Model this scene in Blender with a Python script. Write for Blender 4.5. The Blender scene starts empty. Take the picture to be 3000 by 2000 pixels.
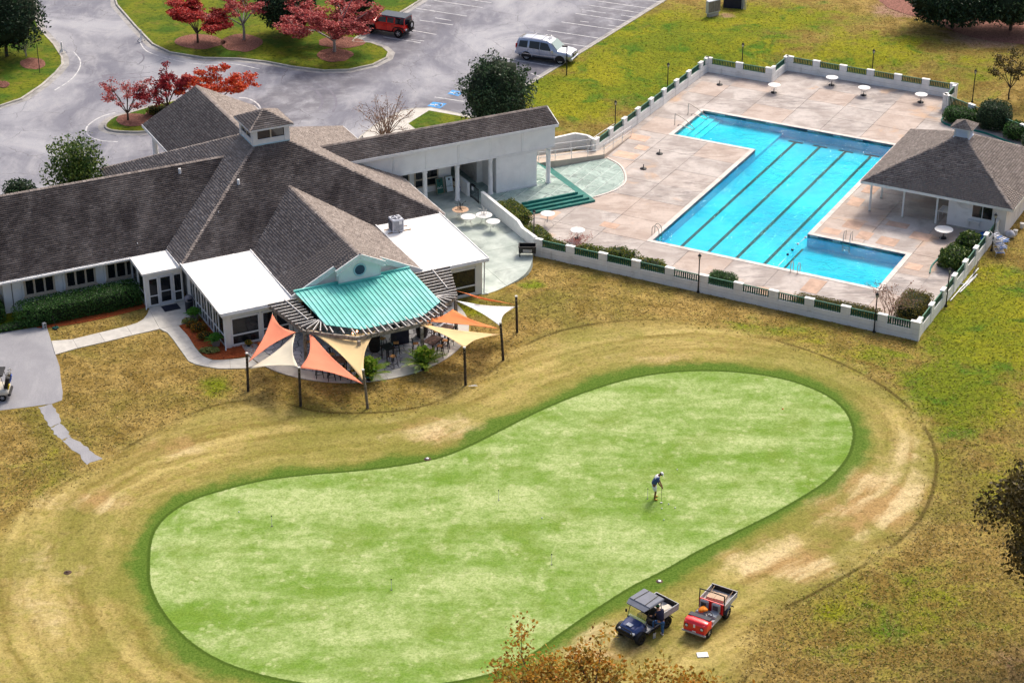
import bpy, bmesh, math, random
import numpy as np
from mathutils import Vector, Matrix, noise as mnoise

random.seed(7); np.random.seed(7)
R = math.radians
scene = bpy.context.scene
COL = scene.collection

# ---------------------------------------------------------------- camera
CAM_H, FPX, PITCH = 59.0, 5900.0, R(27.3)        # photo is 3000 x 2000 px
cam_d = bpy.data.cameras.new('camera')
cam_d.sensor_width = 36.0
cam_d.lens = FPX / 3000.0 * 36.0
cam_d.clip_start = 1.0
cam_d.clip_end = 6000.0
cam = bpy.data.objects.new('camera', cam_d)
COL.objects.link(cam)
cam.location = (0, 0, CAM_H)
cam.rotation_euler = (math.pi / 2 - PITCH, 0, 0)
scene.camera = cam

# ---------------------------------------------------------------- sky, sun, exposure
SUN_AZ = R(28.0)        # measured from +y (away from the camera) towards +x
SUN_EL = R(48.0)
world = bpy.data.worlds.new('World')
scene.world = world
world.use_nodes = True
wn = world.node_tree
wn.nodes.clear()
w_out = wn.nodes.new('ShaderNodeOutputWorld')
w_bg = wn.nodes.new('ShaderNodeBackground')
w_sky = wn.nodes.new('ShaderNodeTexSky')
w_sky.sky_type = 'NISHITA'
w_sky.sun_disc = False
w_sky.sun_elevation = SUN_EL
w_sky.sun_rotation = SUN_AZ
w_sky.air_density = 1.0
w_sky.dust_density = 7.0
w_sky.ozone_density = 1.0
w_bg.inputs['Strength'].default_value = 0.13
wn.links.new(w_sky.outputs['Color'], w_bg.inputs['Color'])
wn.links.new(w_bg.outputs['Background'], w_out.inputs['Surface'])

sun_d = bpy.data.lights.new('sun', 'SUN')
sun_d.energy = 1.5
sun_d.angle = R(10.0)
sun_d.color = (1.0, 0.93, 0.82)
sun = bpy.data.objects.new('sun', sun_d)
COL.objects.link(sun)
sun_dir = Vector((math.sin(SUN_AZ) * math.cos(SUN_EL), math.cos(SUN_AZ) * math.cos(SUN_EL), math.sin(SUN_EL)))
sun.rotation_euler = sun_dir.to_track_quat('Z', 'Y').to_euler()
sun.location = (0, 120, 90)

vs = scene.view_settings
vs.view_transform = 'Standard'
vs.look = 'None'
vs.gamma = 1.0
vs.exposure = 0.60
vs.use_curve_mapping = False
scene.cycles.max_bounces = 6
scene.cycles.transparent_max_bounces = 12
scene.cycles.use_denoising = True

# ---------------------------------------------------------------- pixel -> place
_c, _s = math.cos(PITCH), math.sin(PITCH)
def pw(x, y, z=0.0):
    """ground point (at height z) that the photo shows at pixel x, y"""
    dx, dv = (x - 1500.0) / FPX, -(y - 1000.0) / FPX
    d = (dx, _c + dv * _s, -_s + dv * _c)
    t = (CAM_H - z) / -d[2]
    return Vector((d[0] * t, d[1] * t, z))

# clubhouse frame: local x along the eaves, local y away from the lawn
BA = R(26.5)
BO = pw(664, 1022, 0)
BM = Matrix.Translation(BO) @ Matrix.Rotation(BA, 4, 'Z')
def bw(u, y, z=0.0): return BM @ Vector((u, y, z))
BMI = BM.inverted()
# pool frame: local x across the lanes, local y along them
ZD = -0.6
PA = R(-28.0)
PO = pw(1912, 704, ZD)
PM = Matrix.Translation(PO) @ Matrix.Rotation(PA, 4, 'Z')
PMI = PM.inverted()
def pl(x, y, z=0.0): return PM @ Vector((x, y, z))     # z above the pool deck

DECK = [(-6.3, -6.1), (21.35, -6.1), (21.35, 26.0), (21.0, 31.5), (12.6, 34.2), (10.4, 35.4), (10.4, 38.1), (-4.6, 38.1),
        (-4.6, 34.6), (-10.6, 34.6), (-10.9, 12.4)]
for p in ((31.0, 21.0), (31.0, 17.0), (24.6, 16.0), (24.6, 5.2)):
    q = PMI @ bw(*p); DECK.append((q.x, q.y))
DECK_W = [(pl(*p).x, pl(*p).y) for p in DECK]

def poly_sd(pts, poly):
    """signed distance (negative inside) of an (n,2) array to a polygon"""
    P = np.asarray(poly, float)
    x, y = pts[:, 0], pts[:, 1]
    best = np.full(len(pts), 1e18)
    inside = np.zeros(len(pts), bool)
    for i in range(len(P)):
        ax, ay = P[i]; bx, by = P[(i + 1) % len(P)]
        ex, ey = bx - ax, by - ay
        L = ex * ex + ey * ey + 1e-12
        t = np.clip(((x - ax) * ex + (y - ay) * ey) / L, 0, 1)
        best = np.minimum(best, (x - ax - t * ex) ** 2 + (y - ay - t * ey) ** 2)
        cond = ((ay > y) != (by > y)) & (x < ex * (y - ay) / (ey if abs(ey) > 1e-12 else 1e-12) + ax)
        inside ^= cond
    d = np.sqrt(best)
    return np.where(inside, -d, d)

def hgn(pts):
    d = poly_sd(pts, DECK_W)
    t = np.clip(1 - np.maximum(d - 0.3, 0) / 7.0, 0, 1)
    t = t * t * (3 - 2 * t)
    return -0.62 * t
def hg(x, y): return float(hgn(np.array([[x, y]]))[0])
def gp(x, y):
    """photo pixel -> point on the lawn, whose height varies"""
    z = 0.0
    for _ in range(5):
        p = pw(x, y, z); z = hg(p.x, p.y)
    return pw(x, y, z)

def smooth_closed(pts, n=8):
    out = []
    N = len(pts)
    for i in range(N):
        p0, p1, p2, p3 = (np.array(pts[(i + k) % N], float) for k in (-1, 0, 1, 2))
        for k in range(n):
            t = k / n
            out.append(tuple(0.5 * ((2 * p1) + (-p0 + p2) * t + (2 * p0 - 5 * p1 + 4 * p2 - p3) * t * t + (-p0 + 3 * p1 - 3 * p2 + p3) * t ** 3)))
    return out
def smooth_open(pts, n=6):
    P = [np.array(p, float) for p in pts]
    P = [2 * P[0] - P[1]] + P + [2 * P[-1] - P[-2]]
    out = []
    for i in range(1, len(P) - 2):
        p0, p1, p2, p3 = P[i - 1], P[i], P[i + 1], P[i + 2]
        for k in range(n):
            t = k / n
            out.append(tuple(0.5 * ((2 * p1) + (-p0 + p2) * t + (2 * p0 - 5 * p1 + 4 * p2 - p3) * t * t + (-p0 + 3 * p1 - 3 * p2 + p3) * t ** 3)))
    out.append(tuple(P[-2]))
    return out

# ---------------------------------------------------------------- materials
MATS = {}
def _new(name):
    m = bpy.data.materials.new(name); m.use_nodes = True
    nt = m.node_tree; nt.nodes.clear()
    out = nt.nodes.new('ShaderNodeOutputMaterial')
    b = nt.nodes.new('ShaderNodeBsdfPrincipled')
    nt.links.new(b.outputs[0], out.inputs[0])
    MATS[name] = m
    return m, nt, b, out
def nd(nt, t, **kw):
    n = nt.nodes.new(t)
    for k, v in kw.items():
        if hasattr(n, k): setattr(n, k, v)
        else: n.inputs[k].default_value = v
    return n
def c4(c): return (c[0], c[1], c[2], 1.0)
def mixc(nt, fac, a, b, blend='MIX'):
    n = nt.nodes.new('ShaderNodeMix'); n.data_type = 'RGBA'; n.blend_type = blend
    for sock, v in ((n.inputs[0], fac), (n.inputs[6], a), (n.inputs[7], b)):
        if hasattr(v, 'is_linked') or hasattr(v, 'links'): nt.links.new(v, sock)
        else: sock.default_value = c4(v) if isinstance(v, (tuple, list)) else v
    return n.outputs[2]
def ramp(nt, src, lo, hi):
    n = nt.nodes.new('ShaderNodeMapRange'); n.inputs[1].default_value = lo; n.inputs[2].default_value = hi
    n.interpolation_type = 'SMOOTHSTEP'
    nt.links.new(src, n.inputs[0]); return n.outputs[0]
def fmath(nt, op, a, b=0.0, clamp=False):
    n = nt.nodes.new('ShaderNodeMath'); n.operation = op; n.use_clamp = clamp
    for sock, v in ((n.inputs[0], a), (n.inputs[1], b)):
        if hasattr(v, 'links'): nt.links.new(v, sock)
        else: sock.default_value = v
    return n.outputs[0]
def noise_fac(nt, vec, scale, detail=4, rough=0.6, dist=0.0, stretch=None):
    if stretch:
        mp = nt.nodes.new('ShaderNodeMapping'); mp.inputs['Scale'].default_value = stretch[0]
        mp.inputs['Rotation'].default_value = stretch[1] if len(stretch) > 1 else (0, 0, 0)
        nt.links.new(vec, mp.inputs[0]); vec = mp.outputs[0]
    n = nd(nt, 'ShaderNodeTexNoise', Scale=scale, Detail=detail, Roughness=rough, Distortion=dist)
    nt.links.new(vec, n.inputs['Vector']); return n.outputs['Fac']
def M(name, col, rough=0.75, var=0.15, scale=3.0, col2=None, bump=0.0, bscale=30.0, metal=0.0, spec=0.3, stain=None, stain_scale=0.5, stain_rng=(0.5, 0.75), obj_var=0.0, coat=0.0):
    m, nt, b, out = _new(name)
    tc = nt.nodes.new('ShaderNodeTexCoord'); vec = tc.outputs['Object']
    lo = tuple(max(0, c * (1 - var)) for c in col); hi = tuple(c * (1 + var) for c in (col2 or col))
    f = ramp(nt, noise_fac(nt, vec, scale), 0.3, 0.7)
    c = mixc(nt, f, lo, hi)
    if stain:
        c = mixc(nt, ramp(nt, noise_fac(nt, vec, stain_scale, 6, 0.65, 0.6), *stain_rng), c, stain)
    if obj_var:
        oi = nt.nodes.new('ShaderNodeObjectInfo')
        v = nt.nodes.new('ShaderNodeMapRange'); v.inputs[3].default_value = 1 - obj_var; v.inputs[4].default_value = 1 + obj_var
        nt.links.new(oi.outputs['Random'], v.inputs[0])
        hs = nt.nodes.new('ShaderNodeHueSaturation'); nt.links.new(v.outputs[0], hs.inputs['Value']); nt.links.new(c, hs.inputs['Color'])
        c = hs.outputs[0]
    nt.links.new(c, b.inputs['Base Color'])
    b.inputs['Roughness'].default_value = rough; b.inputs['Metallic'].default_value = metal
    b.inputs['Specular IOR Level'].default_value = spec
    b.inputs['Coat Weight'].default_value = coat
    b.inputs['Coat Roughness'].default_value = 0.08
    if bump:
        bp = nd(nt, 'ShaderNodeBump', Strength=bump, Distance=0.03)
        nt.links.new(noise_fac(nt, vec, bscale, 3), bp.inputs['Height']); nt.links.new(bp.outputs[0], b.inputs['Normal'])
    return m
def M_leaf(name, cols, rough=0.6, trans=0.25):
    """leaf colours picked per leaf"""
    m, nt, b, out = _new(name)
    g = nt.nodes.new('ShaderNodeNewGeometry')
    cr = nt.nodes.new('ShaderNodeValToRGB')
    cr.color_ramp.interpolation = 'LINEAR'
    els = cr.color_ramp.elements
    while len(els) < len(cols): els.new(0.5)
    for i, c in enumerate(cols):
        els[i].position = i / max(1, len(cols) - 1); els[i].color = c4(c)
    nt.links.new(g.outputs['Random Per Island'], cr.inputs[0])
    nt.links.new(cr.outputs[0], b.inputs['Base Color'])
    b.inputs['Roughness'].default_value = rough; b.inputs['Specular IOR Level'].default_value = 0.25
    tr = nt.nodes.new('ShaderNodeBsdfTranslucent'); nt.links.new(cr.outputs[0], tr.inputs[0])
    mx = nt.nodes.new('ShaderNodeMixShader'); mx.inputs[0].default_value = trans
    nt.links.new(b.outputs[0], mx.inputs[1]); nt.links.new(tr.outputs[0], mx.inputs[2]); nt.links.new(mx.outputs[0], out.inputs[0])
    return m
def M_glass(name, col=(0.012, 0.014, 0.017), rough=0.06):
    m, nt, b, out = _new(name)
    b.inputs['Base Color'].default_value = c4(col); b.inputs['Roughness'].default_value = rough
    b.inputs['Specular IOR Level'].default_value = 0.6
    return m

# ---------------------------------------------------------------- mesh builder
class MB:
    def __init__(s): s.v = []; s.f = []; s.m = []; s.sm = []
    def add(s, vs_, fs, mi=0, T=None, smooth=False):
        o = len(s.v)
        s.v.extend([tuple(T @ Vector(p)) for p in vs_] if T is not None else [tuple(p) for p in vs_])
        s.f.extend([tuple(i + o for i in f) for f in fs]); s.m.extend([mi] * len(fs)); s.sm.extend([smooth] * len(fs))
        return s
    def box(s, x0, x1, y0, y1, z0, z1, mi=0, T=None):
        return s.add([(x0, y0, z0), (x1, y0, z0), (x1, y1, z0), (x0, y1, z0), (x0, y0, z1), (x1, y0, z1), (x1, y1, z1), (x0, y1, z1)],
                     [(0, 3, 2, 1), (4, 5, 6, 7), (0, 1, 5, 4), (1, 2, 6, 5), (2, 3, 7, 6), (3, 0, 4, 7)], mi, T)
    def bbox(s, x0, x1, y0, y1, z0, z1, b=0.02, mi=0, T=None):
        """box with chamfered vertical and top edges"""
        b = min(b, (x1 - x0) * .45, (y1 - y0) * .45, (z1 - z0) * .45)
        def ring(i, z): return [(x0 + i, y0 + b, z), (x0 + b, y0 + i, z), (x1 - b, y0 + i, z), (x1 - i, y0 + b, z), (x1 - i, y1 - b, z), (x1 - b, y1 - i, z), (x0 + b, y1 - i, z), (x0 + i, y1 - b, z)]
        vs_ = ring(0, z0) + ring(0, z1 - b) + [(x0 + b, y0 + b, z1), (x1 - b, y0 + b, z1), (x1 - b, y1 - b, z1), (x0 + b, y1 - b, z1)]
        fs = [(7, 6, 5, 4, 3, 2, 1, 0)] + [(i, (i + 1) % 8, 8 + (i + 1) % 8, 8 + i) for i in range(8)]
        fs += [(16, 17, 18, 19), (9, 10, 17, 16), (11, 12, 18, 17), (13, 14, 19, 18), (15, 8, 16, 19), (8, 9, 16), (10, 11, 17), (12, 13, 18), (14, 15, 19)]
        return s.add(vs_, fs, mi, T)
    def prism(s, poly, z0, z1, mi=0, T=None, bottom=True):
        """poly: list of (x,y) counter-clockwise; z0/z1 numbers"""
        n = len(poly)
        a = sum(poly[i][0] * poly[(i + 1) % n][1] - poly[(i + 1) % n][0] * poly[i][1] for i in range(n))
        if a < 0: poly = list(reversed(poly))
        vs_ = [(p[0], p[1], z0) for p in poly] + [(p[0], p[1], z1) for p in poly]
        fs = [(i, (i + 1) % n, n + (i + 1) % n, n + i) for i in range(n)] + [tuple(range(n, 2 * n))]
        if bottom: fs.append(tuple(reversed(range(n))))
        return s.add(vs_, fs, mi, T)
    def extrude(s, poly3, d, mi=0, T=None):
        """planar 3d polygon swept by vector d"""
        n = len(poly3); d = Vector(d)
        vs_ = [tuple(p) for p in poly3] + [tuple(Vector(p) + d) for p in poly3]
        fs = [tuple(reversed(range(n))), tuple(range(n, 2 * n))] + [(i, (i + 1) % n, n + (i + 1) % n, n + i) for i in range(n)]
        return s.add(vs_, fs, mi, T)
    def tube(s, pts, r, n=6, mi=0, T=None, caps=True, smooth=True):
        pts = [Vector(p) for p in pts]
        rs = r if isinstance(r, (list, tuple)) else [r] * len(pts)
        vs_ = []; fs = []
        up0 = None
        for i, p in enumerate(pts):
            d = (pts[min(i + 1, len(pts) - 1)] - pts[max(i - 1, 0)])
            d = d.normalized() if d.length > 1e-9 else Vector((0, 0, 1))
            if up0 is None:
                up0 = d.orthogonal().normalized()
            up0 = (up0 - d * up0.dot(d))
            up0 = up0.normalized() if up0.length > 1e-6 else d.orthogonal().normalized()
            side = d.cross(up0)
            for k in range(n):
                a = 2 * math.pi * k / n
                vs_.append(p + (up0 * math.cos(a) + side * math.sin(a)) * rs[i])
        for i in range(len(pts) - 1):
            for k in range(n):
                fs.append((i * n + k, i * n + (k + 1) % n, (i + 1) * n + (k + 1) % n, (i + 1) * n + k))
        s.add(vs_, fs, mi, T, smooth)
        if caps:
            o = len(vs_)
            s.add([vs_[k] for k in range(n)], [tuple(reversed(range(n)))], mi, T)
            s.add([vs_[o - n + k] for k in range(n)], [tuple(range(n))], mi, T)
        return s
    def lathe(s, prof, n=16, mi=0, T=None, smooth=True, cap=True):
        """prof: list of (r, z) bottom to top"""
        vs_ = []; fs = []
        for r, z in prof:
            for k in range(n):
                a = 2 * math.pi * k / n; vs_.append((r * math.cos(a), r * math.sin(a), z))
        for i in range(len(prof) - 1):
            for k in range(n): fs.append((i * n + k, i * n + (k + 1) % n, (i + 1) * n + (k + 1) % n, (i + 1) * n + k))
        s.add(vs_, fs, mi, T, smooth)
        if cap:
            o = len(vs_)
            if prof[0][0] > 1e-4: s.add([vs_[k] for k in range(n)], [tuple(reversed(range(n)))], mi, T)
            if prof[-1][0] > 1e-4: s.add([vs_[o - n + k] for k in range(n)], [tuple(range(n))], mi, T)
        return s
    def bar(s, a, b, w, h, mi=0, T=None):
        """rectangular bar between two points, h measured upwards from the axis line's centre"""
        a, b = Vector(a), Vector(b); d = (b - a); L = d.length; d.normalize()
        side = Vector((-d.y, d.x, 0))
        side = side.normalized() if side.length > 1e-6 else Vector((1, 0, 0))
        up = d.cross(side); up = up if up.z >= 0 else -up
        o = []
        for p in (a, b):
            for sx, sz in ((-1, -1), (1, -1), (1, 1), (-1, 1)): o.append(p + side * sx * w / 2 + up * sz * h / 2)
        return s.add(o, [(3, 2, 1, 0), (4, 5, 6, 7), (0, 1, 5, 4), (1, 2, 6, 5), (2, 3, 7, 6), (3, 0, 4, 7)], mi, T)
    def mesh(s, name):
        me = bpy.data.meshes.new(name); me.from_pydata(s.v, [], s.f); me.validate(verbose=False); me.update()
        if len(me.polygons) == len(s.m):
            me.polygons.foreach_set('material_index', s.m); me.polygons.foreach_set('use_smooth', s.sm)
        return me
    def build(s, name, mats, parent=None, T=None):
        me = s.mesh(name)
        for m in (mats if isinstance(mats, (list, tuple)) else [mats]): me.materials.append(MATS[m] if isinstance(m, str) else m)
        return obj(name, me, parent, T)
def obj(name, me, parent=None, T=None):
    o = bpy.data.objects.new(name, me); COL.objects.link(o)
    if parent is not None: o.parent = parent
    if T is not None: o.matrix_basis = T
    return o
def tag(o, label, cat, group=None):
    o['label'] = label; o['category'] = cat
    if group: o['group'] = group
    return o
def thing(name, label, cat, loc=(0, 0, 0), rz=0.0, group=None):
    o = bpy.data.objects.new(name, None); COL.objects.link(o)
    o.empty_display_size = 0.2
    o.location = loc; o.rotation_euler = (0, 0, rz)
    return tag(o, label, cat, group)
def struct(o, kind='structure'): o['kind'] = kind; return o
def dup(root, loc, rz, label=None, group=None, scale=None):
    r = root.copy(); COL.objects.link(r); r.location = loc; r.rotation_euler = (0, 0, rz)
    if scale: r.scale = (scale,) * 3
    if label: r['label'] = label
    if group: r['group'] = group
    for ch in root.children:
        c = ch.copy(); COL.objects.link(c); c.parent = r
        for g in ch.children:
            d = g.copy(); COL.objects.link(d); d.parent = c
    return r
def Tm(x=0, y=0, z=0, rz=0.0, rx=0.0, ry=0.0):
    return Matrix.Translation((x, y, z)) @ Matrix.Rotation(rz, 4, 'Z') @ Matrix.Rotation(ry, 4, 'Y') @ Matrix.Rotation(rx, 4, 'X')
def mesh_np(name, verts, quads, mat, smooth=False):
    """fast mesh from numpy arrays of verts (n,3) and quads (m,4) or tris (m,3)"""
    me = bpy.data.meshes.new(name); k = quads.shape[1]
    me.vertices.add(len(verts)); me.vertices.foreach_set('co', np.ascontiguousarray(verts, dtype=np.float32).ravel())
    me.loops.add(quads.size); me.loops.foreach_set('vertex_index', np.ascontiguousarray(quads, dtype=np.int32).ravel())
    me.polygons.add(len(quads)); me.polygons.foreach_set('loop_start', np.arange(0, quads.size, k, dtype=np.int32))
    me.polygons.foreach_set('loop_total', np.full(len(quads), k, dtype=np.int32))
    if smooth: me.polygons.foreach_set('use_smooth', np.ones(len(quads), bool))
    me.update(calc_edges=True)
    if mat: me.materials.append(MATS[mat] if isinstance(mat, str) else mat)
    return me
def clip_poly(subj, clip):
    """Sutherland-Hodgman: subject polygon by a convex ccw polygon"""
    out = list(subj)
    for i in range(len(clip)):
        ax, ay = clip[i]; bx, by = clip[(i + 1) % len(clip)]
        inp, out = out, []
        if not inp: return []
        def side(p): return (bx - ax) * (p[1] - ay) - (by - ay) * (p[0] - ax)
        for j in range(len(inp)):
            p, q = inp[j], inp[(j + 1) % len(inp)]
            sp, sq = side(p), side(q)
            if sp >= 0: out.append(p)
            if (sp >= 0) != (sq >= 0):
                t = sp / (sp - sq); out.append((p[0] + (q[0] - p[0]) * t, p[1] + (q[1] - p[1]) * t))
    return out
def area(poly): return 0.5 * sum(poly[i][0] * poly[(i + 1) % len(poly)][1] - poly[(i + 1) % len(poly)][0] * poly[i][1] for i in range(len(poly)))
def offset_poly(poly, d):
    """move every edge of a ccw polygon inwards by d (negative = outwards)"""
    n = len(poly); out = []
    for i in range(n):
        p0, p1, p2 = (Vector(poly[(i + k) % n][:2]) for k in (-1, 0, 1))
        e1 = (p1 - p0).normalized(); e2 = (p2 - p1).normalized()
        n1 = Vector((-e1.y, e1.x)); n2 = Vector((-e2.y, e2.x))
        b = (n1 + n2); L = b.length_squared
        out.append(tuple(p1 + b * (2 * d / L))) if L > 0.2 else out.append(tuple(p1 + n1 * d))
    return out

def _mk(kind):
    def outer(*ba):
        def inner(*a, **k):
            m_ = MB(); getattr(m_, kind)(*a, **k); return m_.build(*ba)
        return inner
    return outer
box_, bbox_, tube_, lathe_, bar_ = (_mk(k) for k in ('box', 'bbox', 'tube', 'lathe', 'bar'))
# ================================================================ materials of the setting
M('concrete', (0.50, 0.48, 0.44), 0.85, 0.10, 2.0, bump=0.15, bscale=60, stain=(0.33, 0.31, 0.28), stain_scale=0.7, stain_rng=(0.55, 0.85), obj_var=0.07)
M('kerb_concrete', (0.40, 0.38, 0.34), 0.85, 0.18, 1.5, bump=0.2, bscale=50, stain=(0.2, 0.19, 0.17), stain_scale=0.9, stain_rng=(0.5, 0.8))
M('gutter_concrete', (0.33, 0.32, 0.31), 0.85, 0.2, 1.2, stain=(0.16, 0.15, 0.15), stain_scale=0.8, stain_rng=(0.45, 0.8))
M('joint_dark', (0.13, 0.11, 0.10), 0.95, 0.2, 4)
M('white_paint', (0.74, 0.74, 0.72), 0.6, 0.06, 2.0, stain=(0.55, 0.55, 0.53), stain_scale=0.8, stain_rng=(0.5, 0.9))
M('wall_white', (0.80, 0.80, 0.79), 0.75, 0.04, 1.2, stain=(0.60, 0.61, 0.61), stain_scale=0.6, stain_rng=(0.5, 0.85), bump=0.08, bscale=40)
M('block_white', (0.79, 0.79, 0.77), 0.8, 0.05, 1.6, stain=(0.46, 0.45, 0.42), stain_scale=1.1, stain_rng=(0.55, 0.85), bump=0.15, bscale=40)
M('mulch', (0.34, 0.075, 0.02), 0.95, 0.35, 9, bump=0.8, bscale=26)
M('pine_straw', (0.19, 0.075, 0.05), 0.95, 0.35, 7, col2=(0.25, 0.11, 0.085), bump=0.8, bscale=24)
M_leaf('mulch_chip', [(0.20, 0.035, 0.012), (0.42, 0.085, 0.02), (0.52, 0.13, 0.035), (0.30, 0.06, 0.02)], 0.9, 0.0)
M_leaf('straw_chip', [(0.12, 0.045, 0.03), (0.26, 0.10, 0.07), (0.33, 0.17, 0.13), (0.18, 0.06, 0.045)], 0.9, 0.0)

def mat_asphalt(name, c_lo, c_hi, worn, crack=True):
    m, nt, b, out = _new(name)
    geo = nt.nodes.new('ShaderNodeNewGeometry'); vec = geo.outputs['Position']
    big = ramp(nt, noise_fac(nt, vec, 0.10, 5, 0.62, 0.8), 0.36, 0.66)
    c = mixc(nt, big, c_lo, c_hi)
    mid = ramp(nt, noise_fac(nt, vec, 0.7, 6, 0.7, 0.4, ((1, 0.35, 1), (0, 0, 0.5))), 0.42, 0.72)
    c = mixc(nt, fmath(nt, 'MULTIPLY', mid, 0.45), c, worn)
    # stall bands either side of the aisle keep more binder and oil
    def band(p, q, wdt, side, amt):
        nonlocal c
        P, Q = pw(*p), pw(*q); d = (Q - P).normalized(); n = Vector((-d.y, d.x, 0)) * side
        dot = nt.nodes.new('ShaderNodeVectorMath'); dot.operation = 'DOT_PRODUCT'; dot.inputs[1].default_value = n
        sub = nt.nodes.new('ShaderNodeVectorMath'); sub.operation = 'SUBTRACT'; sub.inputs[1].default_value = P
        nt.links.new(vec, sub.inputs[0]); nt.links.new(sub.outputs[0], dot.inputs[0])
        dist = dot.outputs['Value']
        nz = fmath(nt, 'MULTIPLY', noise_fac(nt, vec, 0.45, 4), 2.4)
        dd = fmath(nt, 'ADD', dist, nz)
        a = ramp(nt, dd, 0.3, 1.2); bb = ramp(nt, dd, wdt + 3.4, wdt + 1.0)
        k = fmath(nt, 'MULTIPLY', fmath(nt, 'MULTIPLY', a, bb), ramp(nt, noise_fac(nt, vec, 0.5, 5, 0.7, 0.5), 0.25, 0.62))
        c = mixc(nt, fmath(nt, 'MULTIPLY', k, amt), c, (0.085, 0.082, 0.105))
    if crack:
        band((1560, 245), (1955, 0), 4.6, 1, 0.75)
        band((1030, 128), (1235, 0), 5.0, -1, 0.75)
        def cracks(sc, w, seed, thr):
            nonlocal c
            mp = nt.nodes.new('ShaderNodeMapping'); mp.inputs['Location'].default_value = (seed, seed * 2, 0); nt.links.new(vec, mp.inputs[0])
            wob = nd(nt, 'ShaderNodeTexNoise', Scale=sc * 2.2, Detail=4.0); nt.links.new(mp.outputs[0], wob.inputs['Vector'])
            ad = nt.nodes.new('ShaderNodeVectorMath'); ad.operation = 'MULTIPLY_ADD'; ad.inputs[1].default_value = (2.2, 2.2, 0)
            nt.links.new(wob.outputs['Color'], ad.inputs[0]); nt.links.new(mp.outputs[0], ad.inputs[2])
            v = nt.nodes.new('ShaderNodeTexVoronoi'); v.feature = 'DISTANCE_TO_EDGE'; v.voronoi_dimensions = '2D'; v.inputs['Scale'].default_value = sc
            nt.links.new(ad.outputs[0], v.inputs['Vector'])
            line = ramp(nt, v.outputs['Distance'], w, w * 0.35)
            msk = ramp(nt, noise_fac(nt, vec, 0.16, 3), thr, thr + 0.12)
            c = mixc(nt, fmath(nt, 'MULTIPLY', fmath(nt, 'MULTIPLY', line, msk), 0.6), c, (0.10, 0.096, 0.11))
        cracks(0.22, 0.010, 3.3, 0.40); cracks(0.6, 0.016, 9.1, 0.50)
    sp = ramp(nt, noise_fac(nt, vec, 14, 2), 0.35, 0.7)
    c = mixc(nt, fmath(nt, 'MULTIPLY', sp, 0.25), c, tuple(x * 0.6 for x in c_lo))
    nt.links.new(c, b.inputs['Base Color']); b.inputs['Roughness'].default_value = 0.8; b.inputs['Specular IOR Level'].default_value = 0.3
    bp = nd(nt, 'ShaderNodeBump', Strength=0.25, Distance=0.02); nt.links.new(noise_fac(nt, vec, 25, 3), bp.inputs['Height']); nt.links.new(bp.outputs[0], b.inputs['Normal'])
    return m
mat_asphalt('asphalt', (0.155, 0.158, 0.198), (0.360, 0.363, 0.395), (0.44, 0.435, 0.45))
mat_asphalt('asphalt_pad', (0.235, 0.235, 0.26), (0.34, 0.34, 0.36), (0.40, 0.395, 0.41), False)

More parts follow.
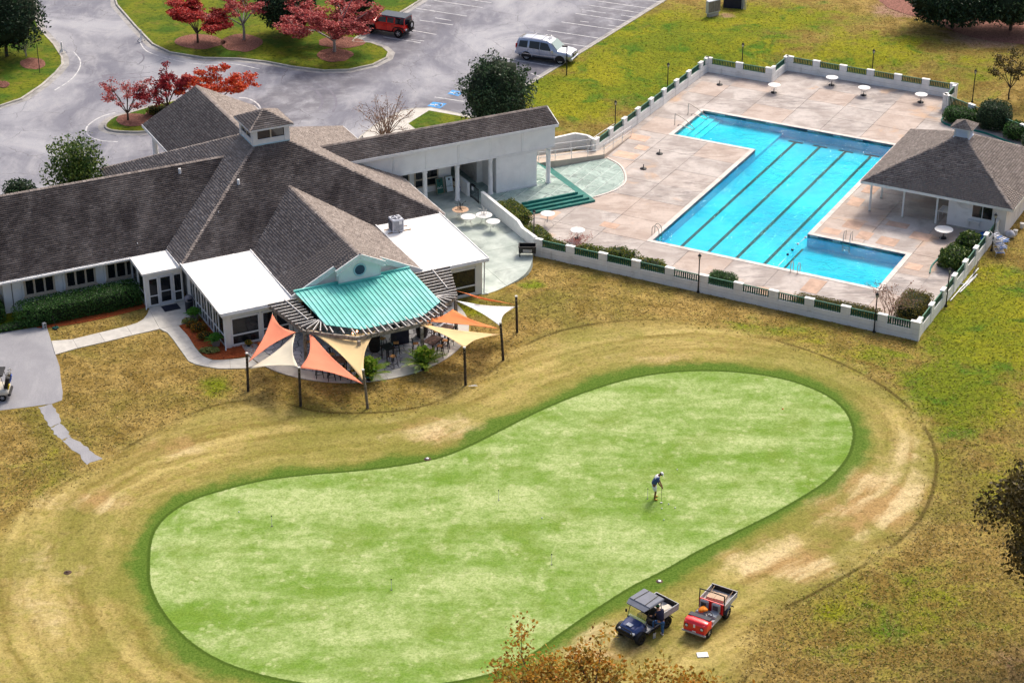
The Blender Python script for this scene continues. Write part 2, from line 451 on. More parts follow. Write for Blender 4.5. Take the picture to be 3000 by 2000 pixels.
# ---------------------------------------------------------------- lawn material (zones are mowing heights: green, collar, apron, rough)
def mat_turf():
    m, nt, b, out = _new('turf')
    geo = nt.nodes.new('ShaderNodeNewGeometry'); vec = geo.outputs['Position']
    def at(n):
        a = nt.nodes.new('ShaderNodeAttribute'); a.attribute_name = n; return a.outputs['Fac']
    sdg, sda, lush, dry, bare = at('sdg'), at('sda'), at('lush'), at('dry'), at('bare')
    mul = lambda a, b_: fmath(nt, 'MULTIPLY', a, b_)
    add = lambda a, b_: fmath(nt, 'ADD', a, b_)
    dev = lambda n, k: mul(fmath(nt, 'SUBTRACT', n, 0.5), k)
    n_big = noise_fac(nt, vec, 0.13, 5, 0.6, 0.5)
    n_mid = noise_fac(nt, vec, 0.55, 5, 0.62, 0.4)
    n_sml = noise_fac(nt, vec, 1.4, 5, 0.68, 0.3)
    n_tuft = noise_fac(nt, vec, 3.2, 4, 0.7, 0.6)
    n_fine = noise_fac(nt, vec, 8.0, 4, 0.75)
    # mowing passes follow the outline of the green
    sx = nt.nodes.new('ShaderNodeSeparateXYZ'); nt.links.new(vec, sx.inputs[0])
    cb = nt.nodes.new('ShaderNodeCombineXYZ'); nt.links.new(add(sdg, dev(n_mid, 1.2)), cb.inputs[0]); nt.links.new(mul(sx.outputs[0], 0.10), cb.inputs[1]); nt.links.new(mul(sx.outputs[1], 0.10), cb.inputs[2])
    n_ring = noise_fac(nt, cb.outputs[0], 0.95, 5, 0.62)
    grain = mixc(nt, ramp(nt, n_fine, 0.30, 0.70), (0.74, 0.73, 0.70), (1.24, 1.24, 1.22))
    # rough
    r = mixc(nt, ramp(nt, n_mid, 0.32, 0.68), (0.180, 0.123, 0.030), (0.350, 0.250, 0.084))
    r = mixc(nt, mul(ramp(nt, n_big, 0.46, 0.66), 0.7), r, (0.150, 0.145, 0.026))
    gmix = ramp(nt, add(lush, dev(n_mid, 1.3)), 0.28, 0.74)
    gcol = mixc(nt, ramp(nt, n_big, 0.40, 0.62), (0.135, 0.170, 0.010), (0.225, 0.225, 0.012))
    gcol = mixc(nt, ramp(nt, noise_fac(nt, vec, 0.33, 4, 0.6, 0.5), 0.50, 0.66), gcol, (0.070, 0.145, 0.010))
    r = mixc(nt, gmix, r, gcol)
    r = mixc(nt, 1.0, r, mixc(nt, ramp(nt, n_tuft, 0.30, 0.62), (0.60, 0.59, 0.57), (1.20, 1.18, 1.14)), 'MULTIPLY')
    r = mixc(nt, 1.0, r, grain, 'MULTIPLY')
    # apron
    ap = mixc(nt, ramp(nt, add(mul(n_ring, 0.75), mul(n_sml, 0.25)), 0.35, 0.65), (0.200, 0.155, 0.040), (0.450, 0.360, 0.140))
    ap = mixc(nt, mul(ramp(nt, n_sml, 0.46, 0.70), 0.75), ap, (0.225, 0.215, 0.040))
    ap = mixc(nt, mul(ramp(nt, n_big, 0.40, 0.62), 0.65), ap, (0.175, 0.178, 0.036))
    ap = mixc(nt, ramp(nt, add(dry, dev(n_mid, 1.4)), 0.40, 1.0), ap, mixc(nt, ramp(nt, n_ring, 0.4, 0.6), (0.340, 0.225, 0.095), (0.540, 0.430, 0.240)))
    ap = mixc(nt, 1.0, ap, mixc(nt, ramp(nt, n_tuft, 0.28, 0.55), (0.66, 0.66, 0.62), (1.08, 1.07, 1.05)), 'MULTIPLY')
    ap = mixc(nt, 1.0, ap, grain, 'MULTIPLY')
    edge = add(sda, dev(n_mid, 2.6))
    soft = add(sda, dev(n_sml, 5.0))
    c = mixc(nt, ramp(nt, soft, -1.6, 1.6), ap, r)
    ln = mul(mul(ramp(nt, sda, -0.16, -0.03), ramp(nt, sda, 0.22, 0.06)), ramp(nt, n_big, 0.40, 0.56))
    c = mixc(nt, mul(ln, 0.75), c, (0.070, 0.050, 0.012))
    # greener band, then the collar ring itself
    c = mixc(nt, mul(ramp(nt, add(sdg, dev(n_mid, 4.0)), 2.8, 0.6), 0.5), c, mixc(nt, ramp(nt, n_fine, 0.3, 0.7), (0.105, 0.130, 0.016), (0.210, 0.225, 0.045)))
    e1 = add(add(sdg, dev(n_sml, 1.3)), dev(noise_fac(nt, vec, 0.16, 4, 0.6, 0.3), 3.6))
    col = mixc(nt, ramp(nt, n_fine, 0.28, 0.72), (0.040, 0.095, 0.007), (0.115, 0.195, 0.026))
    c = mixc(nt, mul(ramp(nt, e1, 1.45, 0.45), 0.94), c, col)
    # bare spots
    c = mixc(nt, ramp(nt, add(bare, dev(n_mid, 0.9)), 0.45, 0.8), c, mixc(nt, ramp(nt, n_tuft, 0.3, 0.62), (0.20, 0.10, 0.065), (0.34, 0.22, 0.15)))
    # putting green: close mown, patchy colour, faint diagonal passes
    st1 = noise_fac(nt, vec, 0.42, 4, 0.6, 0.2, ((0.30, 1.3, 1), (0, 0, R(-66))))
    st2 = noise_fac(nt, vec, 0.42, 4, 0.6, 0.2, ((0.30, 1.3, 1), (0, 0, R(58))))
    ps = add(add(dev(n_mid, 0.8), dev(st1, 1.0)), add(dev(st2, 0.7), add(dev(n_big, 1.0), dev(n_sml, 0.7))))
    g = mixc(nt, ramp(nt, ps, -0.36, 0.44), (0.145, 0.255, 0.036), (0.410, 0.480, 0.215))
    g = mixc(nt, mul(ramp(nt, noise_fac(nt, vec, 0.27, 5, 0.65, 0.4), 0.50, 0.70), 0.6), g, (0.150, 0.230, 0.030))
    g = mixc(nt, mul(ramp(nt, noise_fac(nt, vec, 0.7, 5, 0.7, 0.4), 0.54, 0.76), 0.55), g, (0.490, 0.510, 0.285))
    vo = nt.nodes.new('ShaderNodeTexVoronoi'); vo.voronoi_dimensions = '2D'; vo.inputs['Scale'].default_value = 1.7
    nt.links.new(vec, vo.inputs['Vector'])
    g = mixc(nt, mul(mul(ramp(nt, vo.outputs['Distance'], 0.30, 0.22), ramp(nt, n_mid, 0.52, 0.62)), 0.35), g, (0.54, 0.57, 0.31))
    g = mixc(nt, mul(ramp(nt, n_tuft, 0.42, 0.68), 0.45), g, (0.115, 0.200, 0.016))
    g = mixc(nt, 1.0, g, mixc(nt, ramp(nt, n_fine, 0.30, 0.70), (0.72, 0.75, 0.68), (1.24, 1.22, 1.24)), 'MULTIPLY')
    c = mixc(nt, ramp(nt, add(sdg, dev(n_tuft, 0.16)), 0.03, -0.03), c, g)
    lip = mul(ramp(nt, sdg, -0.02, 0.05), ramp(nt, sdg, 0.26, 0.12))
    c = mixc(nt, mul(lip, 0.6), c, (0.035, 0.065, 0.006))
    nt.links.new(c, b.inputs['Base Color']); b.inputs['Roughness'].default_value = 0.95; b.inputs['Specular IOR Level'].default_value = 0.08
    hgt = add(mul(n_tuft, 0.6), mul(n_fine, 0.4))
    k = add(0.10, add(mul(ramp(nt, edge, -0.7, 0.7), 0.60), mul(ramp(nt, sdg, 0.0, 0.1), 0.22)))
    bp = nd(nt, 'ShaderNodeBump', Distance=0.09); nt.links.new(k, bp.inputs['Strength']); nt.links.new(hgt, bp.inputs['Height']); nt.links.new(bp.outputs[0], b.inputs['Normal'])
mat_turf()

K = 3000 / 2352.0
GREEN_PX = [(345, 1310), (350, 1240), (375, 1195), (430, 1155), (500, 1130), (600, 1105), (700, 1092), (820, 1082), (920, 1070), (1010, 1052), (1080, 1025), (1150, 990), (1250, 940), (1350, 900), (1450, 870), (1550, 855), (1650, 853), (1750, 862), (1830, 880), (1900, 910), (1940, 945), (1957, 985), (1955, 1020), (1940, 1055), (1900, 1100), (1840, 1140), (1770, 1180), (1680, 1225), (1600, 1265), (1520, 1310), (1450, 1345), (1370, 1395), (1290, 1450), (1220, 1500), (1150, 1537), (1050, 1562), (930, 1575), (800, 1577), (670, 1562), (560, 1535), (480, 1500), (420, 1455), (375, 1400), (350, 1350)]
GREEN = [tuple(pw(x * K, y * K)[:2]) for x, y in smooth_closed(GREEN_PX, 5)]
APRON_PX = [(-150, 1350), (40, 1180), (240, 1058), (400, 968), (520, 925), (640, 925), (760, 948), (950, 938), (1090, 880), (1200, 797), (1300, 757), (1420, 738), (1540, 735), (1700, 758), (1850, 800), (2000, 870), (2100, 950), (2150, 1050), (2125, 1170), (2040, 1260), (1900, 1345), (1740, 1440), (1650, 1600), (1000, 1720), (300, 1680), (-150, 1560)]
APRON = [tuple(pw(x * K, y * K)[:2]) for x, y in smooth_closed(APRON_PX, 4)]

LUSH = [(2600, 1800, 520, 260, 0.55), (2250, 960, 420, 60, 0.55), (120, 1420, 220, 120, 0.4), (1000, 1180, 300, 40, 0.3), (2000, 130, 420, 120, 1.0), (1650, 280, 220, 90, 1.0), (1850, 210, 250, 110, 1.0), (1760, 380, 160, 60, 0.45), (2250, 60, 330, 70, 0.8), (2550, 150, 280, 80, 0.75), (2850, 200, 200, 110, 0.55), (2900, 950, 260, 230, 1.0), (2800, 1150, 230, 170, 0.9), (2560, 1040, 240, 90, 0.6), (2950, 1450, 200, 220, 0.5), (2750, 1250, 90, 300, 0.55), (2450, 1780, 150, 80, 0.35), (2700, 1500, 200, 120, 0.3), (1560, 830, 60, 30, 0.6), (200, 1350, 220, 120, 0.35), (630, 1130, 70, 45, 0.75), (1380, 905, 60, 30, 0.8), (100, 100, 400, 300, 0.9), (600, 60, 500, 200, 1.0), (1150, 30, 200, 60, 1.0), (1280, 345, 110, 50, 0.8), (430, 350, 200, 80, 0.6), (0, 940, 150, 60, 0.8), (1000, 1105, 60, 30, 0.5), (2300, 880, 120, 50, 0.2)]
def make_ground():
    x0, x1, y0, y1, st = -62.0, 62.0, 58.0, 205.0, 0.36
    xs = np.concatenate(([-2500, -600, -150], np.arange(x0, x1, st), [150, 600, 2500]))
    ys = np.concatenate(([-1500, -200, 20], np.arange(y0, y1, st), [300, 800, 4500]))
    X, Y = np.meshgrid(xs, ys); pts = np.stack([X.ravel(), Y.ravel()], 1)
    Z = hgn(pts)
    sd_deck = poly_sd(pts, DECK_W)
    Z = np.where(sd_deck < -0.6, -4.0, Z)
    # gentle mounding of the lawn outside the pool
    u = np.sin(pts[:, 0] * 0.11 + 1.0) * np.cos(pts[:, 1] * 0.09) * 0.06
    sdg = poly_sd(pts, GREEN); sda = poly_sd(pts, APRON)
    Z = Z + np.where((sda < 0) & (sdg > 0.2), 0.03 * np.sin(np.clip(sdg, 0, 3) / 3 * np.pi), 0) + 0 * u
    nx, ny = len(xs), len(ys)
    idx = np.arange(nx * ny).reshape(ny, nx)
    q = np.stack([idx[:-1, :-1], idx[:-1, 1:], idx[1:, 1:], idx[1:, :-1]], -1).reshape(-1, 4)
    me = mesh_np('ground', np.column_stack([pts, Z]), q, 'turf', True)
    # photo position of every vertex, to lay out where the grass is greener or drier
    yy = np.maximum(pts[:, 1], 5.0)
    zc = yy * _c + (CAM_H) * _s; yc = yy * _s - (CAM_H) * _c
    px = 1500 + FPX * pts[:, 0] / zc; py = 1000 - FPX * yc / zc
    def blobs(lst):
        a = np.zeros(len(pts))
        for bx, by, rx, ry, v in lst:
            a = np.maximum(a, v * np.exp(-((px - bx) / rx) ** 2 - ((py - by) / ry) ** 2))
        return a
    lush = blobs(LUSH)
    dry = blobs([(1300, 1270, 220, 70, 0.9), (250, 1470, 250, 60, 0.8), (500, 1310, 220, 50, 0.7), (2560, 1460, 260, 150, 1.0), (2300, 1640, 250, 90, 1.0), (1700, 1880, 280, 90, 0.9), (2680, 1200, 80, 150, 0.5), (1900, 1060, 300, 60, 0.5), (100, 1750, 250, 250, 0.6), (2650, 1320, 70, 110, 0.7), (1750, 1010, 300, 50, 0.4)])
    bare = blobs([(2650, 25, 140, 45, 0.9), (2900, 100, 200, 60, 0.9), (2960, 1930, 150, 120, 0.6), (2130, 45, 40, 14, 0.8), (2088, 46, 30, 10, 0.8), (1250, 1322, 30, 10, 0.6), (2475, 940, 300, 14, 0.5), (2740, 930, 40, 60, 0.5)])
    for n, a in (('sdg', sdg), ('sda', sda), ('lush', lush), ('dry', dry), ('bare', bare)):
        at = me.attributes.new(n, 'FLOAT', 'POINT'); at.data.foreach_set('value', a.astype(np.float32))
    return struct(obj('ground', me))
ground = make_ground()

def island_turf():
    """the same lawn for the raised islands, lush and leaf-strewn"""
    m, nt, b, out = _new('island_turf')
    vec = nt.nodes.new('ShaderNodeNewGeometry').outputs['Position']
    c = mixc(nt, ramp(nt, noise_fac(nt, vec, 0.3, 5, 0.6, 0.4), 0.35, 0.62), (0.055, 0.115, 0.010), (0.150, 0.170, 0.012))
    c = mixc(nt, fmath(nt, 'MULTIPLY', ramp(nt, noise_fac(nt, vec, 0.7, 5), 0.52, 0.72), 0.6), c, (0.22, 0.15, 0.04))
    c = mixc(nt, ramp(nt, noise_fac(nt, vec, 3.5, 4, 0.7), 0.55, 0.30), c, (0.035, 0.06, 0.006))
    c = mixc(nt, fmath(nt, 'MULTIPLY', ramp(nt, noise_fac(nt, vec, 9, 2), 0.66, 0.74), 0.6), c, (0.40, 0.22, 0.09))
    nt.links.new(c, b.inputs['Base Color']); b.inputs['Roughness'].default_value = 0.95; b.inputs['Specular IOR Level'].default_value = 0.08
    bp = nd(nt, 'ShaderNodeBump', Strength=0.6, Distance=0.08); nt.links.new(noise_fac(nt, vec, 3.5, 5, 0.7), bp.inputs['Height']); nt.links.new(bp.outputs[0], b.inputs['Normal'])
island_turf()

def sheet(name, poly, z, mat, kind='structure', thick=0.0, parent=None):
    """flat sheet from world (x,y) points; concave allowed"""
    bm = bmesh.new()
    a = area(poly)
    if a < 0: poly = list(reversed(poly))
    vsx = [bm.verts.new((p[0], p[1], z)) for p in poly]
    f = bm.faces.new(vsx)
    if thick:
        r = bmesh.ops.extrude_face_region(bm, geom=[f])
        top = [v for v in r['geom'] if isinstance(v, bmesh.types.BMVert)]
        for v in vsx: v.co.z = z - thick
    bmesh.ops.triangulate(bm, faces=[ff for ff in bm.faces if len(ff.verts) > 4])
    bmesh.ops.recalc_face_normals(bm, faces=bm.faces)
    me = bpy.data.meshes.new(name); bm.to_mesh(me); bm.free()
    me.materials.append(MATS[mat])
    o = obj(name, me, parent)
    if kind and parent is None: struct(o, kind)
    return o
def px_poly(pts, z=0.0, smooth=0): 
    w = [pw(x, y, z) for x, y in pts]
    w = [(p.x, p.y) for p in w]
    return smooth_closed(w, smooth) if smooth else w
def strip(name, path, w, z, mat, z_fn=None, kind='structure', parent=None):
    """ribbon of width w along world points"""
    mb = MB(); P = [Vector((p[0], p[1], 0)) for p in path]; L = []
    for i, p in enumerate(P):
        d = (P[min(i + 1, len(P) - 1)] - P[max(i - 1, 0)]).normalized(); n = Vector((-d.y, d.x, 0))
        for s_ in (-1, 1):
            q = p + n * s_ * w / 2; L.append((q.x, q.y, z_fn(q.x, q.y) + z if z_fn else z))
    mb.add(L, [(2 * i + 1, 2 * i, 2 * i + 2, 2 * i + 3) for i in range(len(P) - 1)])
    o = mb.build(name, mat, parent)
    if kind and parent is None: struct(o, kind)
    return o

# ---------------------------------------------------------------- car park and drive
ZA = 0.012
CARPARK = px_poly([(-500, 700), (-420, -60), (60, -95), (1000, -110), (2130, -110), (1955, 0), (1680, 171), (1545, 254), (1440, 335), (1340, 400), (1080, 470), (800, 520), (400, 560), (150, 640), (-100, 700)], ZA)
car_park = sheet('car_park', CARPARK, ZA, 'asphalt')
def kerb_ring(name, poly, closed=True, w=0.17, h=0.14, gutter=0.5):
    """raised kerb along a ccw loop: w wide, pieces about 3 m long"""
    P = [Vector((p[0], p[1], 0)) for p in poly]; n = len(P)
    mb = MB(); g = MB()
    prev = None
    cnt = n if closed else n - 1
    def frame(i):
        a, b = P[(i - 1) % n if closed else max(i - 1, 0)], P[(i + 1) % n if closed else min(i + 1, n - 1)]
        d = (b - a).normalized(); return Vector((d.y, -d.x, 0))      # outward for ccw
    for i in range(cnt):
        j = (i + 1) % n
        n0, n1 = frame(i), frame(j)
        p, q = P[i], P[j]
        prof = [(0.0, 0.0), (0.0, h), (w * 0.8, h), (w, h * 0.75), (w * 1.1, 0.0)]
        vs_ = [tuple(p + n0 * a + Vector((0, 0, b + ZA - 0.004))) for a, b in prof] + [tuple(q + n1 * a + Vector((0, 0, b + ZA - 0.004))) for a, b in prof]
        k = len(prof)
        mb.add(vs_, [(a, a + 1, k + a + 1, k + a) for a in range(k - 1)])
        if gutter:
            g.add([tuple(p + n0 * (w * 1.05) + Vector((0, 0, ZA + 0.004))), tuple(p + n0 * (w + gutter) + Vector((0, 0, ZA + 0.004))), tuple(q + n1 * (w + gutter) + Vector((0, 0, ZA + 0.004))), tuple(q + n1 * (w * 1.05) + Vector((0, 0, ZA + 0.004)))], [(0, 1, 2, 3)])
    o = struct(mb.build(name, 'kerb_concrete'))
    if gutter:
        go = g.build('gutter', 'gutter_concrete', o)
    return o
def island(px, name_lawn, smooth=3, z=0.11):
    poly = px_poly(px, 0.06, smooth)
    if area(poly) < 0: poly = list(reversed(poly))
    lawn = sheet(name_lawn, poly, z + ZA, 'island_turf')
    kerb_ring('kerb', poly)
    return lawn
island([(-260, 330), (0, 310), (60, 290), (120, 250), (160, 214), (180, 190), (178, 168), (155, 132), (112, 85), (96, 40), (88, 0), (75, -60), (-260, -60)], 'lawn_island', 1)
island([(322, -60), (345, 15), (400, 78), (450, 130), (500, 154), (600, 170), (700, 172), (780, 181), (860, 196), (950, 207), (1020, 205), (1090, 190), (1130, 170), (1136, 155), (1120, 141), (1085, 128), (1030, 124), (1040, 112), (1130, 60), (1180, 32), (1232, 0), (1300, -60)], 'lawn_island', 1)
island([(312, 368), (335, 347), (370, 337), (470, 308), (560, 290), (610, 292), (600, 330), (520, 370), (430, 385), (370, 386), (325, 381)], 'lawn_island', 3)
# planted corner by the accessible bays
walk_far = sheet('pavement', px_poly([(1062, 398), (1110, 362), (1180, 326), (1210, 320), (1262, 318), (1345, 335), (1440, 352), (1440, 420), (1100, 480)], 0.06), 0.10, 'concrete', thick=0.1)
kerb_far = kerb_ring('kerb', list(reversed([tuple(pw(x, y, 0.06)[:2]) for x, y in [(1050, 412), (1062, 398), (1110, 362), (1180, 326), (1210, 320), (1262, 318), (1345, 335), (1440, 352)]])), False, h=0.10, gutter=0)
sheet('lawn_island', px_poly([(1196, 362), (1257, 324), (1345, 340), (1440, 357), (1440, 400), (1225, 384)], 0.10), 0.112, 'island_turf')
# edge of the car park along the lawn
kerb_lawn = kerb_ring('kerb', [tuple(pw(x, y, 0.0)[:2]) for x, y in [(2130, -110), (1955, 0), (1680, 171), (1545, 254), (1440, 335)]][::-1][::-1], False, h=0.05, gutter=0.35)
# sidewalk round the entrance canopy
sheet('pavement', [tuple(bw(u, y)[:2]) for u, y in smooth_closed([(3.0, 28.0), (5.0, 30.2), (9.2, 31.0), (13.5, 30.2), (16.0, 28.2), (18, 26), (18, 24), (2, 24)], 4)], 0.12, 'concrete', thick=0.11)

# painted marks
M('road_paint', (0.62, 0.62, 0.62), 0.8, 0.1, 3.0, stain=(0.36, 0.36, 0.39), stain_scale=2.2, stain_rng=(0.44, 0.62))
M('blue_paint', (0.035, 0.26, 0.62), 0.7, 0.15, 2.0, stain=(0.16, 0.32, 0.5), stain_scale=3, stain_rng=(0.5, 0.7))
M('old_patch', (0.17, 0.165, 0.20), 0.9, 0.15, 2.0)
def pmark(a, b, w=0.11, name='bay_line'):
    return strip(name, [tuple(pw(*a, ZA)[:2]), tuple(pw(*b, ZA)[:2])], w, ZA + 0.005, 'road_paint')
for a, b in [((1471, 170), (1636, 197)), ((1552, 113), (1732, 139)), ((1604, 90), (1764, 114)), ((1645, 65), (1805, 88)), ((1686, 40), (1845, 64)), ((1725, 16), (1880, 39)), ((1745, 3), (1907, 26)), ((1555, 215), (1590, 228)), ((1790, -14), (1945, 8)), ((1704, 29), (1775, 39)), ((1820, 45), (1863, 52)), ((1780, 74), (1820, 80)), ((1700, 63), (1725, 66)),
             ((1123, 109), (1232, 126)), ((1170, 83), (1279, 102)), ((1229, 60), (1327, 74)), ((1275, 53), (1322, 61)), ((1218, 25), (1368, 48)), ((1271, 2), (1414, 23)), ((1241, 14), (1262, 18)), ((1380, 0), (1440, 9)), ((1205, 117), (1243, 121)),
             ((1273, 285), (1361, 298)), ((1336, 254), (1382, 262)), ((1378, 223), (1396, 227)), ((1365, 234), (1392, 239)), ((1470, 168), (1500, 174)), ((1395, 205), (1450, 214))]:
    pmark(a, b)
for pts, w in [([(338, 330), (295, 343), (262, 364), (252, 382), (262, 399), (295, 412), (345, 416)], 0.13), ([(214, 150), (235, 178), (230, 206), (205, 236), (160, 265)], 0.10), ([(408, 122), (430, 150), (480, 168), (560, 186), (660, 192)], 0.10), ([(640, 183), (700, 190), (760, 203)], 0.10), ([(700, 286), (730, 290), (755, 305), (765, 322)], 0.14)]:
    w_ = smooth_open([tuple(pw(x, y, ZA)[:2]) for x, y in pts], 6)
    strip('edge_line', w_, w, ZA + 0.005, 'road_paint')
for pts, w in [([(405, 190), (420, 175), (418, 160), (400, 150)], 0.16), ([(250, 248), (300, 230), (360, 219), (440, 213)], 0.14), ([(255, 258), (310, 240), (380, 229), (445, 224)], 0.14), ([(935, 320), (945, 300), (930, 270), (890, 250)], 0.22), ([(975, 330), (985, 300), (970, 268), (925, 245)], 0.2)]:
    w_ = smooth_open([tuple(pw(x, y, ZA)[:2]) for x, y in pts], 6)
    strip('tyre_mark', w_, w, ZA + 0.003, 'old_patch')
sheet('drive_patch', px_poly([(297, 221), (346, 214), (352, 229), (302, 236)], ZA), ZA + 0.004, 'old_patch')
M('symbol_white', (0.66, 0.68, 0.70), 0.8, 0.1, 3, stain=(0.3, 0.45, 0.62), stain_scale=5, stain_rng=(0.5, 0.7))
for quad in ([(1311, 275), (1325, 264), (1357, 271), (1343, 282)], [(1252, 311), (1268, 299), (1309, 304), (1289, 318)]):
    q = px_poly(quad, ZA); o = sheet('accessible_bay_mark', q, ZA + 0.006, 'blue_paint')
    Q = [Vector((p[0], p[1], 0)) for p in q]; ctr = sum(Q, Vector()) / 4
    ex = (Q[3] - Q[0]) * 0.5 + (Q[2] - Q[1]) * 0.5; ey = ((Q[1] - Q[0]) + (Q[2] - Q[3])) * 0.5
    def S(a, b_): p = ctr + ey * (a - 0.5) * 0.9 + ex * (0.5 - b_) * 0.9; return (p.x, p.y)
    mk = MB()
    def rib(pts, w):
        L = [Vector((*S(*p), 0)) for p in pts]
        for i in range(len(L) - 1):
            d = (L[i + 1] - L[i]).normalized(); n = Vector((-d.y, d.x, 0)) * w / 2; e = d * w * 0.3
            mk.add([(*(L[i] - n - e)[:2], ZA + 0.010), (*(L[i + 1] - n + e)[:2], ZA + 0.010), (*(L[i + 1] + n + e)[:2], ZA + 0.010), (*(L[i] + n - e)[:2], ZA + 0.010)], [(0, 1, 2, 3)])
    rib([(0.45 + 0.24 * math.cos(t), 0.36 + 0.24 * math.sin(t)) for t in [R(a) for a in range(130, 391, 20)]], 0.13)
    rib([(0.42, 0.80), (0.44, 0.48), (0.66, 0.46), (0.76, 0.2), (0.86, 0.22)], 0.14)
    rib([(0.43, 0.64), (0.62, 0.63)], 0.11); rib([(0.40, 0.92), (0.44, 0.92)], 0.2)
    mk.build('wheelchair_symbol', 'symbol_white', o)

# ---------------------------------------------------------------- cart pad, worn path, pavement slabs
CARTPAD = px_poly([(-250, 985), (0, 974), (60, 966), (110, 958), (138, 960), (150, 1000), (163, 1040), (175, 1075), (178, 1110), (184, 1150), (182, 1172), (155, 1182), (100, 1190), (0, 1202), (-250, 1230)])
sheet('cart_pad', CARTPAD, 0.012, 'asphalt_pad')
path_px = [[(113, 1192), (155, 1183), (172, 1215), (178, 1240), (148, 1250), (130, 1225)], [(148, 1252), (178, 1241), (198, 1262), (205, 1278), (185, 1288), (160, 1272)], [(183, 1292), (206, 1279), (240, 1300), (262, 1318), (303, 1342), (255, 1360), (225, 1325)]]
for i, p in enumerate(path_px):
    w = px_poly(p); rw = []
    for k in range(len(w)):
        a, b_ = Vector(w[k]), Vector(w[(k + 1) % len(w)])
        for t in (0, .25, .5, .75): 
            q = a.lerp(b_, t); rw.append((q.x + random.uniform(-.07, .07), q.y + random.uniform(-.07, .07)))
    sheet('worn_path', rw, 0.014, 'asphalt_pad')
PAVED = [CARTPAD] + [px_poly(q) for q in path_px]
walk = struct(thing('pavement', '', '')); del walk['label']; del walk['category']
def slab(px, parent=None, z=0.05, mat='concrete', gap=0.008, name='slab', world=None):
    w = world or px_poly(px, z)
    if area(w) < 0: w = list(reversed(w))
    try: w2 = offset_poly(w, gap)
    except Exception: w2 = w
    mb = MB(); mb.prism(w2, -0.05, z); PAVED.append(w)
    return mb.build(name, mat, parent)
for q in [[(150, 998), (213, 993), (228, 1019), (162, 1038)], [(213, 993), (290, 974), (308, 1001), (228, 1019)], [(290, 974), (370, 955), (388, 981), (308, 1001)],
          [(370, 955), (402, 945), (420, 934), (431, 920), (437, 905), (468, 963), (388, 981)], [(437, 905), (437, 893), (545, 868), (583, 935), (523, 953), (468, 963)],
          [(468, 963), (523, 953), (552, 984), (505, 991), (490, 974)], [(505, 991), (552, 984), (571, 1016), (529, 1025)], [(529, 1025), (571, 1016), (593, 1041), (552, 1057)],
          [(552, 1057), (593, 1041), (606, 1048), (623, 1054), (604, 1073), (575, 1067)], [(604, 1073), (623, 1054), (645, 1054), (673, 1052), (675, 1079), (640, 1079)], [(675, 1079), (673, 1052), (705, 1049), (730, 1044), (760, 1068), (720, 1078)]]:
    slab(q, walk)
def chips(name, poly, n, mat, z, s=(0.05, 0.16), parent=None):
    """loose mulch: small bent slivers lying over a bed"""
    P = np.array(poly); lo, hi = P.min(0), P.max(0); out = []
    while len(out) < n:
        c = np.random.uniform(lo, hi, (n * 2, 2)); c = c[poly_sd(c, poly) < -0.02]; out.extend(c.tolist())
    out = out[:n]; V = []; F = []
    for i, (x, y) in enumerate(out):
        a = random.uniform(0, 6.28); l = random.uniform(*s); w = l * random.uniform(.2, .4); h = random.uniform(0.01, 0.05); t = random.uniform(-.03, .05)
        dx, dy = math.cos(a) * l / 2, math.sin(a) * l / 2; ex, ey = -math.sin(a) * w / 2, math.cos(a) * w / 2
        V += [(x - dx - ex, y - dy - ey, z + h), (x + dx - ex, y + dy - ey, z + h + t), (x + dx + ex, y + dy + ey, z + h + t), (x - dx + ex, y - dy + ey, z + h)]
        F.append((4 * i, 4 * i + 1, 4 * i + 2, 4 * i + 3))
    o = obj(name, mesh_np(name, np.array(V), np.array(F), mat), parent); return struct(o, 'stuff')
def bed(px, mat, chip, n, name='mulch_bed', z=0.02, base=0.0, smooth=3):
    w = px_poly(px, base, smooth); PAVED.append(w)
    s_ = sheet(name, w, base + z, mat); chips('mulch_chips', w, n, chip, base + z, parent=s_); return s_
bed([(524, 951), (549, 984), (574, 1017), (596, 1041), (625, 1053), (673, 1051), (735, 1040), (770, 1010), (800, 985), (770, 960), (700, 995), (660, 1005), (600, 945), (560, 925)], 'mulch', 'mulch_chip', 1500, smooth=2)
bed([(128, 962), (240, 946), (330, 927), (408, 907), (437, 894), (428, 878), (410, 850), (300, 880), (160, 910), (60, 930), (100, 955)], 'mulch', 'mulch_chip', 1500, smooth=2)
for c, rx, ry in [((583, 123), 72, 21), ((707, 127), 62, 25), ((980, 162), 52, 20), ((1000, 125), 70, 16), ((97, 187), 38, 16), ((8, 248), 20, 10), ((390, 352), 52, 18), ((500, 338), 70, 20)]:
    bed([(c[0] + rx * math.cos(t) * random.uniform(.9, 1.1), c[1] + ry * math.sin(t) * random.uniform(.9, 1.1)) for t in [k * math.pi / 7 for k in range(14)]], 'pine_straw', 'straw_chip', 420, 'straw_bed', 0.02, 0.125)
bed([(2560, -60), (2585, 10), (2640, 38), (2720, 60), (2800, 95), (2880, 118), (2990, 130), (3150, 150), (3150, -60)], 'pine_straw', 'straw_chip', 900, 'straw_bed', 0.03, 0.0)

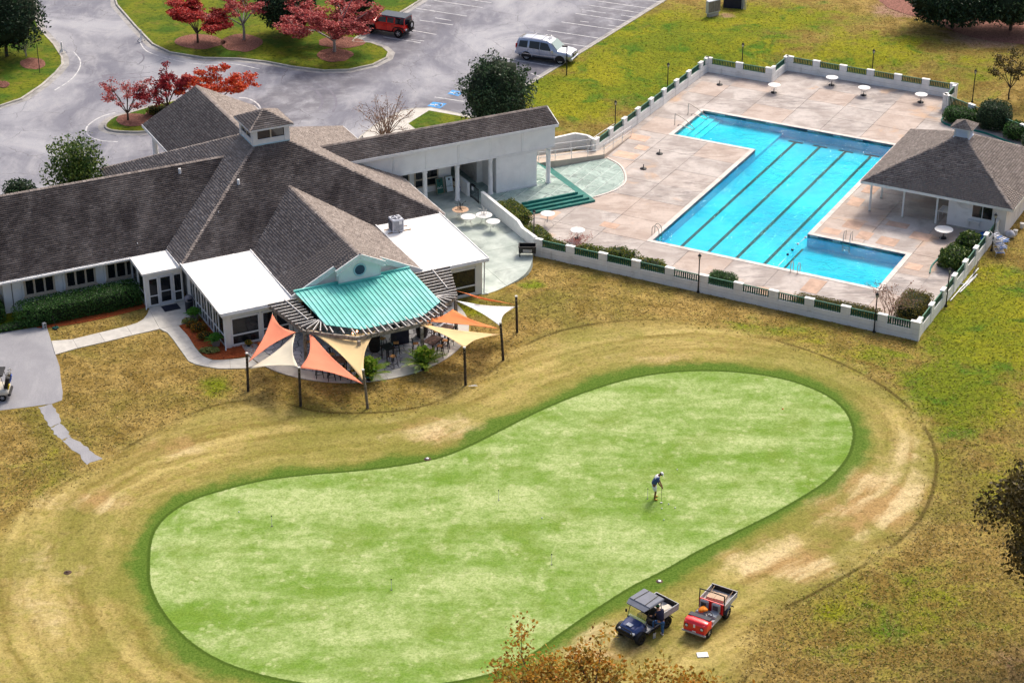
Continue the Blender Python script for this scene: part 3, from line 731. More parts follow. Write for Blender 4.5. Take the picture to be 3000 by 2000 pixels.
# ---------------------------------------------------------------- standing tufts in the rough
M_leaf('tuft_straw', [(0.13, 0.090, 0.022), (0.24, 0.168, 0.050), (0.33, 0.240, 0.085), (0.42, 0.33, 0.145), (0.16, 0.145, 0.028)], 0.8, 0.15)
M_leaf('tuft_green', [(0.085, 0.115, 0.010), (0.15, 0.18, 0.014), (0.22, 0.23, 0.020), (0.24, 0.22, 0.035), (0.095, 0.155, 0.014)], 0.8, 0.15)
def tufts():
    r = np.random.default_rng(5); n = 330000
    # even cover of the picture's footprint, thinned with distance
    px = r.uniform(-60, 3060, n); py = r.uniform(-40, 2060, n)
    dx, dv = (px - 1500) / FPX, -(py - 1000) / FPX; dz = -_s + dv * _c; t = CAM_H / -dz
    pts = np.stack([dx * t, (_c + dv * _s) * t], 1)
    ok = poly_sd(pts, APRON) > r.uniform(-1.0, 1.2, n)
    rect = lambda u0, u1, y0, y1: [tuple(bw(u, y)[:2]) for u, y in ((u0, y0), (u1, y0), (u1, y1), (u0, y1))]
    for poly in (DECK_W, CARPARK, rect(-17, 19, 7.5, 27), rect(-.3, 18.3, -.3, 8), rect(-3.2, 0, 7, 12), rect(14, 32, 14, 27)) + tuple(PAVED):
        ok &= poly_sd(pts, poly) > 0.12
    q = np.stack([(pts[:, 0] - BO.x) * math.cos(BA) + (pts[:, 1] - BO.y) * math.sin(BA), -(pts[:, 0] - BO.x) * math.sin(BA) + (pts[:, 1] - BO.y) * math.cos(BA)], 1)
    ok &= ((q[:, 0] - 8.35) ** 2 + (q[:, 1] + .95) ** 2 > 7.5 ** 2) & ~((q[:, 0] > 17.5) & (q[:, 0] < 33) & (q[:, 1] > -1.0 + np.maximum(0, q[:, 0] - 19) * .9) & (q[:, 1] < 22))
    pts, px, py = pts[ok], px[ok], py[ok]
    lush = np.zeros(len(pts))
    for bx, by, rx, ry, v in LUSH: lush = np.maximum(lush, v * np.exp(-((px - bx) / rx) ** 2 - ((py - by) / ry) ** 2))
    g = lush + r.normal(0, .22, len(pts)) > .5; z = hgn(pts) + .035
    for nm, k, mt in (('straw_tufts', ~g, 'tuft_straw'), ('grass_tufts', g, 'tuft_green')):
        P = np.column_stack([pts[k], z[k]]); m_ = len(P)
        d = r.normal(size=(m_, 3)); d[:, 2] = np.abs(d[:, 2]) * .25; d /= np.linalg.norm(d, axis=1)[:, None]
        e = np.cross(d, r.normal(size=(m_, 3))); e /= np.linalg.norm(e, axis=1)[:, None]
        L = r.uniform(.04, .10, m_)[:, None]; V = np.stack([P - d * L, P + e * L * .30, P + d * L, P - e * L * .30], 1).reshape(-1, 3)
        struct(obj(nm, mesh_np(nm, V, np.arange(4 * m_).reshape(m_, 4), mt)), 'stuff')
tufts()
# ================================================================ shingle roofs
def mat_shingle():
    m, nt, b, out = _new('shingle')
    g = nt.nodes.new('ShaderNodeNewGeometry'); vec = g.outputs['Position']
    at = nt.nodes.new('ShaderNodeAttribute'); at.attribute_name = 'algae'
    cr = nt.nodes.new('ShaderNodeValToRGB'); els = cr.color_ramp.elements
    for i, (p, c) in enumerate([(0.0, (0.190, 0.160, 0.146)), (0.25, (0.232, 0.198, 0.181)), (0.6, (0.268, 0.230, 0.210)), (0.9, (0.305, 0.264, 0.242)), (1.0, (0.36, 0.315, 0.29))]):
        if i > 1: els.new(p)
        els[min(i, len(els) - 1)].position = p; els[min(i, len(els) - 1)].color = c4(c)
    nt.links.new(g.outputs['Random Per Island'], cr.inputs[0])
    c = cr.outputs[0]
    big = noise_fac(nt, vec, 0.35, 5, 0.65, 0.6)
    stk = noise_fac(nt, vec, 0.8, 4, 0.65, 0.3, ((1.0, 0.22, 0.4), (0, 0, -BA)))
    k = fmath(nt, 'MULTIPLY', at.outputs['Fac'], fmath(nt, 'ADD', fmath(nt, 'MULTIPLY', ramp(nt, stk, 0.25, 0.62), 0.45), fmath(nt, 'ADD', 0.30, fmath(nt, 'MULTIPLY', ramp(nt, big, 0.30, 0.66), 0.25))))
    dark = mixc(nt, 1.0, c, (0.225, 0.212, 0.228), 'MULTIPLY')
    c = mixc(nt, fmath(nt, 'MULTIPLY', k, 1.0, True), c, dark)
    c = mixc(nt, fmath(nt, 'MULTIPLY', ramp(nt, noise_fac(nt, vec, 12, 3), 0.35, 0.65), 0.3), c, mixc(nt, 1.0, c, (0.6, 0.6, 0.6), 'MULTIPLY'))
    nt.links.new(c, b.inputs['Base Color']); b.inputs['Roughness'].default_value = 0.9; b.inputs['Specular IOR Level'].default_value = 0.2
    bp = nd(nt, 'ShaderNodeBump', Strength=0.3, Distance=0.01); nt.links.new(noise_fac(nt, vec, 40, 2), bp.inputs['Height']); nt.links.new(bp.outputs[0], b.inputs['Normal'])
mat_shingle()
class Roof:
    """planes of overlapping shingle tabs; the ones nearest the camera become single parts, the rest one joined part"""
    def __init__(s, course=0.175, tab=0.30): s.c = course; s.t = tab; s.full = []; s.cut = []
    def plane(s, pts, algae=0.3, skip=None):
        P = [Vector(p) for p in pts]
        e = (P[1] - P[0]).normalized()
        n = None
        for i in range(2, len(P)):
            n = e.cross(P[i] - P[0])
            if n.length > 1e-4: break
        n.normalize()
        if n.z < 0: n = -n
        t = n.cross(e).normalized()
        if t.z < 0: t = -t
        Q = [((p - P[0]).dot(e), (p - P[0]).dot(t)) for p in P]
        T1 = max(q[1] for q in Q); T0 = min(q[1] for q in Q)
        def scan(tt):
            xs = []
            for i in range(len(Q)):
                a, b = Q[i], Q[(i + 1) % len(Q)]
                if (a[1] > tt) != (b[1] > tt): xs.append(a[0] + (b[0] - a[0]) * (tt - a[1]) / (b[1] - a[1]))
            xs.sort(); return xs
        k = 0
        while True:
            t0 = T0 + k * s.c; 
            if t0 >= T1 - 0.03: break
            t1 = min(t0 + s.c * 1.12, T1)
            A, B = scan(t0 + 0.002), scan(t1 - 0.002)
            if len(A) != len(B) or not A:
                A = B = scan((t0 + t1) / 2)
            off = random.uniform(0, s.t)
            for j in range(0, len(A) - 1, 2):
                a0, a1, b0, b1 = A[j], A[j + 1], B[j], B[j + 1]
                x = math.floor((min(a0, b0) - off) / s.t) * s.t + off
                while x < max(a1, b1):
                    l, r = x + 0.004, x + s.t - 0.004
                    ql = [max(l, a0), min(r, a1), min(r, b1), max(l, b0)]
                    if ql[1] - ql[0] > 0.02 or ql[2] - ql[3] > 0.02:
                        ql[1] = max(ql[0], ql[1]); ql[2] = max(ql[3], ql[2])
                        lift = random.uniform(0.030, 0.052)
                        def W(a, tt, h): return P[0] + e * a + t * tt + n * h
                        V = [W(ql[0], t0, lift), W(ql[1], t0, lift), W(ql[2], t1, 0.004), W(ql[3], t1, 0.004), W(ql[0], t0, 0.0), W(ql[1], t0, 0.0)]
                        isf = l >= max(a0, b0) and r <= min(a1, b1) and abs((t1 - t0) - s.c * 1.12) < 1e-6
                        (s.full if isf else s.cut).append((V, algae, (W(x, t0, lift * .5), e, t, n)))
                    x += s.t
            k += 1
    def caps(s, a, b, algae=0.25, w=0.30, step=0.26):
        """overlapping cap pieces along a ridge or hip, from a up to b"""
        a, b = Vector(a), Vector(b); d = (b - a); L = d.length; d.normalize()
        side = Vector((-d.y, d.x, 0)).normalized(); up = d.cross(side); up = up if up.z > 0 else -up
        for k in range(int(L / step) + 1):
            p = a + d * min(k * step, L); q = a + d * min(k * step + step * 1.15, L)
            if (q - p).length < 0.03: continue
            h = 0.055 + random.uniform(0, 0.012)
            V = [p - side * w / 2 + up * (h - 0.085), p + up * h, q + up * (h - 0.02), q - side * w / 2 + up * (h - 0.1), p + side * w / 2 + up * (h - 0.085), q + side * w / 2 + up * (h - 0.1)]
            s.cut.append((V, algae, 'cap'))
    def build(s, parent, mat_root, nmax=300):
        camp = mat_root.inverted() @ Vector((0, 0, CAM_H))
        s.full.sort(key=lambda q: (q[2][0] - camp).length)
        single, rest = s.full[:nmax], s.full[nmax:] + s.cut
        V = []; F = []; A = []
        for v, a, info in rest:
            o = len(V); V += [tuple(p) for p in v]; A += [a] * 6
            if info == 'cap': F += [(o, o + 1, o + 2, o + 3), (o + 1, o + 4, o + 5, o + 2)]
            else: F += [(o, o + 1, o + 2, o + 3), (o + 4, o + 5, o + 1, o)]
        me = mesh_np('shingles', np.array(V), np.array(F), 'shingle')
        at = me.attributes.new('algae', 'FLOAT', 'POINT'); at.data.foreach_set('value', np.array(A, np.float32))
        struct(obj('shingles', me, parent), 'stuff')
        tabs = {}
        for v, a, (p, e, t, n) in single:
            key = round(a, 1)
            if key not in tabs:
                w, c = s.t, s.c * 1.12
                vv = [(0.004, 0, 0.011), (w - 0.004, 0, 0.011), (w - 0.004, c, -0.007), (0.004, c, -0.007), (0.004, 0, -0.011), (w - 0.004, 0, -0.011), (0.004, c, -0.011), (w - 0.004, c, -0.011)]
                mt = mesh_np('shingle', np.array(vv), np.array([(0, 1, 2, 3), (4, 5, 1, 0), (5, 7, 2, 1), (6, 4, 0, 3), (4, 6, 7, 5)]), 'shingle')
                at = mt.attributes.new('algae', 'FLOAT', 'POINT'); at.data.foreach_set('value', np.full(8, a, np.float32))
                tabs[key] = mt
            Mx = Matrix(((e.x, t.x, n.x, p.x), (e.y, t.y, n.y, p.y), (e.z, t.z, n.z, p.z), (0, 0, 0, 1)))
            obj('shingle', tabs[key], parent, Mx)
def roof_deck(parent, planes, thick=0.14, mat='white_paint', name='roof_deck'):
    mb = MB()
    for pts in planes: mb.extrude([Vector(p) - Vector((0, 0, 0.004)) for p in pts], (0, 0, -thick))
    return mb.build(name, mat, parent)
def fascia(parent, pts, h=0.2, w=0.06, mat='white_paint', name='fascia'):
    for a, b in zip(pts[:-1], pts[1:]):
        bar_(name, mat, parent)(a, b, w, h)

# ================================================================ pool
def mat_deck():
    m, nt, b, out = _new('deck_concrete')
    vec = nt.nodes.new('ShaderNodeNewGeometry').outputs['Position']
    oi = nt.nodes.new('ShaderNodeObjectInfo').outputs['Random']
    c = mixc(nt, ramp(nt, noise_fac(nt, vec, 0.5, 5, 0.6, 0.4), 0.35, 0.65), (0.365, 0.318, 0.292), (0.53, 0.480, 0.448))
    st = ramp(nt, noise_fac(nt, vec, 1.3, 7, 0.78, 0.8, ((0.40, 1.5, 1), (0, 0, R(10)))), 0.44, 0.64)
    msk = ramp(nt, noise_fac(nt, vec, 0.14, 3, 0.5), 0.36, 0.60)
    c = mixc(nt, fmath(nt, 'MULTIPLY', fmath(nt, 'MULTIPLY', st, msk), 0.8), c, (0.20, 0.18, 0.175))
    c = mixc(nt, fmath(nt, 'MULTIPLY', ramp(nt, oi, 0.72, 0.74), 0.35), c, (0.52, 0.37, 0.28))
    c = mixc(nt, fmath(nt, 'MULTIPLY', ramp(nt, noise_fac(nt, vec, 0.33, 4, 0.5, 0.3), 0.60, 0.70), 0.6), c, (0.56, 0.37, 0.235))
    c = mixc(nt, fmath(nt, 'MULTIPLY', ramp(nt, noise_fac(nt, vec, 6, 4, 0.75), 0.50, 0.68), 0.35), c, (0.26, 0.23, 0.22))
    nt.links.new(c, b.inputs['Base Color']); b.inputs['Roughness'].default_value = 0.85; b.inputs['Specular IOR Level'].default_value = 0.25
    bp = nd(nt, 'ShaderNodeBump', Strength=0.15, Distance=0.02); nt.links.new(noise_fac(nt, vec, 20, 3), bp.inputs['Height']); nt.links.new(bp.outputs[0], b.inputs['Normal'])
mat_deck()
M('coping', (0.62, 0.56, 0.52), 0.7, 0.1, 2, stain=(0.45, 0.36, 0.31), stain_scale=1.2, stain_rng=(0.5, 0.8), obj_var=0.06)
M('deck_patch', (0.54, 0.37, 0.28), 0.85, 0.14, 1.5, stain=(0.38, 0.27, 0.21), stain_scale=0.9, obj_var=0.16)
M('pool_shell', (0.002, 0.52, 0.78), 0.5, 0.03, 0.16, col2=(0.004, 0.66, 0.82))
M('pool_step', (0.38, 0.78, 0.88), 0.5, 0.05, 0.8)
M('navy_tile', (0.012, 0.03, 0.13), 0.3, 0.3, 3)
M('lane_black', (0.004, 0.008, 0.022), 0.5, 0.2, 2)
M('marker_tile', (0.72, 0.74, 0.74), 0.35, 0.05, 3)
M('steel', (0.42, 0.38, 0.35), 0.35, 0.15, 6, metal=0.85)
def mat_water():
    m, nt, b, out = _new('pool_water')
    nt.nodes.remove(b)
    vec = nt.nodes.new('ShaderNodeNewGeometry').outputs['Position']
    h1 = noise_fac(nt, vec, 1.5, 4, 0.6, 0.6); h2 = noise_fac(nt, vec, 5.0, 3, 0.6, 0.3)
    hh = fmath(nt, 'ADD', h1, fmath(nt, 'MULTIPLY', h2, 0.35))
    calm = ramp(nt, noise_fac(nt, vec, 0.12, 2), 0.36, 0.60)
    bp = nd(nt, 'ShaderNodeBump', Distance=0.30); nt.links.new(fmath(nt, 'ADD', 0.15, fmath(nt, 'MULTIPLY', calm, 0.85)), bp.inputs['Strength']); nt.links.new(hh, bp.inputs['Height'])
    gl = nd(nt, 'ShaderNodeBsdfGlossy', Roughness=0.03); nt.links.new(bp.outputs[0], gl.inputs['Normal'])
    tr = nt.nodes.new('ShaderNodeBsdfTransparent')
    tint = mixc(nt, ramp(nt, hh, 0.45, 0.9), (0.12, 0.93, 0.97), (0.30, 1.0, 1.0)); nt.links.new(tint, tr.inputs[0])
    fr = nd(nt, 'ShaderNodeFresnel', IOR=1.33); nt.links.new(bp.outputs[0], fr.inputs['Normal'])
    mx = nt.nodes.new('ShaderNodeMixShader'); nt.links.new(fmath(nt, 'MULTIPLY', fr.outputs[0], 0.55), mx.inputs[0]); nt.links.new(tr.outputs[0], mx.inputs[1]); nt.links.new(gl.outputs[0], mx.inputs[2])
    nt.links.new(mx.outputs[0], out.inputs[0])
mat_water()

POOL = [(0, 0), (16.75, 0), (16.75, 6.2), (9.4, 6.2), (9.4, 25.65), (-7.05, 25.65), (-7.05, 19.62), (0, 19.62)]
CW = 0.36
POOLC = offset_poly(POOL, -CW)
deck = struct(thing('pool_deck', '', '', PO, PA)); del deck['label']; del deck['category']
xl = [-24, -21, -18, -15.2, -12.4, -10.0, POOLC[5][0], -3.9, POOLC[0][0], 3.0, 6.4, POOLC[3][0], 13.4, POOLC[1][0], 19.3, 23]
yl = [-7, -3.4, POOLC[0][1], 3.1, POOLC[2][1], 9.7, 12.9, 16.1, POOLC[6][1], 22.6, POOLC[4][1], 29.2, 32.2, 35.2, 39]
k = 0
for i in range(len(xl) - 1):
    for j in range(len(yl) - 1):
        cx, cy = (xl[i] + xl[i + 1]) / 2, (yl[j] + yl[j + 1]) / 2
        if poly_sd(np.array([[cx, cy]]), POOLC)[0] < 0: continue
        cell = [(xl[i], yl[j]), (xl[i + 1], yl[j]), (xl[i + 1], yl[j + 1]), (xl[i], yl[j + 1])]
        pc = clip_poly(DECK, cell)
        if len(pc) < 3 or abs(area(pc)) < 0.3: continue
        dedup = [p for q, p in enumerate(pc) if math.hypot(p[0] - pc[q - 1][0], p[1] - pc[q - 1][1]) > 0.02]
        if len(dedup) < 3: continue
        rect = abs(area(pc) - (xl[i + 1] - xl[i]) * (yl[j + 1] - yl[j])) < 1e-3
        g = 0.014
        mb = MB()
        if rect: mb.box(xl[i] + g, xl[i + 1] - g, yl[j] + g, yl[j + 1] - g, -0.25, random.uniform(-0.006, 0.004))
        else: mb.prism(dedup, -0.25, random.uniform(-0.006, 0.004))
        mb.build('slab', 'deck_concrete', deck)
# repaired squares, a different mix
for (x0, x1, y0, y1) in [(10.0, 11.0, 12.6, 14.2), (11.1, 12.4, 8.6, 10.0), (12.6, 13.6, 7.2, 8.6), (14.2, 15.6, 7.0, 8.4), (10.1, 11.4, 7.0, 8.0), (13.8, 15.4, 10.4, 11.3), (-9.5, -7.6, 13.2, 14.4), (17.3, 18.4, 4.0, 5.0), (-4.5, -3.2, 0.5, 1.4), (12.2, 13.4, -2.8, -0.6), (-10.1, -8.4, 17.0, 18.2), (10.2, 11.2, 15.4, 17.2), (-9.0, -8.0, -0.2, 1.4), (16.0, 17.4, 9.0, 10.3), (-8.6, -7.6, 15.3, 16.2)]:
    box_('repair_patch', 'deck_patch', deck)(x0, x1, y0, y1, -0.02, 0.010)
# coping stones
for i in range(len(POOL)):
    a, b = Vector(POOL[i]), Vector(POOL[(i + 1) % len(POOL)]); ac, bc = Vector(POOLC[i]), Vector(POOLC[(i + 1) % len(POOLC)])
    n = max(2, round((b - a).length / 1.22))
    for q in range(n):
        t0, t1 = q / n, (q + 1) / n; e = 0.004 / (b - a).length
        quad = [a.lerp(b, t0 + e), a.lerp(b, t1 - e), ac.lerp(bc, t1 - e), ac.lerp(bc, t0 + e)]
        mb = MB(); mb.prism([tuple(p) for p in quad], -0.24, 0.022); mb.build('coping_stone', 'coping', deck)
# basin
WZ, FZ = -0.14, -0.95
basin = MB(); N = len(POOL)
for i in range(N):
    a, b = POOL[i], POOL[(i + 1) % N]
    for z0, z1, mi in ((-0.26, -0.003, 1), (FZ - 0.05, -0.26, 0)):
        basin.add([(*a, z0), (*b, z0), (*b, z1), (*a, z1)], [(3, 2, 1, 0)], mi)
basin.box(0.0, 9.4, 0.0, 25.65, FZ - 0.3, FZ); basin.box(9.4, 16.75, 0, 6.2, FZ - 0.3, FZ - 0.003); basin.box(-7.05, 0, 19.62, 25.65, FZ - 0.3, FZ + 0.25)
basin_o = struct(basin.build('pool_basin', ['pool_shell', 'navy_tile'], None, PM))
for k, (x, z) in enumerate([(-6.4, -0.32), (-5.9, -0.46), (-5.4, -0.60)]):
    box_('step', 'pool_step', basin_o)(-7.05, x, 19.63, 25.64, FZ + 0.2, z + 0.0 - 0.0)
for lp in [(2330, 418), (2402, 431), (2477, 445), (2553, 457)]:
    p = PMI @ pw(*lp, ZD + FZ); x, y = p.x, p.y
    mb = MB(); mb.box(x - 0.13, x + 0.13, 0.3, y, FZ, FZ + 0.008); mb.box(x - 0.62, x + 0.62, y - 0.05, y + 0.2, FZ + 0.0, FZ + 0.009)
    mb.build('lane_line', 'lane_black', basin_o)
p = PMI @ pw(2366, 700, ZD + FZ)
box_('lane_line', 'lane_black', basin_o)(9.25, 9.42, 0.2, 5.6, FZ, FZ + 0.012)
box_('drain_cover', 'pool_step', basin_o)(14.3, 15.2, 1.2, 2.0, FZ - 0.1, FZ + 0.01)
for (x, y, ax) in [(-5.4, 25.62, 0), (-1.2, 25.62, 0), (2.4, 25.62, 0), (4.6, 25.62, 0), (6.5, 25.62, 0), (11.6, 6.17, 0), (14.0, 6.17, 0), (9.9, 6.17, 0)]:
    mb = MB(); mb.box(x - 0.28, x + 0.28, y - 0.004, y + 0.01, -0.13, -0.03)
    mk = mb.build('depth_marker', 'marker_tile', basin_o)
    t = MB()
    for dx in (-0.16, -0.06, 0.06, 0.16): t.box(x + dx - 0.022, x + dx + 0.022, y - 0.008, y - 0.0035, -0.115, -0.045)
    t.build('marker_digits', 'navy_tile', mk)
wm = MB(); wm.add([(p[0], p[1], WZ) for p in offset_poly(POOL, 0.002)], [tuple(range(N))])
water = struct(wm.build('pool_water', 'pool_water', None, PM))
# floats on the rope between the lanes and the shallow bay
M('float_white', (0.75, 0.75, 0.72), 0.4, 0.05, 3); M('float_navy', (0.02, 0.03, 0.10), 0.4, 0.1, 3)
rope = thing('float_line', 'sunken rope with small round floats crossing the pool corner by the ladder', 'pool rope', pl(9.4, 6.0, WZ), PA)
tube_('rope', 'float_white', rope)([(0, 0, 0.02), (-0.15, -1.3, -0.03), (-0.05, -3.0, -0.05), (0.0, -5.6, 0.02)], 0.02, 5)
for y, c in ((-0.15, 'float_white'), (-1.5, 'float_white'), (-2.6, 'float_navy'), (-3.5, 'float_navy')):
    lathe_('float', c, rope)([(0.02, -0.09), (0.08, -0.06), (0.10, 0), (0.08, 0.06), (0.02, 0.09)], 10, T=Tm(-0.08 if y < -1 else 0, y, 0.03))

# ---------------------------------------------------------------- rails and ladders
def ladder(x, y, rz, label, steps=True):
    t = thing('pool_ladder', label, 'pool ladder', pl(x, y, 0), PA + rz, 'pool ladders')
    for s_ in (-0.25, 0.25):
        pts = [(s_, 0.45, 0.0), (s_, 0.45, 0.5), (s_, 0.40, 0.68), (s_, 0.24, 0.78), (s_, 0.05, 0.70), (s_, -0.08, 0.45), (s_, -0.10, 0.0), (s_, -0.10, -0.75)]
        tube_('rail', 'steel', t)(smooth_open(pts, 3), 0.027, 6)
    for z in (-0.2, -0.4, -0.6):
        box_('tread', 'marker_tile', t)(-0.25, 0.25, -0.15, -0.06, z, z + 0.03)
    return t
ladder(12.35, 6.25, 0, 'steel pool ladder with treads at the covered pavilion side of the shallow bay')
ladder(10.9, -0.05, math.pi, 'steel pool ladder on the coping beside the picket fence lawn side')
ladder(0.05, 1.0, math.pi / 2, 'steel pool ladder leaning low over the lane corner near two round tables')
def grab_rail(x, y, label):
    t = thing('grab_rail', label, 'pool handrail', pl(x, y, 0), PA, 'grab rails at the pool steps')
    tube_('rail', 'steel', t)(smooth_open([(-0.9, 0, 0), (-0.9, 0, 0.85), (-0.78, 0, 0.95), (0.0, 0, 0.62), (0.75, 0, 0.1), (0.8, 0, -0.05), (0.6, 0, -0.1), (-0.3, 0, 0.12), (-0.55, 0, 0.1), (-0.6, 0, 0.0)], 3), 0.03, 6)
    for xx in (-0.9, -0.6):
        lathe_('flange', 'steel', t)([(0.07, 0), (0.07, 0.02), (0.03, 0.03)], 10, T=Tm(xx, 0, 0.02))
grab_rail(-6.9, 24.2, 'bent steel grab rail at the pool steps, farther from the building ramp')
grab_rail(-6.9, 21.5, 'bent steel grab rail at the pool steps, closer to the building ramp')

# ---------------------------------------------------------------- picket fence on block wall
M('fence_green', (0.012, 0.075, 0.048), 0.55, 0.25, 4, stain=(0.05, 0.11, 0.08), stain_scale=2.0, stain_rng=(0.55, 0.8))
M('fence_rail_green', (0.06, 0.19, 0.13), 0.6, 0.2, 3)
SLAT = MB(); SLAT.box(-0.052, 0.052, -0.012, 0.012, 0, 0.46); SLAT_ME = SLAT.mesh('slat'); SLAT_ME.materials.append(MATS['fence_green'])
def fence(label, a, b, posts, zb=-0.15, wall_h=0.74, top=1.26, inward=1, last=True, rail_only=(), solid=(), name='picket_fence'):
    """a,b in pool frame; posts: distances along the run of the pillar centres"""
    A, B = Vector(a), Vector(b); d = (B - A); ang = math.atan2(d.y, d.x)
    t = thing(name, label, 'fence', pl(a[0], a[1], 0), PA + ang)
    for i, s_ in enumerate(posts):
        p = box_('pillar', 'block_white', t)(s_ - 0.31, s_ + 0.31, -0.125, 0.125, zb, top)
        box_('pillar_cap', 'block_white', p)(s_ - 0.335, s_ + 0.335, -0.15, 0.15, top, top + 0.06)
        # block courses showing on the pillar
        for z in (0.4, 0.8):
            box_('mortar_joint', 'kerb_concrete', p)(s_ - 0.314, s_ + 0.314, -0.129, 0.129, z, z + 0.012)
    for i in range(len(posts) - 1):
        x0, x1 = posts[i] + 0.31, posts[i + 1] - 0.31
        h = top if i in solid else wall_h
        if i not in rail_only:
            w = box_('wall', 'block_white', t)(x0, x1, -0.10, 0.10, zb, h)
            box_('mortar_joint', 'kerb_concrete', w)(x0 + .02, x1 - .02, -0.103, 0.103, 0.36, 0.372)
        if i in solid: continue
        z0 = 0.05 if i in rail_only else wall_h
        mb = MB(); mb.box(x0, x1, -0.03, 0.03, top - 0.06, top); mb.box(x0, x1, -0.018, 0.018, z0 + 0.01, z0 + 0.06)
        pan = mb.build('picket_panel', 'fence_rail_green', t)
        n = max(3, int((x1 - x0) / 0.148)); sz = (top - 0.06 - z0 - 0.0) / 0.46
        for k in range(n):
            o = obj('slat', SLAT_ME, pan); o.location = (x0 + (k + 0.5) * (x1 - x0) / n, -0.0305 * inward, z0 + 0.0); o.scale = (1, 1, sz)
    return t
fence('white block wall with green picket panels along the brown lawn side of the pool', (-6.35, -6.15), (21.45, -6.15), [0.33 + 2.515 * i for i in range(11)] + [27.7])
fence('white block wall with green picket panels running from the pavilion to the corner lamp', (21.45, -6.15), (21.45, 12.6), [0.45 + 2.52 * i for i in range(8)])
fence('long white block wall with green picket panels beside the grass slope to the car park', (-10.75, 12.6), (-10.55, 34.6), [0.3 + 2.53 * i for i in range(9)] + [21.85], inward=-1)
fence('white picket panel wall joining the setback behind the umbrella base', (-10.55, 34.6), (-4.6, 34.6), [0.12, 3.0, 5.75], inward=-1)
fence('short white picket panel wall at the setback corner of the pool deck', (-4.6, 34.6), (-4.6, 38.2), [0.35, 3.45], inward=-1)
fence('white picket panel wall behind the row of round white tables', (-4.6, 38.2), (10.5, 38.2), [0.3 + 2.44 * i for i in range(7)], inward=-1)
fence('short white picket panel wall turning down beside the clipped shrub', (10.5, 38.2), (10.5, 35.2), [0.3, 2.75], inward=-1)
fence('low green picket railing half hidden by clipped round shrubs', (10.5, 35.4), (21.5, 29.8), [0.1, 2.9, 5.7, 8.5, 11.2], rail_only=(0, 1, 2, 3), inward=-1, wall_h=0.3)
fence('white block wall with green panel behind the pavilion beside dark shrubs', (21.3, 29.8), (22.9, 23.6), [0.3, 3.2, 6.1])

# ---------------------------------------------------------------- pavilion
M('pav_wall', (0.74, 0.73, 0.72), 0.75, 0.05, 1.0, stain=(0.45, 0.43, 0.41), stain_scale=0.8)
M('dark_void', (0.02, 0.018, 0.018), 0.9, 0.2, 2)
M_glass('window_glass')
M('louver_blue', (0.50, 0.58, 0.72), 0.6, 0.06, 3)
M('trim_lilac', (0.62, 0.64, 0.68), 0.6, 0.05, 2)
PX0, PX1, PY0, PY1, PE, PR = 11.35, 22.65, 11.5, 23.15, 2.58, 5.35
pav = thing('pool_pavilion', 'open sided pool pavilion with hipped shingle roof and small louvred cupola', 'pavilion', PO, PA)
cx, cy = (PX0 + PX1) / 2, (PY0 + PY1) / 2
c_ = [(PX0, PY0, PE), (PX1, PY0, PE), (PX1, PY1, PE), (PX0, PY1, PE)]; ap1, ap2 = (cx, cy - 0.15, PR), (cx, cy + 0.15, PR)
planes = [[c_[0], c_[1], ap1], [c_[1], c_[2], ap2, ap1], [c_[2], c_[3], ap2], [c_[3], c_[0], ap1, ap2]]
pr = roof_deck(pav, planes, 0.12, 'white_paint', 'roof')
rf = Roof()
for p, al in zip(planes, (0.45, 0.35, 0.3, 0.05)): rf.plane(p, al)
for q, ap_ in ((c_[0], ap1), (c_[1], ap1), (c_[2], ap2), (c_[3], ap2)): rf.caps(q, ap_, 0.1)
rf.build(pr, PM)
ring = [(PX0, PY0, PE - 0.1), (PX1, PY0, PE - 0.1), (PX1, PY1, PE - 0.1), (PX0, PY1, PE - 0.1), (PX0, PY0, PE - 0.1)]
fascia(pav, ring, 0.20, 0.05)
box_('soffit', 'pav_wall', pav)(PX0 + .1, PX1 - .1, PY0 + .1, PY1 - .1, PE - 0.16, PE - 0.13)
for x, y in [(11.95, 12.3), (14.45, 12.3), (16.95, 12.3), (11.95, 15.0), (11.95, 19.0), (11.95, 22.5), (14.5, 22.5)]:
    p = box_('post', 'white_paint', pav)(x - .06, x + .06, y - .06, y + .06, 0, PE - 0.15)
    box_('post_base', 'kerb_concrete', p)(x - .09, x + .09, y - .09, y + .09, 0.0, 0.06)
wl = box_('room_wall', 'pav_wall', pav)(17.75, 22.0, 12.35, 22.4, 0, PE - 0.16)
box_('plinth', 'kerb_concrete', wl)(17.72, 22.03, 12.32, 12.38, -0.02, 0.14)
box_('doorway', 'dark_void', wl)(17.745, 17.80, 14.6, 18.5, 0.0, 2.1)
win = MB(); win.box(19.5, 21.05, 12.30, 12.36, 1.05, 2.15); win = win.build('window', 'white_paint', pav)
for x0, x1 in ((19.56, 20.25), (20.31, 20.99)):
    box_('pane', 'window_glass', win)(x0, x1, 12.285, 12.31, 1.12, 2.09)
sh = box_('serving_shelf', 'white_paint', pav)(19.3, 20.25, 11.95, 12.33, 0.86, 0.91)
for x in (19.4, 20.15):
    bar_('bracket', 'white_paint', sh)((x, 12.32, 0.45), (x, 12.02, 0.86), 0.04, 0.04)
for x0, x1 in ((19.35, 20.2), (20.3, 21.2)):
    box_('wall_panel', 'pav_wall', wl)(x0, x1, 12.325, 12.345, 0.2, 0.82)
cup = box_('cupola', 'trim_lilac', pav)(cx - .56, cx + .56, cy - .56, cy + .56, PR - 0.6, PR + 0.55)
box_('cupola_base', 'louver_blue', cup)(cx - .62, cx + .62, cy - .62, cy + .62, PR - 0.40, PR - 0.22)
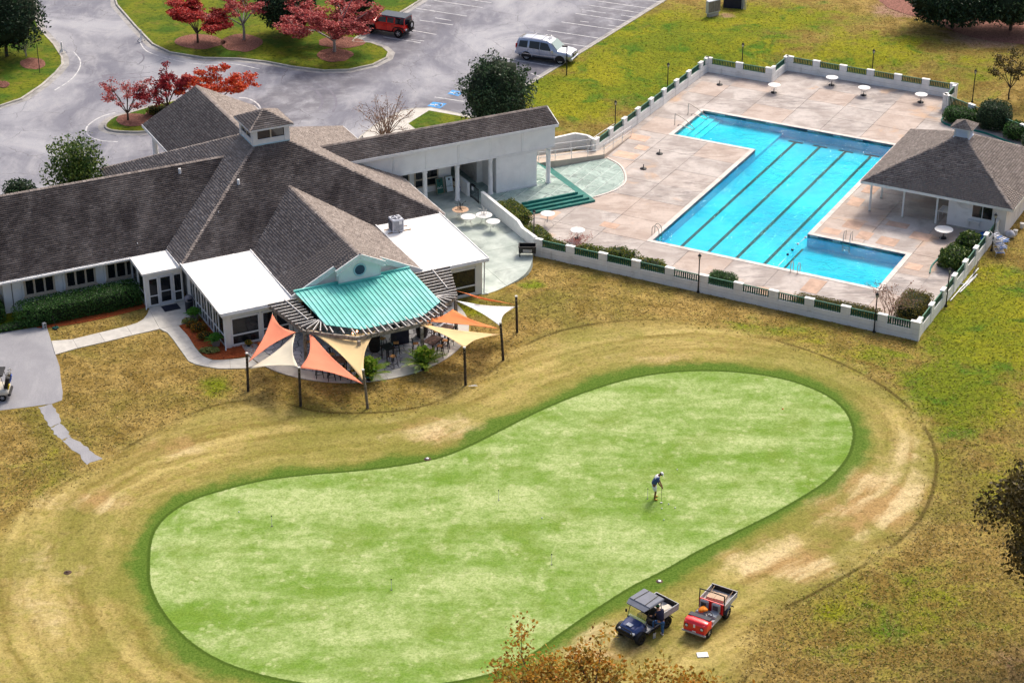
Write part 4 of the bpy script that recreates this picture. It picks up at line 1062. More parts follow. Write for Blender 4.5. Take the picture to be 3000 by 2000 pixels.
for s_ in range(4):
    T = Tm(cx, cy, 0, s_ * math.pi / 2)
    lv = box_('louver', 'louver_blue', cup)(-.42, .42, -.572, -.562, PR - .17, PR + .46, T=T)
    for q in range(6):
        box_('louver_blade', 'louver_blue', cup)(-.41, .41, -.595, -.570, PR - .15 + q * .1, PR - .105 + q * .1, T=T)
e_ = .82; rc = [(cx - e_, cy - e_, PR + .55), (cx + e_, cy - e_, PR + .55), (cx + e_, cy + e_, PR + .55), (cx - e_, cy + e_, PR + .55)]; tip = (cx, cy, PR + 1.0)
cr_ = roof_deck(cup, [[rc[i], rc[(i + 1) % 4], tip] for i in range(4)], 0.06, 'trim_lilac', 'cupola_roof')
r2 = Roof(0.16, 0.25)
for i in range(4): r2.plane([rc[i], rc[(i + 1) % 4], tip], 0.25)
for q in rc: r2.caps(q, tip, 0.2, 0.14, 0.2)
V = []; F = []; A = []
for v, a, inf in r2.full + r2.cut:
    o = len(V); V += [tuple(p) for p in v]; A += [a] * 6
    F += [(o, o + 1, o + 2, o + 3), (o + 1, o + 4, o + 5, o + 2)] if inf == 'cap' else [(o, o + 1, o + 2, o + 3), (o + 4, o + 5, o + 1, o)]
me = mesh_np('shingles', np.array(V), np.array(F), 'shingle'); at = me.attributes.new('algae', 'FLOAT', 'POINT'); at.data.foreach_set('value', np.array(A, np.float32))
so = struct(obj('cupola_shingles', me, cup), 'stuff')
# ================================================================ clubhouse (local x along the eaves, y away from the lawn)
M('siding', (0.77, 0.76, 0.73), 0.7, 0.05, 1.5, stain=(0.50, 0.49, 0.46), stain_scale=0.8, stain_rng=(0.55, 0.9))
M('membrane_white', (0.76, 0.75, 0.73), 0.55, 0.04, 0.8, stain=(0.58, 0.57, 0.54), stain_scale=0.9, stain_rng=(0.55, 0.8))
M('trim_white', (0.74, 0.74, 0.74), 0.6, 0.05, 2, stain=(0.55, 0.54, 0.52), stain_scale=1.5, stain_rng=(0.55, 0.85))
M('frame_tan', (0.52, 0.44, 0.34), 0.6, 0.1, 3)
M('frame_grey', (0.58, 0.59, 0.62), 0.5, 0.06, 3)
M('teal_metal', (0.085, 0.49, 0.43), 0.42, 0.10, 0.7, col2=(0.15, 0.55, 0.50), spec=0.5, stain=(0.22, 0.56, 0.53), stain_scale=0.35, stain_rng=(0.45, 0.7), obj_var=0.05)
M('weathered_wood', (0.20, 0.17, 0.14), 0.85, 0.3, 6, col2=(0.30, 0.27, 0.24), stain=(0.10, 0.085, 0.07), stain_scale=2, stain_rng=(0.5, 0.8))
M('rafter_white', (0.60, 0.58, 0.56), 0.75, 0.12, 4, stain=(0.33, 0.30, 0.28), stain_scale=2.5, stain_rng=(0.5, 0.8))
M('steel_blue_trim', (0.42, 0.60, 0.68), 0.5, 0.08, 2)
M('ac_metal', (0.52, 0.54, 0.60), 0.45, 0.08, 4, metal=0.3)
M('louver_dark', (0.06, 0.11, 0.17), 0.5, 0.1, 3)
M('ac_dark', (0.05, 0.06, 0.09), 0.6, 0.2, 4)
M('plain_wood', (0.36, 0.24, 0.15), 0.8, 0.25, 5)
club = thing('clubhouse', 'sprawling white clubhouse with grey shingle roofs, cupola and flat white porch roofs', 'clubhouse', BO, BA)
E0 = 2.75
pyr = [(-0.4, 7.4, E0), (18.7, 7.4, E0), (18.7, 26.1, E0), (-0.4, 26.1, E0)]; APX = (9.15, 16.75, 7.5)
GR = 5.02
P_main = [([pyr[0], pyr[1], APX], 1.0), ([pyr[1], pyr[2], APX], 0.06), ([pyr[2], pyr[3], APX], 0.3), ([pyr[3], pyr[0], APX], 0.12)]
P_wing = [([(-16, 10.4, 2.7), (-0.25, 10.4, 2.7), (6.05, 16.65, 6.0), (-16, 16.65, 6.0)], 1.0), ([(-0.3, 22.9, 2.7), (-16, 22.9, 2.7), (-16, 16.65, 6.0), (6.05, 16.65, 6.0)], 0.2)]
P_gab = [([(4.55, -0.05, E0), (4.55, 7.5, E0), (9.05, 11.95, GR), (9.05, -0.05, GR)], 0.42), ([(13.55, 7.5, E0), (13.55, -0.05, E0), (9.05, -0.05, GR), (9.05, 11.95, GR)], 0.05),
         ([(7.45, -0.65, 4.215), (7.45, -0.04, 4.215), (9.05, -0.04, GR), (9.05, -0.65, GR)], 0.3), ([(10.65, -0.04, 4.215), (10.65, -0.65, 4.215), (9.05, -0.65, GR), (9.05, -0.04, GR)], 0.05)]
P_por = [([(4.75, 32.2, 3.2), (4.75, 24.5, 3.2), (9.25, 20.0, 5.6), (9.25, 32.2, 5.6)], 0.55), ([(13.75, 24.5, 3.2), (13.75, 32.2, 3.2), (9.25, 32.2, 5.6), (9.25, 20.0, 5.6)], 0.05)]
P_pool = [([(12.5, 14.55, 4.78), (31.3, 14.55, 4.78), (31.3, 16.4, 5.55), (12.5, 16.4, 5.55)], 0.75), ([(31.3, 18.25, 4.78), (12.5, 18.25, 4.78), (12.5, 16.4, 5.55), (31.3, 16.4, 5.55)], 0.3)]
roof = roof_deck(club, [p for grp in (P_main, P_wing, P_gab, P_por, P_pool) for p, _ in grp], 0.13, 'trim_white', 'roof')
rf = Roof()
for grp in (P_main, P_wing, P_gab, P_por, P_pool):
    for p, al in grp: rf.plane(p, al)
for q in pyr: rf.caps(q, APX, 0.05)
rf.caps((-16, 16.65, 6.0), (6.05, 16.65, 6.0), 0.1); rf.caps((9.05, -0.65, GR), (9.05, 11.95, GR), 0.0); rf.caps((9.25, 32.2, 5.6), (9.25, 20.0, 5.6), 0.0); rf.caps((31.3, 16.4, 5.55), (12.5, 16.4, 5.55), 0.4)
rf.build(roof, BM)
# fascias and gutters
for a, b in [((-16, 10.36, 2.6), (-2.9, 10.36, 2.6)), ((-0.43, 7.4, 2.66), (-0.43, 10.3, 2.66)), ((4.52, -0.05, 2.66), (4.52, 7.4, 2.66)), ((13.58, -0.05, 2.66), (13.58, 7.4, 2.66)), ((18.73, 7.4, 2.66), (18.73, 14.5, 2.66)), ((18.73, 18, 2.66), (18.73, 26.1, 2.66)),
             ((4.72, 24.5, 3.1), (4.72, 32.2, 3.1)), ((13.78, 24.5, 3.1), (13.78, 32.2, 3.1)), ((14.5, 14.52, 4.66), (31.3, 14.52, 4.66)), ((31.33, 14.55, 4.68), (31.33, 16.4, 5.45)), ((31.33, 18.25, 4.68), (31.33, 16.4, 5.45))]:
    fascia(club, [a, b], 0.22, 0.07, 'trim_white')
bar_('gutter', 'trim_white', club)((-16, 10.28, 2.62), (-2.95, 10.28, 2.62), 0.13, 0.11)
for a, b in [((4.5, -0.1, 2.66), (7.5, -0.1, 4.16)), ((13.6, -0.1, 2.66), (10.6, -0.1, 4.16)), ((7.36, -0.69, 4.08), (9.05, -0.69, 4.92)), ((10.74, -0.69, 4.08), (9.05, -0.69, 4.92))]:
    rk = bar_('rake_board', 'trim_white', club)(a, b, 0.10, 0.24)
    d = Vector((0, -0.04, -0.20)); bar_('rake_trim', 'trim_white', rk)(Vector(a) + d, Vector(b) + d, 0.06, 0.10)
# gable walls
mb = MB(); mb.extrude([(4.7, 0.06, 2.2), (13.4, 0.06, 2.2), (13.4, 0.06, 2.6), (9.05, 0.06, 4.85), (4.7, 0.06, 2.6)], (0, 0.12, 0)); mb.build('gable_wall', 'wall_white', club)
mb = MB(); mb.extrude([(7.6, -0.52, 3.0), (10.5, -0.52, 3.0), (10.5, -0.52, 4.12), (9.05, -0.52, 4.84), (7.6, -0.52, 4.12)], (0, 0.6, 0)); gw = mb.build('gable_bay', 'wall_white', club)
for x in (7.66, 10.44):
    box_('corner_board', 'trim_white', gw)(x - .05, x + .05, -0.54, -0.50, 3.1, 4.1)
T = Matrix.Translation((9.05, -0.52, 3.88)) @ Matrix.Rotation(R(90), 4, 'X')
lw = lathe_('round_louver', 'steel_blue_trim', club)([(0.34, 0.0), (0.44, 0.0), (0.44, 0.05), (0.36, 0.06), (0.34, 0.03)], 24, T=T, cap=False)
lathe_('louver_back', 'ac_dark', lw)([(0.36, 0.0), (0.36, 0.012), (0.001, 0.014)], 24, T=T, cap=False)
for q in range(7):
    z = 3.88 - 0.27 + q * 0.09; w = math.sqrt(max(0.0, 0.34 ** 2 - (z - 3.88) ** 2))
    bar_('louver_blade', 'louver_dark', lw)((9.05 - w, -0.555, z), (9.05 + w, -0.555, z), 0.03, 0.05)
# cupola
cb, ce, ch, zt = 1.32, 1.62, 6.4, 8.12
cub = thing  # (kept plain: cupola is a part of the clubhouse)
cupo = box_('cupola', 'trim_white', club)(9.15 - cb, 9.15 + cb, 16.75 - cb, 16.75 + cb, ch, 7.25)
box_('cupola_flashing', 'steel_blue_trim', cupo)(9.15 - cb - .05, 9.15 + cb + .05, 16.75 - cb - .05, 16.75 + cb + .05, ch, 6.92)
box_('cupola_glazing', 'window_glass', cupo)(9.15 - cb + .06, 9.15 + cb - .06, 16.75 - cb + .06, 16.75 + cb - .06, 7.25, zt)
for sx in (-1, 1):
    for sy in (-1, 1):
        mb = MB(); x, y = 9.15 + sx * (cb - .14), 16.75 + sy * (cb - .14); mb.box(x - .19, x + .19, y - .19, y + .19, 6.9, zt); mb.build('cupola_post', 'trim_white', cupo)
for s_ in range(4):
    T = Tm(9.15, 16.75, 0, s_ * math.pi / 2)
    box_('cupola_sill', 'trim_white', cupo)(-cb + .1, cb - .1, -cb - .03, -cb + .03, 7.18, 7.28, T=T)
    box_('mullion', 'frame_tan', cupo)(-.05, .05, -cb - .0, -cb + .07, 7.28, zt, T=T)
    box_('cupola_head', 'frame_tan', cupo)(-cb + .1, cb - .1, -cb - .02, -cb + .05, zt - .12, zt, T=T)
rc = [(9.15 + a * ce, 16.75 + b * ce, zt) for a, b in ((-1, -1), (1, -1), (1, 1), (-1, 1))]; tip = (9.15, 16.75, zt + .82)
roof_deck(cupo, [[rc[i], rc[(i + 1) % 4], tip] for i in range(4)], 0.09, 'trim_white', 'cupola_roof')
r2 = Roof(0.19, 0.34)
for i, al in enumerate((0.55, 0.05, 0.3, 0.2)): r2.plane([rc[i], rc[(i + 1) % 4], tip], al)
for q in rc: r2.caps(q, tip, 0.05, 0.24, 0.24)
V = []; F = []; A = []
for v, a, inf in r2.full + r2.cut:
    o = len(V); V += [tuple(p) for p in v]; A += [a] * 6
    F += [(o, o + 1, o + 2, o + 3), (o + 1, o + 4, o + 5, o + 2)] if inf == 'cap' else [(o, o + 1, o + 2, o + 3), (o + 4, o + 5, o + 1, o)]
me = mesh_np('shingles', np.array(V), np.array(F), 'shingle'); at = me.attributes.new('algae', 'FLOAT', 'POINT'); at.data.foreach_set('value', np.array(A, np.float32))
struct(obj('cupola_shingles', me, cupo), 'stuff')
fascia(cupo, [(p[0], p[1], zt - 0.05) for p in rc + rc[:1]], 0.12, 0.04, 'trim_white', 'cupola_fascia')

def wall_box(x0, x1, y0, y1, z0, z1, mat='wall_white', name='wall', parent=None):
    mb = MB(); mb.box(x0, x1, y0, y1, z0, z1); return mb.build(name, mat, parent or club)
def window(face, a0, a1, z0, z1, at_, panes, frame='frame_tan', fw=0.07, depth=0.05, split=None, parent=None):
    """face 'y-': looks towards -y at y=at_;  'x-': looks towards -x at x=at_. panes: number across; split: height of a transom"""
    def bx(mb, p0, p1, q0, q1, d0, d1):
        if face == 'y-': mb.box(p0, p1, at_ - d1, at_ - d0, q0, q1)
        else: mb.box(at_ - d1, at_ - d0, p0, p1, q0, q1)
    f = MB()
    xs = [a0 + (a1 - a0) * k / panes for k in range(panes + 1)]
    zs = [z0, z1] if split is None else [z0, split, z1]
    for k, x in enumerate(xs): bx(f, max(a0, x - fw / 2) if k else a0, min(a1, x + fw / 2) if k < panes else a1, z0, z1, -0.01, depth) if 0 < k < panes else bx(f, x if k == 0 else x - fw, x + fw if k == 0 else x, z0, z1, -0.01, depth)
    for k, z in enumerate(zs):
        lo, hi = (z, z + fw) if k == 0 else ((z - fw, z) if k == len(zs) - 1 else (z - fw / 2, z + fw / 2))
        bx(f, a0, a1, lo, hi, -0.011, depth + 0.002)
    w = f.build('window', frame, parent or club)
    for i in range(panes):
        for j in range(len(zs) - 1):
            g = MB(); bx(g, xs[i] + fw * .4, xs[i + 1] - fw * .4, zs[j] + fw * .4, zs[j + 1] - fw * .4, -0.005, 0.012); g.build('pane', 'window_glass', w)
    return w
# left wing
lw_ = wall_box(-11.3, -0.1, 11.2, 22.4, 0, 2.62)
wall_box(-16, -11.2, 12.4, 22.4, 0, 2.62)
for x0 in (-9.95, -7.2, -4.45):
    wall_box(x0 - .12, x0 + 2.17, 11.10, 11.21, 0.25, 2.45, 'wall_white', 'window_bay')
    w = window('y-', x0, x0 + 2.05, 1.0, 2.25, 11.09, 3, fw=0.13)
    box_('sill', 'frame_tan', w)(x0 - .06, x0 + 2.11, 10.98, 11.1, 0.92, 1.0)
    for k in (0, 1):
        box_('panel', 'trim_white', w)(x0 + .05 + k, x0 + .95 + k, 11.075, 11.101, 0.35, 0.82)
    # things on the sill inside, seen through the glass line
wall_box(-10.75, -10.70, 11.18, 11.21, 0.1, 2.5, 'joint_dark', 'wall_joint')
# vestibule
wall_box(-2.75, -0.2, 7.86, 11.3, 0, 2.45, 'siding', 'vestibule_wall')
mb = MB(); mb.add([(-2.95, 7.65, 2.58), (-0.1, 7.65, 2.58), (-0.1, 11.05, 2.72), (-2.95, 11.05, 2.72), (-2.95, 7.65, 2.44), (-0.1, 7.65, 2.44), (-0.1, 11.05, 2.44), (-2.95, 11.05, 2.44)], [(0, 1, 2, 3), (7, 6, 5, 4), (0, 4, 5, 1), (1, 5, 6, 2), (2, 6, 7, 3), (3, 7, 4, 0)]); mb.build('flat_roof', 'membrane_white', club)
def battens(x0, x1, z0, z1, y, face='y-', step=0.22, parent=None):
    n = int((x1 - x0) / step)
    for k in range(n + 1):
        x = x0 + (x1 - x0) * k / n; mb = MB()
        if face == 'y-': mb.box(x - .022, x + .022, y - .025, y + .001, z0, z1)
        else: mb.box(y - .025, y + .001, x - .022, x + .022, z0, z1)
        mb.build('batten', 'siding', parent or club)
battens(-2.7, -0.25, 2.15, 2.44, 7.86)
for x0, x1 in ((-2.55, -1.9), (-0.85, -0.28)): window('y-', x0, x1, 0.12, 2.1, 7.85, 1, 'trim_white', 0.06, 0.05, 0.82)
dr = MB(); dr.box(-1.88, -1.80, 7.78, 7.87, 0.02, 2.12); dr.box(-0.98, -0.90, 7.78, 7.87, 0.02, 2.12); dr.box(-1.80, -0.98, 7.78, 7.87, 2.04, 2.12); dr.box(-1.80, -0.98, 7.80, 7.86, 0.03, 0.27); dr.box(-1.80, -1.72, 7.80, 7.86, 0.27, 2.04); dr.box(-1.06, -0.98, 7.80, 7.86, 0.27, 2.04); dr.box(-1.72, -1.06, 7.80, 7.86, 1.0, 1.06)
door = dr.build('door', 'frame_grey', club)
for z0, z1 in ((0.28, 0.99), (1.07, 2.03)):
    box_('pane', 'window_glass', door)(-1.71, -1.07, 7.82, 7.84, z0, z1)
tube_('handle', 'trim_white', door)([(-1.76, 7.80, 0.9), (-1.76, 7.72, 0.92), (-1.76, 7.72, 1.2), (-1.76, 7.80, 1.22)], 0.018, 6)
for y0 in (8.1, 9.5): window('x-', y0, y0 + 1.2, 0.3, 2.2, -2.74, 1, 'trim_white', 0.06, 0.05, 0.95)
tube_('downspout', 'trim_white', club)([(-2.84, 7.72, 2.4), (-2.84, 7.72, 0.15), (-2.9, 7.55, 0.06)], 0.045, 8)
# porch rooms with flat white roofs
def flat_roof(x0, x1, y0, y1, z0, z1):
    mb = MB(); v = [(x0, y0, z0), (x1, y0, z0), (x1, y1, z1), (x0, y1, z1)]
    mb.add(v + [(p[0], p[1], z0 - 0.13) for p in v], [(0, 1, 2, 3), (7, 6, 5, 4), (0, 4, 5, 1), (1, 5, 6, 2), (2, 6, 7, 3), (3, 7, 4, 0)]); o = mb.build('flat_roof', 'membrane_white', club)
    for a, b in (((x0, y0 - .02, z0 + .01), (x1, y0 - .02, z0 + .01)), ((x0 - .02, y0, z0 + .01), (x0 - .02, y1, z1 + .01)), ((x1 + .02, y0, z0 + .01), (x1 + .02, y1, z1 + .01))):
        bar_('drip_edge', 'trim_white', o)(a, b, 0.07, 0.09)
    for k in range(1, 4):
        x = x0 + (x1 - x0) * k / 4; bar_('seam', 'trim_white', o)((x, y0 + .02, z0 + .006), (x, y1, z1 + .006), 0.09, 0.014)
    return o
flat_roof(-0.32, 4.5, -0.28, 7.6, 2.62, 2.84)
wall_box(0.0, 4.5, 0.0, 7.6, 0, 2.5, 'siding', 'porch_wall')
battens(0.05, 4.45, 2.1, 2.49, 0.0); battens(0.1, 7.4, 2.1, 2.49, 0.0, 'x-')
for x0, x1 in ((0.38, 2.28), (2.45, 4.32)): window('y-', x0, x1, 0.14, 2.08, 0.0, 1, 'trim_white', 0.09, 0.06, 0.85)
for y0 in (0.15, 1.2, 2.35, 3.5, 4.65, 5.8): window('x-', y0, y0 + 1.05, 0.14, 2.08, 0.0, 2 if y0 > 1 else 1, 'trim_white', 0.06, 0.05, 0.85)
tube_('downspout', 'trim_white', club)([(-0.2, -0.2, 2.5), (-0.08, -0.1, 2.3), (-0.07, -0.08, 0.15), (-0.15, -0.3, 0.06)], 0.045, 8)
fr2 = flat_roof(13.6, 18.35, -0.28, 7.6, 2.62, 2.84)
wall_box(13.6, 18.0, 0.0, 7.6, 0, 2.5, 'siding', 'porch_wall')
battens(13.7, 17.95, 2.1, 2.49, 0.0)
for x0, x1 in ((13.75, 15.3), (15.45, 17.55)): window('y-', x0, x1, 0.14, 2.08, 0.0, 1, 'trim_white', 0.09, 0.06, 0.78)
tube_('downspout', 'trim_white', club)([(18.3, -0.2, 2.52), (18.12, -0.12, 2.3), (18.08, -0.1, 0.1), (18.3, -0.3, 0.05)], 0.045, 8)
bar_('gutter', 'trim_white', club)((13.6, -0.33, 2.52), (18.35, -0.33, 2.52), 0.12, 0.1)
bar_('gutter', 'trim_white', club)((-0.32, -0.33, 2.52), (4.5, -0.33, 2.52), 0.12, 0.1)
# body walls under the pyramid and the dining front behind the patio
wall_box(0.2, 18.2, 7.7, 25.6, 0, 2.62)
wall_box(4.6, 13.5, 0.12, 7.6, 0, 2.62, 'siding', 'porch_wall')
for x0 in (4.9, 6.9, 8.9, 10.9): window('y-', x0, x0 + 1.8, 0.1, 2.2, 0.11, 2, 'frame_tan', 0.07, 0.05)
# entrance canopy columns
for x in (5.4, 13.1):
    for y in (31.5,):
        lathe_('canopy_column', 'trim_white', club)([(0.28, 0), (0.28, 0.12), (0.22, 0.16), (0.20, 2.9), (0.26, 2.95), (0.26, 3.06)], 16, T=Tm(x, y, 0.1))
# roof vents
for px, z in (((527, 508), None), ((699, 540), None), ((403, 715), None), ((640, 623), None)):
    lo, hi = 2.0, 7.5
    for _ in range(40):
        m_ = (lo + hi) / 2; p = BMI @ pw(*px, m_)
        zs = 2.7 + (p.y - 10.4) * 0.528 if p.x < -0.3 + (p.y - 10.4) else 2.75 + (p.y - 7.4) * 0.508
        if px[0] > 600: zs = 2.75 + (p.y - 7.4) * 0.508
        lo, hi = (m_, hi) if m_ < zs else (lo, m_)
    p = BMI @ pw(*px, lo); s_ = 0.10 if px[1] < 560 else 0.03
    lathe_('vent_pipe', 'trim_white', roof)([(s_, -0.1), (s_, 0.34 * s_ * 10), (s_ * 0.9, 0.36 * s_ * 10)], 10, T=Tm(p.x, p.y, p.z))

# ---------------------------------------------------------------- pool wing
for k, (a, b) in enumerate(zip((14.3, 18.0, 20.6, 23.2, 25.8, 28.4), (18.0, 20.6, 23.2, 25.8, 28.4, 31.2))):
    w = wall_box(a, b - 0.02, 14.82, 15.05, 2.9, 4.68, 'wall_white', 'entablature_panel')
    box_('raised_panel', 'wall_white', w)(a + .12, b - .14, 14.795, 14.825, 3.35, 4.45)
wall_box(14.3, 31.22, 14.76, 14.84, 4.50, 4.66, 'trim_white', 'cornice'); wall_box(14.3, 31.22, 14.70, 14.84, 4.58, 4.64, 'trim_white', 'cornice_lip')
wall_box(18.6, 31.2, 14.79, 14.84, 2.86, 3.0, 'trim_white', 'beam_trim')
wall_box(16.5, 31.18, 14.9, 18.1, 2.82, 2.95, 'trim_white', 'soffit')
mb = MB(); mb.extrude([(31.0, 14.85, 2.9), (31.0, 18.0, 2.9), (31.0, 18.0, 4.66), (31.0, 16.4, 5.35), (31.0, 14.85, 4.66)], (0.2, 0, 0)); mb.build('end_wall', 'wall_white', club)
wall_box(14.3, 31.0, 17.95, 18.1, 2.9, 4.66, 'wall_white', 'rear_wall')
for x in (20.6, 23.2, 25.9, 30.74):
    lathe_('column', 'trim_white', club)([(0.22, 0), (0.22, 0.10), (0.175, 0.14), (0.165, 2.6), (0.21, 2.66), (0.21, 2.72), (0.17, 2.76), (0.23, 2.84)], 16, T=Tm(x, 15.0, 0))
blk = wall_box(26.35, 29.7, 14.88, 17.6, 0, 2.84, 'wall_white', 'store_wall')
wall_box(26.33, 29.72, 14.83, 14.90, 0, 0.16, 'trim_white', 'skirting', blk)
wall_box(26.4, 29.66, 14.865, 14.885, 2.72, 2.78, 'trim_white', 'wall_band', blk)
wall_box(18.2, 23.75, 17.3, 17.5, 0, 2.84, 'wall_white', 'recessed_wall'); wall_box(25.9, 26.36, 17.3, 17.5, 0, 2.84, 'wall_white', 'recessed_wall')
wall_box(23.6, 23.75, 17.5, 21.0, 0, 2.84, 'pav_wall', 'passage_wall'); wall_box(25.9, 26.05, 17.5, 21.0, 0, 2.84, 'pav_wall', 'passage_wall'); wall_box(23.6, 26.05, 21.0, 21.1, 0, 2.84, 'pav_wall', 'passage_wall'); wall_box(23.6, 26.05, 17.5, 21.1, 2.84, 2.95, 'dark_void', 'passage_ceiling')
window('y-', 18.6, 20.35, 0.5, 2.6, 17.29, 2, 'frame_tan', 0.09, 0.06, 1.15); window('y-', 20.75, 22.7, 0.5, 2.6, 17.29, 2, 'frame_tan', 0.09, 0.06, 1.15)

# ---------------------------------------------------------------- teal metal roof over the patio
ZT = lambda y: 3.12 - (-y - 0.3) * 0.086
TEAL = [(4.65, -0.3), (5.0, -4.75), (6.85, -6.1), (10.9, -6.1), (12.72, -4.9), (12.6, -0.3)]
teal = thing('metal_patio_roof', 'turquoise standing seam metal roof over the patio, below the round gable window', 'metal roof', BO, BA)
x = 4.6
while x < 12.75:
    c = clip_poly(TEAL, [(x, -7), (x + 0.30, -7), (x + 0.30, 0), (x, 0)])
    if len(c) > 2 and abs(area(c)) > 0.01:
        mb = MB(); n = len(c)
        if area(c) < 0: c = list(reversed(c))
        vv = [(p[0] + (0.004 if abs(p[0] - x) < 1e-6 else 0), p[1], ZT(p[1])) for p in c]
        mb.extrude([(p[0], p[1], p[2] - 0.03) for p in vv], (0, 0, 0.03))
        L = [p for p in c if abs(p[0] - x) < 1e-6]
        if len(L) >= 2:
            y0, y1 = min(p[1] for p in L), max(p[1] for p in L)
            mb.bar((x + .016, y0 + .01, ZT(y0) + .025), (x + .016, y1, ZT(y1) + .025), 0.026, 0.055)
        mb.build('roof_panel', 'teal_metal', teal)
    x += 0.30
bar_('flashing', 'teal_metal', teal)((4.6, -0.28, ZT(-0.3) + .06), (7.6, -0.28, ZT(-0.3) + .06), 0.14, 0.12)
bar_('flashing', 'teal_metal', teal)((10.5, -0.28, ZT(-0.3) + .06), (12.62, -0.28, ZT(-0.3) + .06), 0.14, 0.12)
bar_('flashing', 'teal_metal', teal)((7.5, -0.62, ZT(-0.62) + .06), (10.6, -0.62, ZT(-0.62) + .06), 0.14, 0.12)
# ---------------------------------------------------------------- pergola
perg = thing('pergola', 'weathered timber pergola with white topped rafters fanning out around the metal roof', 'pergola', BO, BA)
POST = [(3.65, -4.5), (6.2, -7.1), (10.4, -7.15), (14.05, -4.3), (3.15, -0.6), (15.2, -0.9), (10.34, -4.26), (13.75, -2.75), (7.0, -4.3)]
for x, y in POST:
    box_('post', 'weathered_wood', perg)(x - .085, x + .085, y - .085, y + .085, 0, 2.42)
BEAM = [(2.95, -0.1), (3.65, -4.5), (6.2, -6.75), (10.4, -6.8), (14.05, -4.3), (15.45, -0.2)]
for a, b in zip(BEAM[:-1], BEAM[1:]):
    for o in (0.0, ):
        bar_('beam', 'weathered_wood', perg)((*a, 2.42), (*b, 2.42), 0.11, 0.24)
def rafter(a, b, z=2.62, w=0.055, h=0.15, name='rafter'):
    r_ = bar_(name, 'weathered_wood', perg)((*a, z), (*b, z), w, h)
    bar_('weathered_top', 'rafter_white', r_)((*a, z + h / 2 + 0.007), (*b, z + h / 2 + 0.007), w + 0.006, 0.012)
for k in range(9):
    y = -0.35 - k * 0.42
    xl_ = 2.75 + (-y) * 0.16; rafter((xl_, y), (4.72, y)) if y > -3.8 else None
    xr_ = 15.6 - (-y) * 0.33; rafter((12.68, y), (xr_, y)) if y > -3.9 else None
for x0, x1 in (((3.95, -0.2), (4.25, -3.6)), ((14.2, -0.3), (13.9, -3.4))):
    bar_('cross_slat', 'rafter_white', perg)((*x0, 2.75), (*x1, 2.75), 0.05, 0.07)
for ang in (195, 212, 229, 246, 262):
    c, s_ = math.cos(R(ang)), math.sin(R(ang)); rafter((5.05, -3.75), (5.05 + 1.55 * c, -3.75 + 1.55 * s_ * 1.05))
for ang in (278, 297, 316, 335, 352):
    c, s_ = math.cos(R(ang)), math.sin(R(ang)); rafter((12.75, -3.95), (12.75 + 1.5 * c, -3.95 + 1.2 * s_))
for a, b, n in (((5.15, -5.0), (6.85, -6.2), 4), ((7.2, -6.2), (10.8, -6.2), 9), ((11.1, -6.1), (12.7, -5.05), 5)):
    for k in range(n):
        t = k / (n - 1); x, y = a[0] + (b[0] - a[0]) * t, a[1] + (b[1] - a[1]) * t
        d = Vector((0.12 * (x - 8.8) / 4, -1, 0)).normalized(); rafter((x - d.x * 0.6, y - d.y * 0.6), (x + d.x * 0.72, y + d.y * 0.72), 2.56, 0.055, 0.16)

# ---------------------------------------------------------------- patio, terrace, steps, ramp
M('patio_green', (0.36, 0.42, 0.385), 0.8, 0.10, 0.6, col2=(0.47, 0.52, 0.48), stain=(0.20, 0.23, 0.215), stain_scale=0.35, stain_rng=(0.48, 0.75), obj_var=0.05)
M('patio_tile', (0.27, 0.37, 0.335), 0.75, 0.16, 0.8, col2=(0.36, 0.45, 0.41), stain=(0.15, 0.19, 0.18), stain_scale=1.6, stain_rng=(0.48, 0.72), obj_var=0.10)
M('grout_pale', (0.60, 0.66, 0.63), 0.9, 0.1, 2)
M('step_green', (0.010, 0.16, 0.135), 0.65, 0.2, 1.5, stain=(0.12, 0.28, 0.25), stain_scale=1.5, stain_rng=(0.55, 0.8))
M('flag_stone', (0.40, 0.395, 0.42), 0.8, 0.14, 1.5, col2=(0.52, 0.51, 0.53), bump=0.2, bscale=18, obj_var=0.14)
M('flag_grout', (0.075, 0.070, 0.075), 0.95, 0.2, 4)
M('ramp_beige', (0.50, 0.42, 0.35), 0.8, 0.08, 1.0, stain=(0.38, 0.31, 0.26), stain_scale=0.8)
patio = struct(thing('side_patio', '', '', BO, BA)); del patio['label']; del patio['category']
PAT = [(17.9, -0.2)] + [tuple(p) for p in smooth_open([(18.3, -0.2), (19.5, 0.1), (21.6, 1.15), (23.0, 2.6), (23.95, 4.3), (24.4, 6.6)], 4)] + [(24.4, 17.3), (18.0, 17.3)]
xs_, ys_ = [17, 19.95, 25], [-1, 2.6, 5.9, 9.6, 13.95, 17.4]
for i in range(2):
    for j in range(5):
        c = clip_poly(PAT, [(xs_[i], ys_[j]), (xs_[i + 1], ys_[j]), (xs_[i + 1], ys_[j + 1]), (xs_[i], ys_[j + 1])])
        c = [p for q, p in enumerate(c) if math.hypot(p[0] - c[q - 1][0], p[1] - c[q - 1][1]) > 0.02]
        if len(c) > 2:
            if area(c) < 0: c.reverse()
            mb = MB(); mb.prism(offset_poly(c, 0.009), -0.7, 0.02); mb.build('slab', 'patio_green', patio)
terr = struct(thing('terrace', '', '', BO, BA)); del terr['label']; del terr['category']
TER = [(24.6, 13.2), (27.2, 12.4), (31.85, 12.4), (31.85, 21.0), (24.6, 21.0)]
mb = MB(); mb.prism(TER, -0.75, -0.004); mb.build('terrace_base', 'grout_pale', terr)
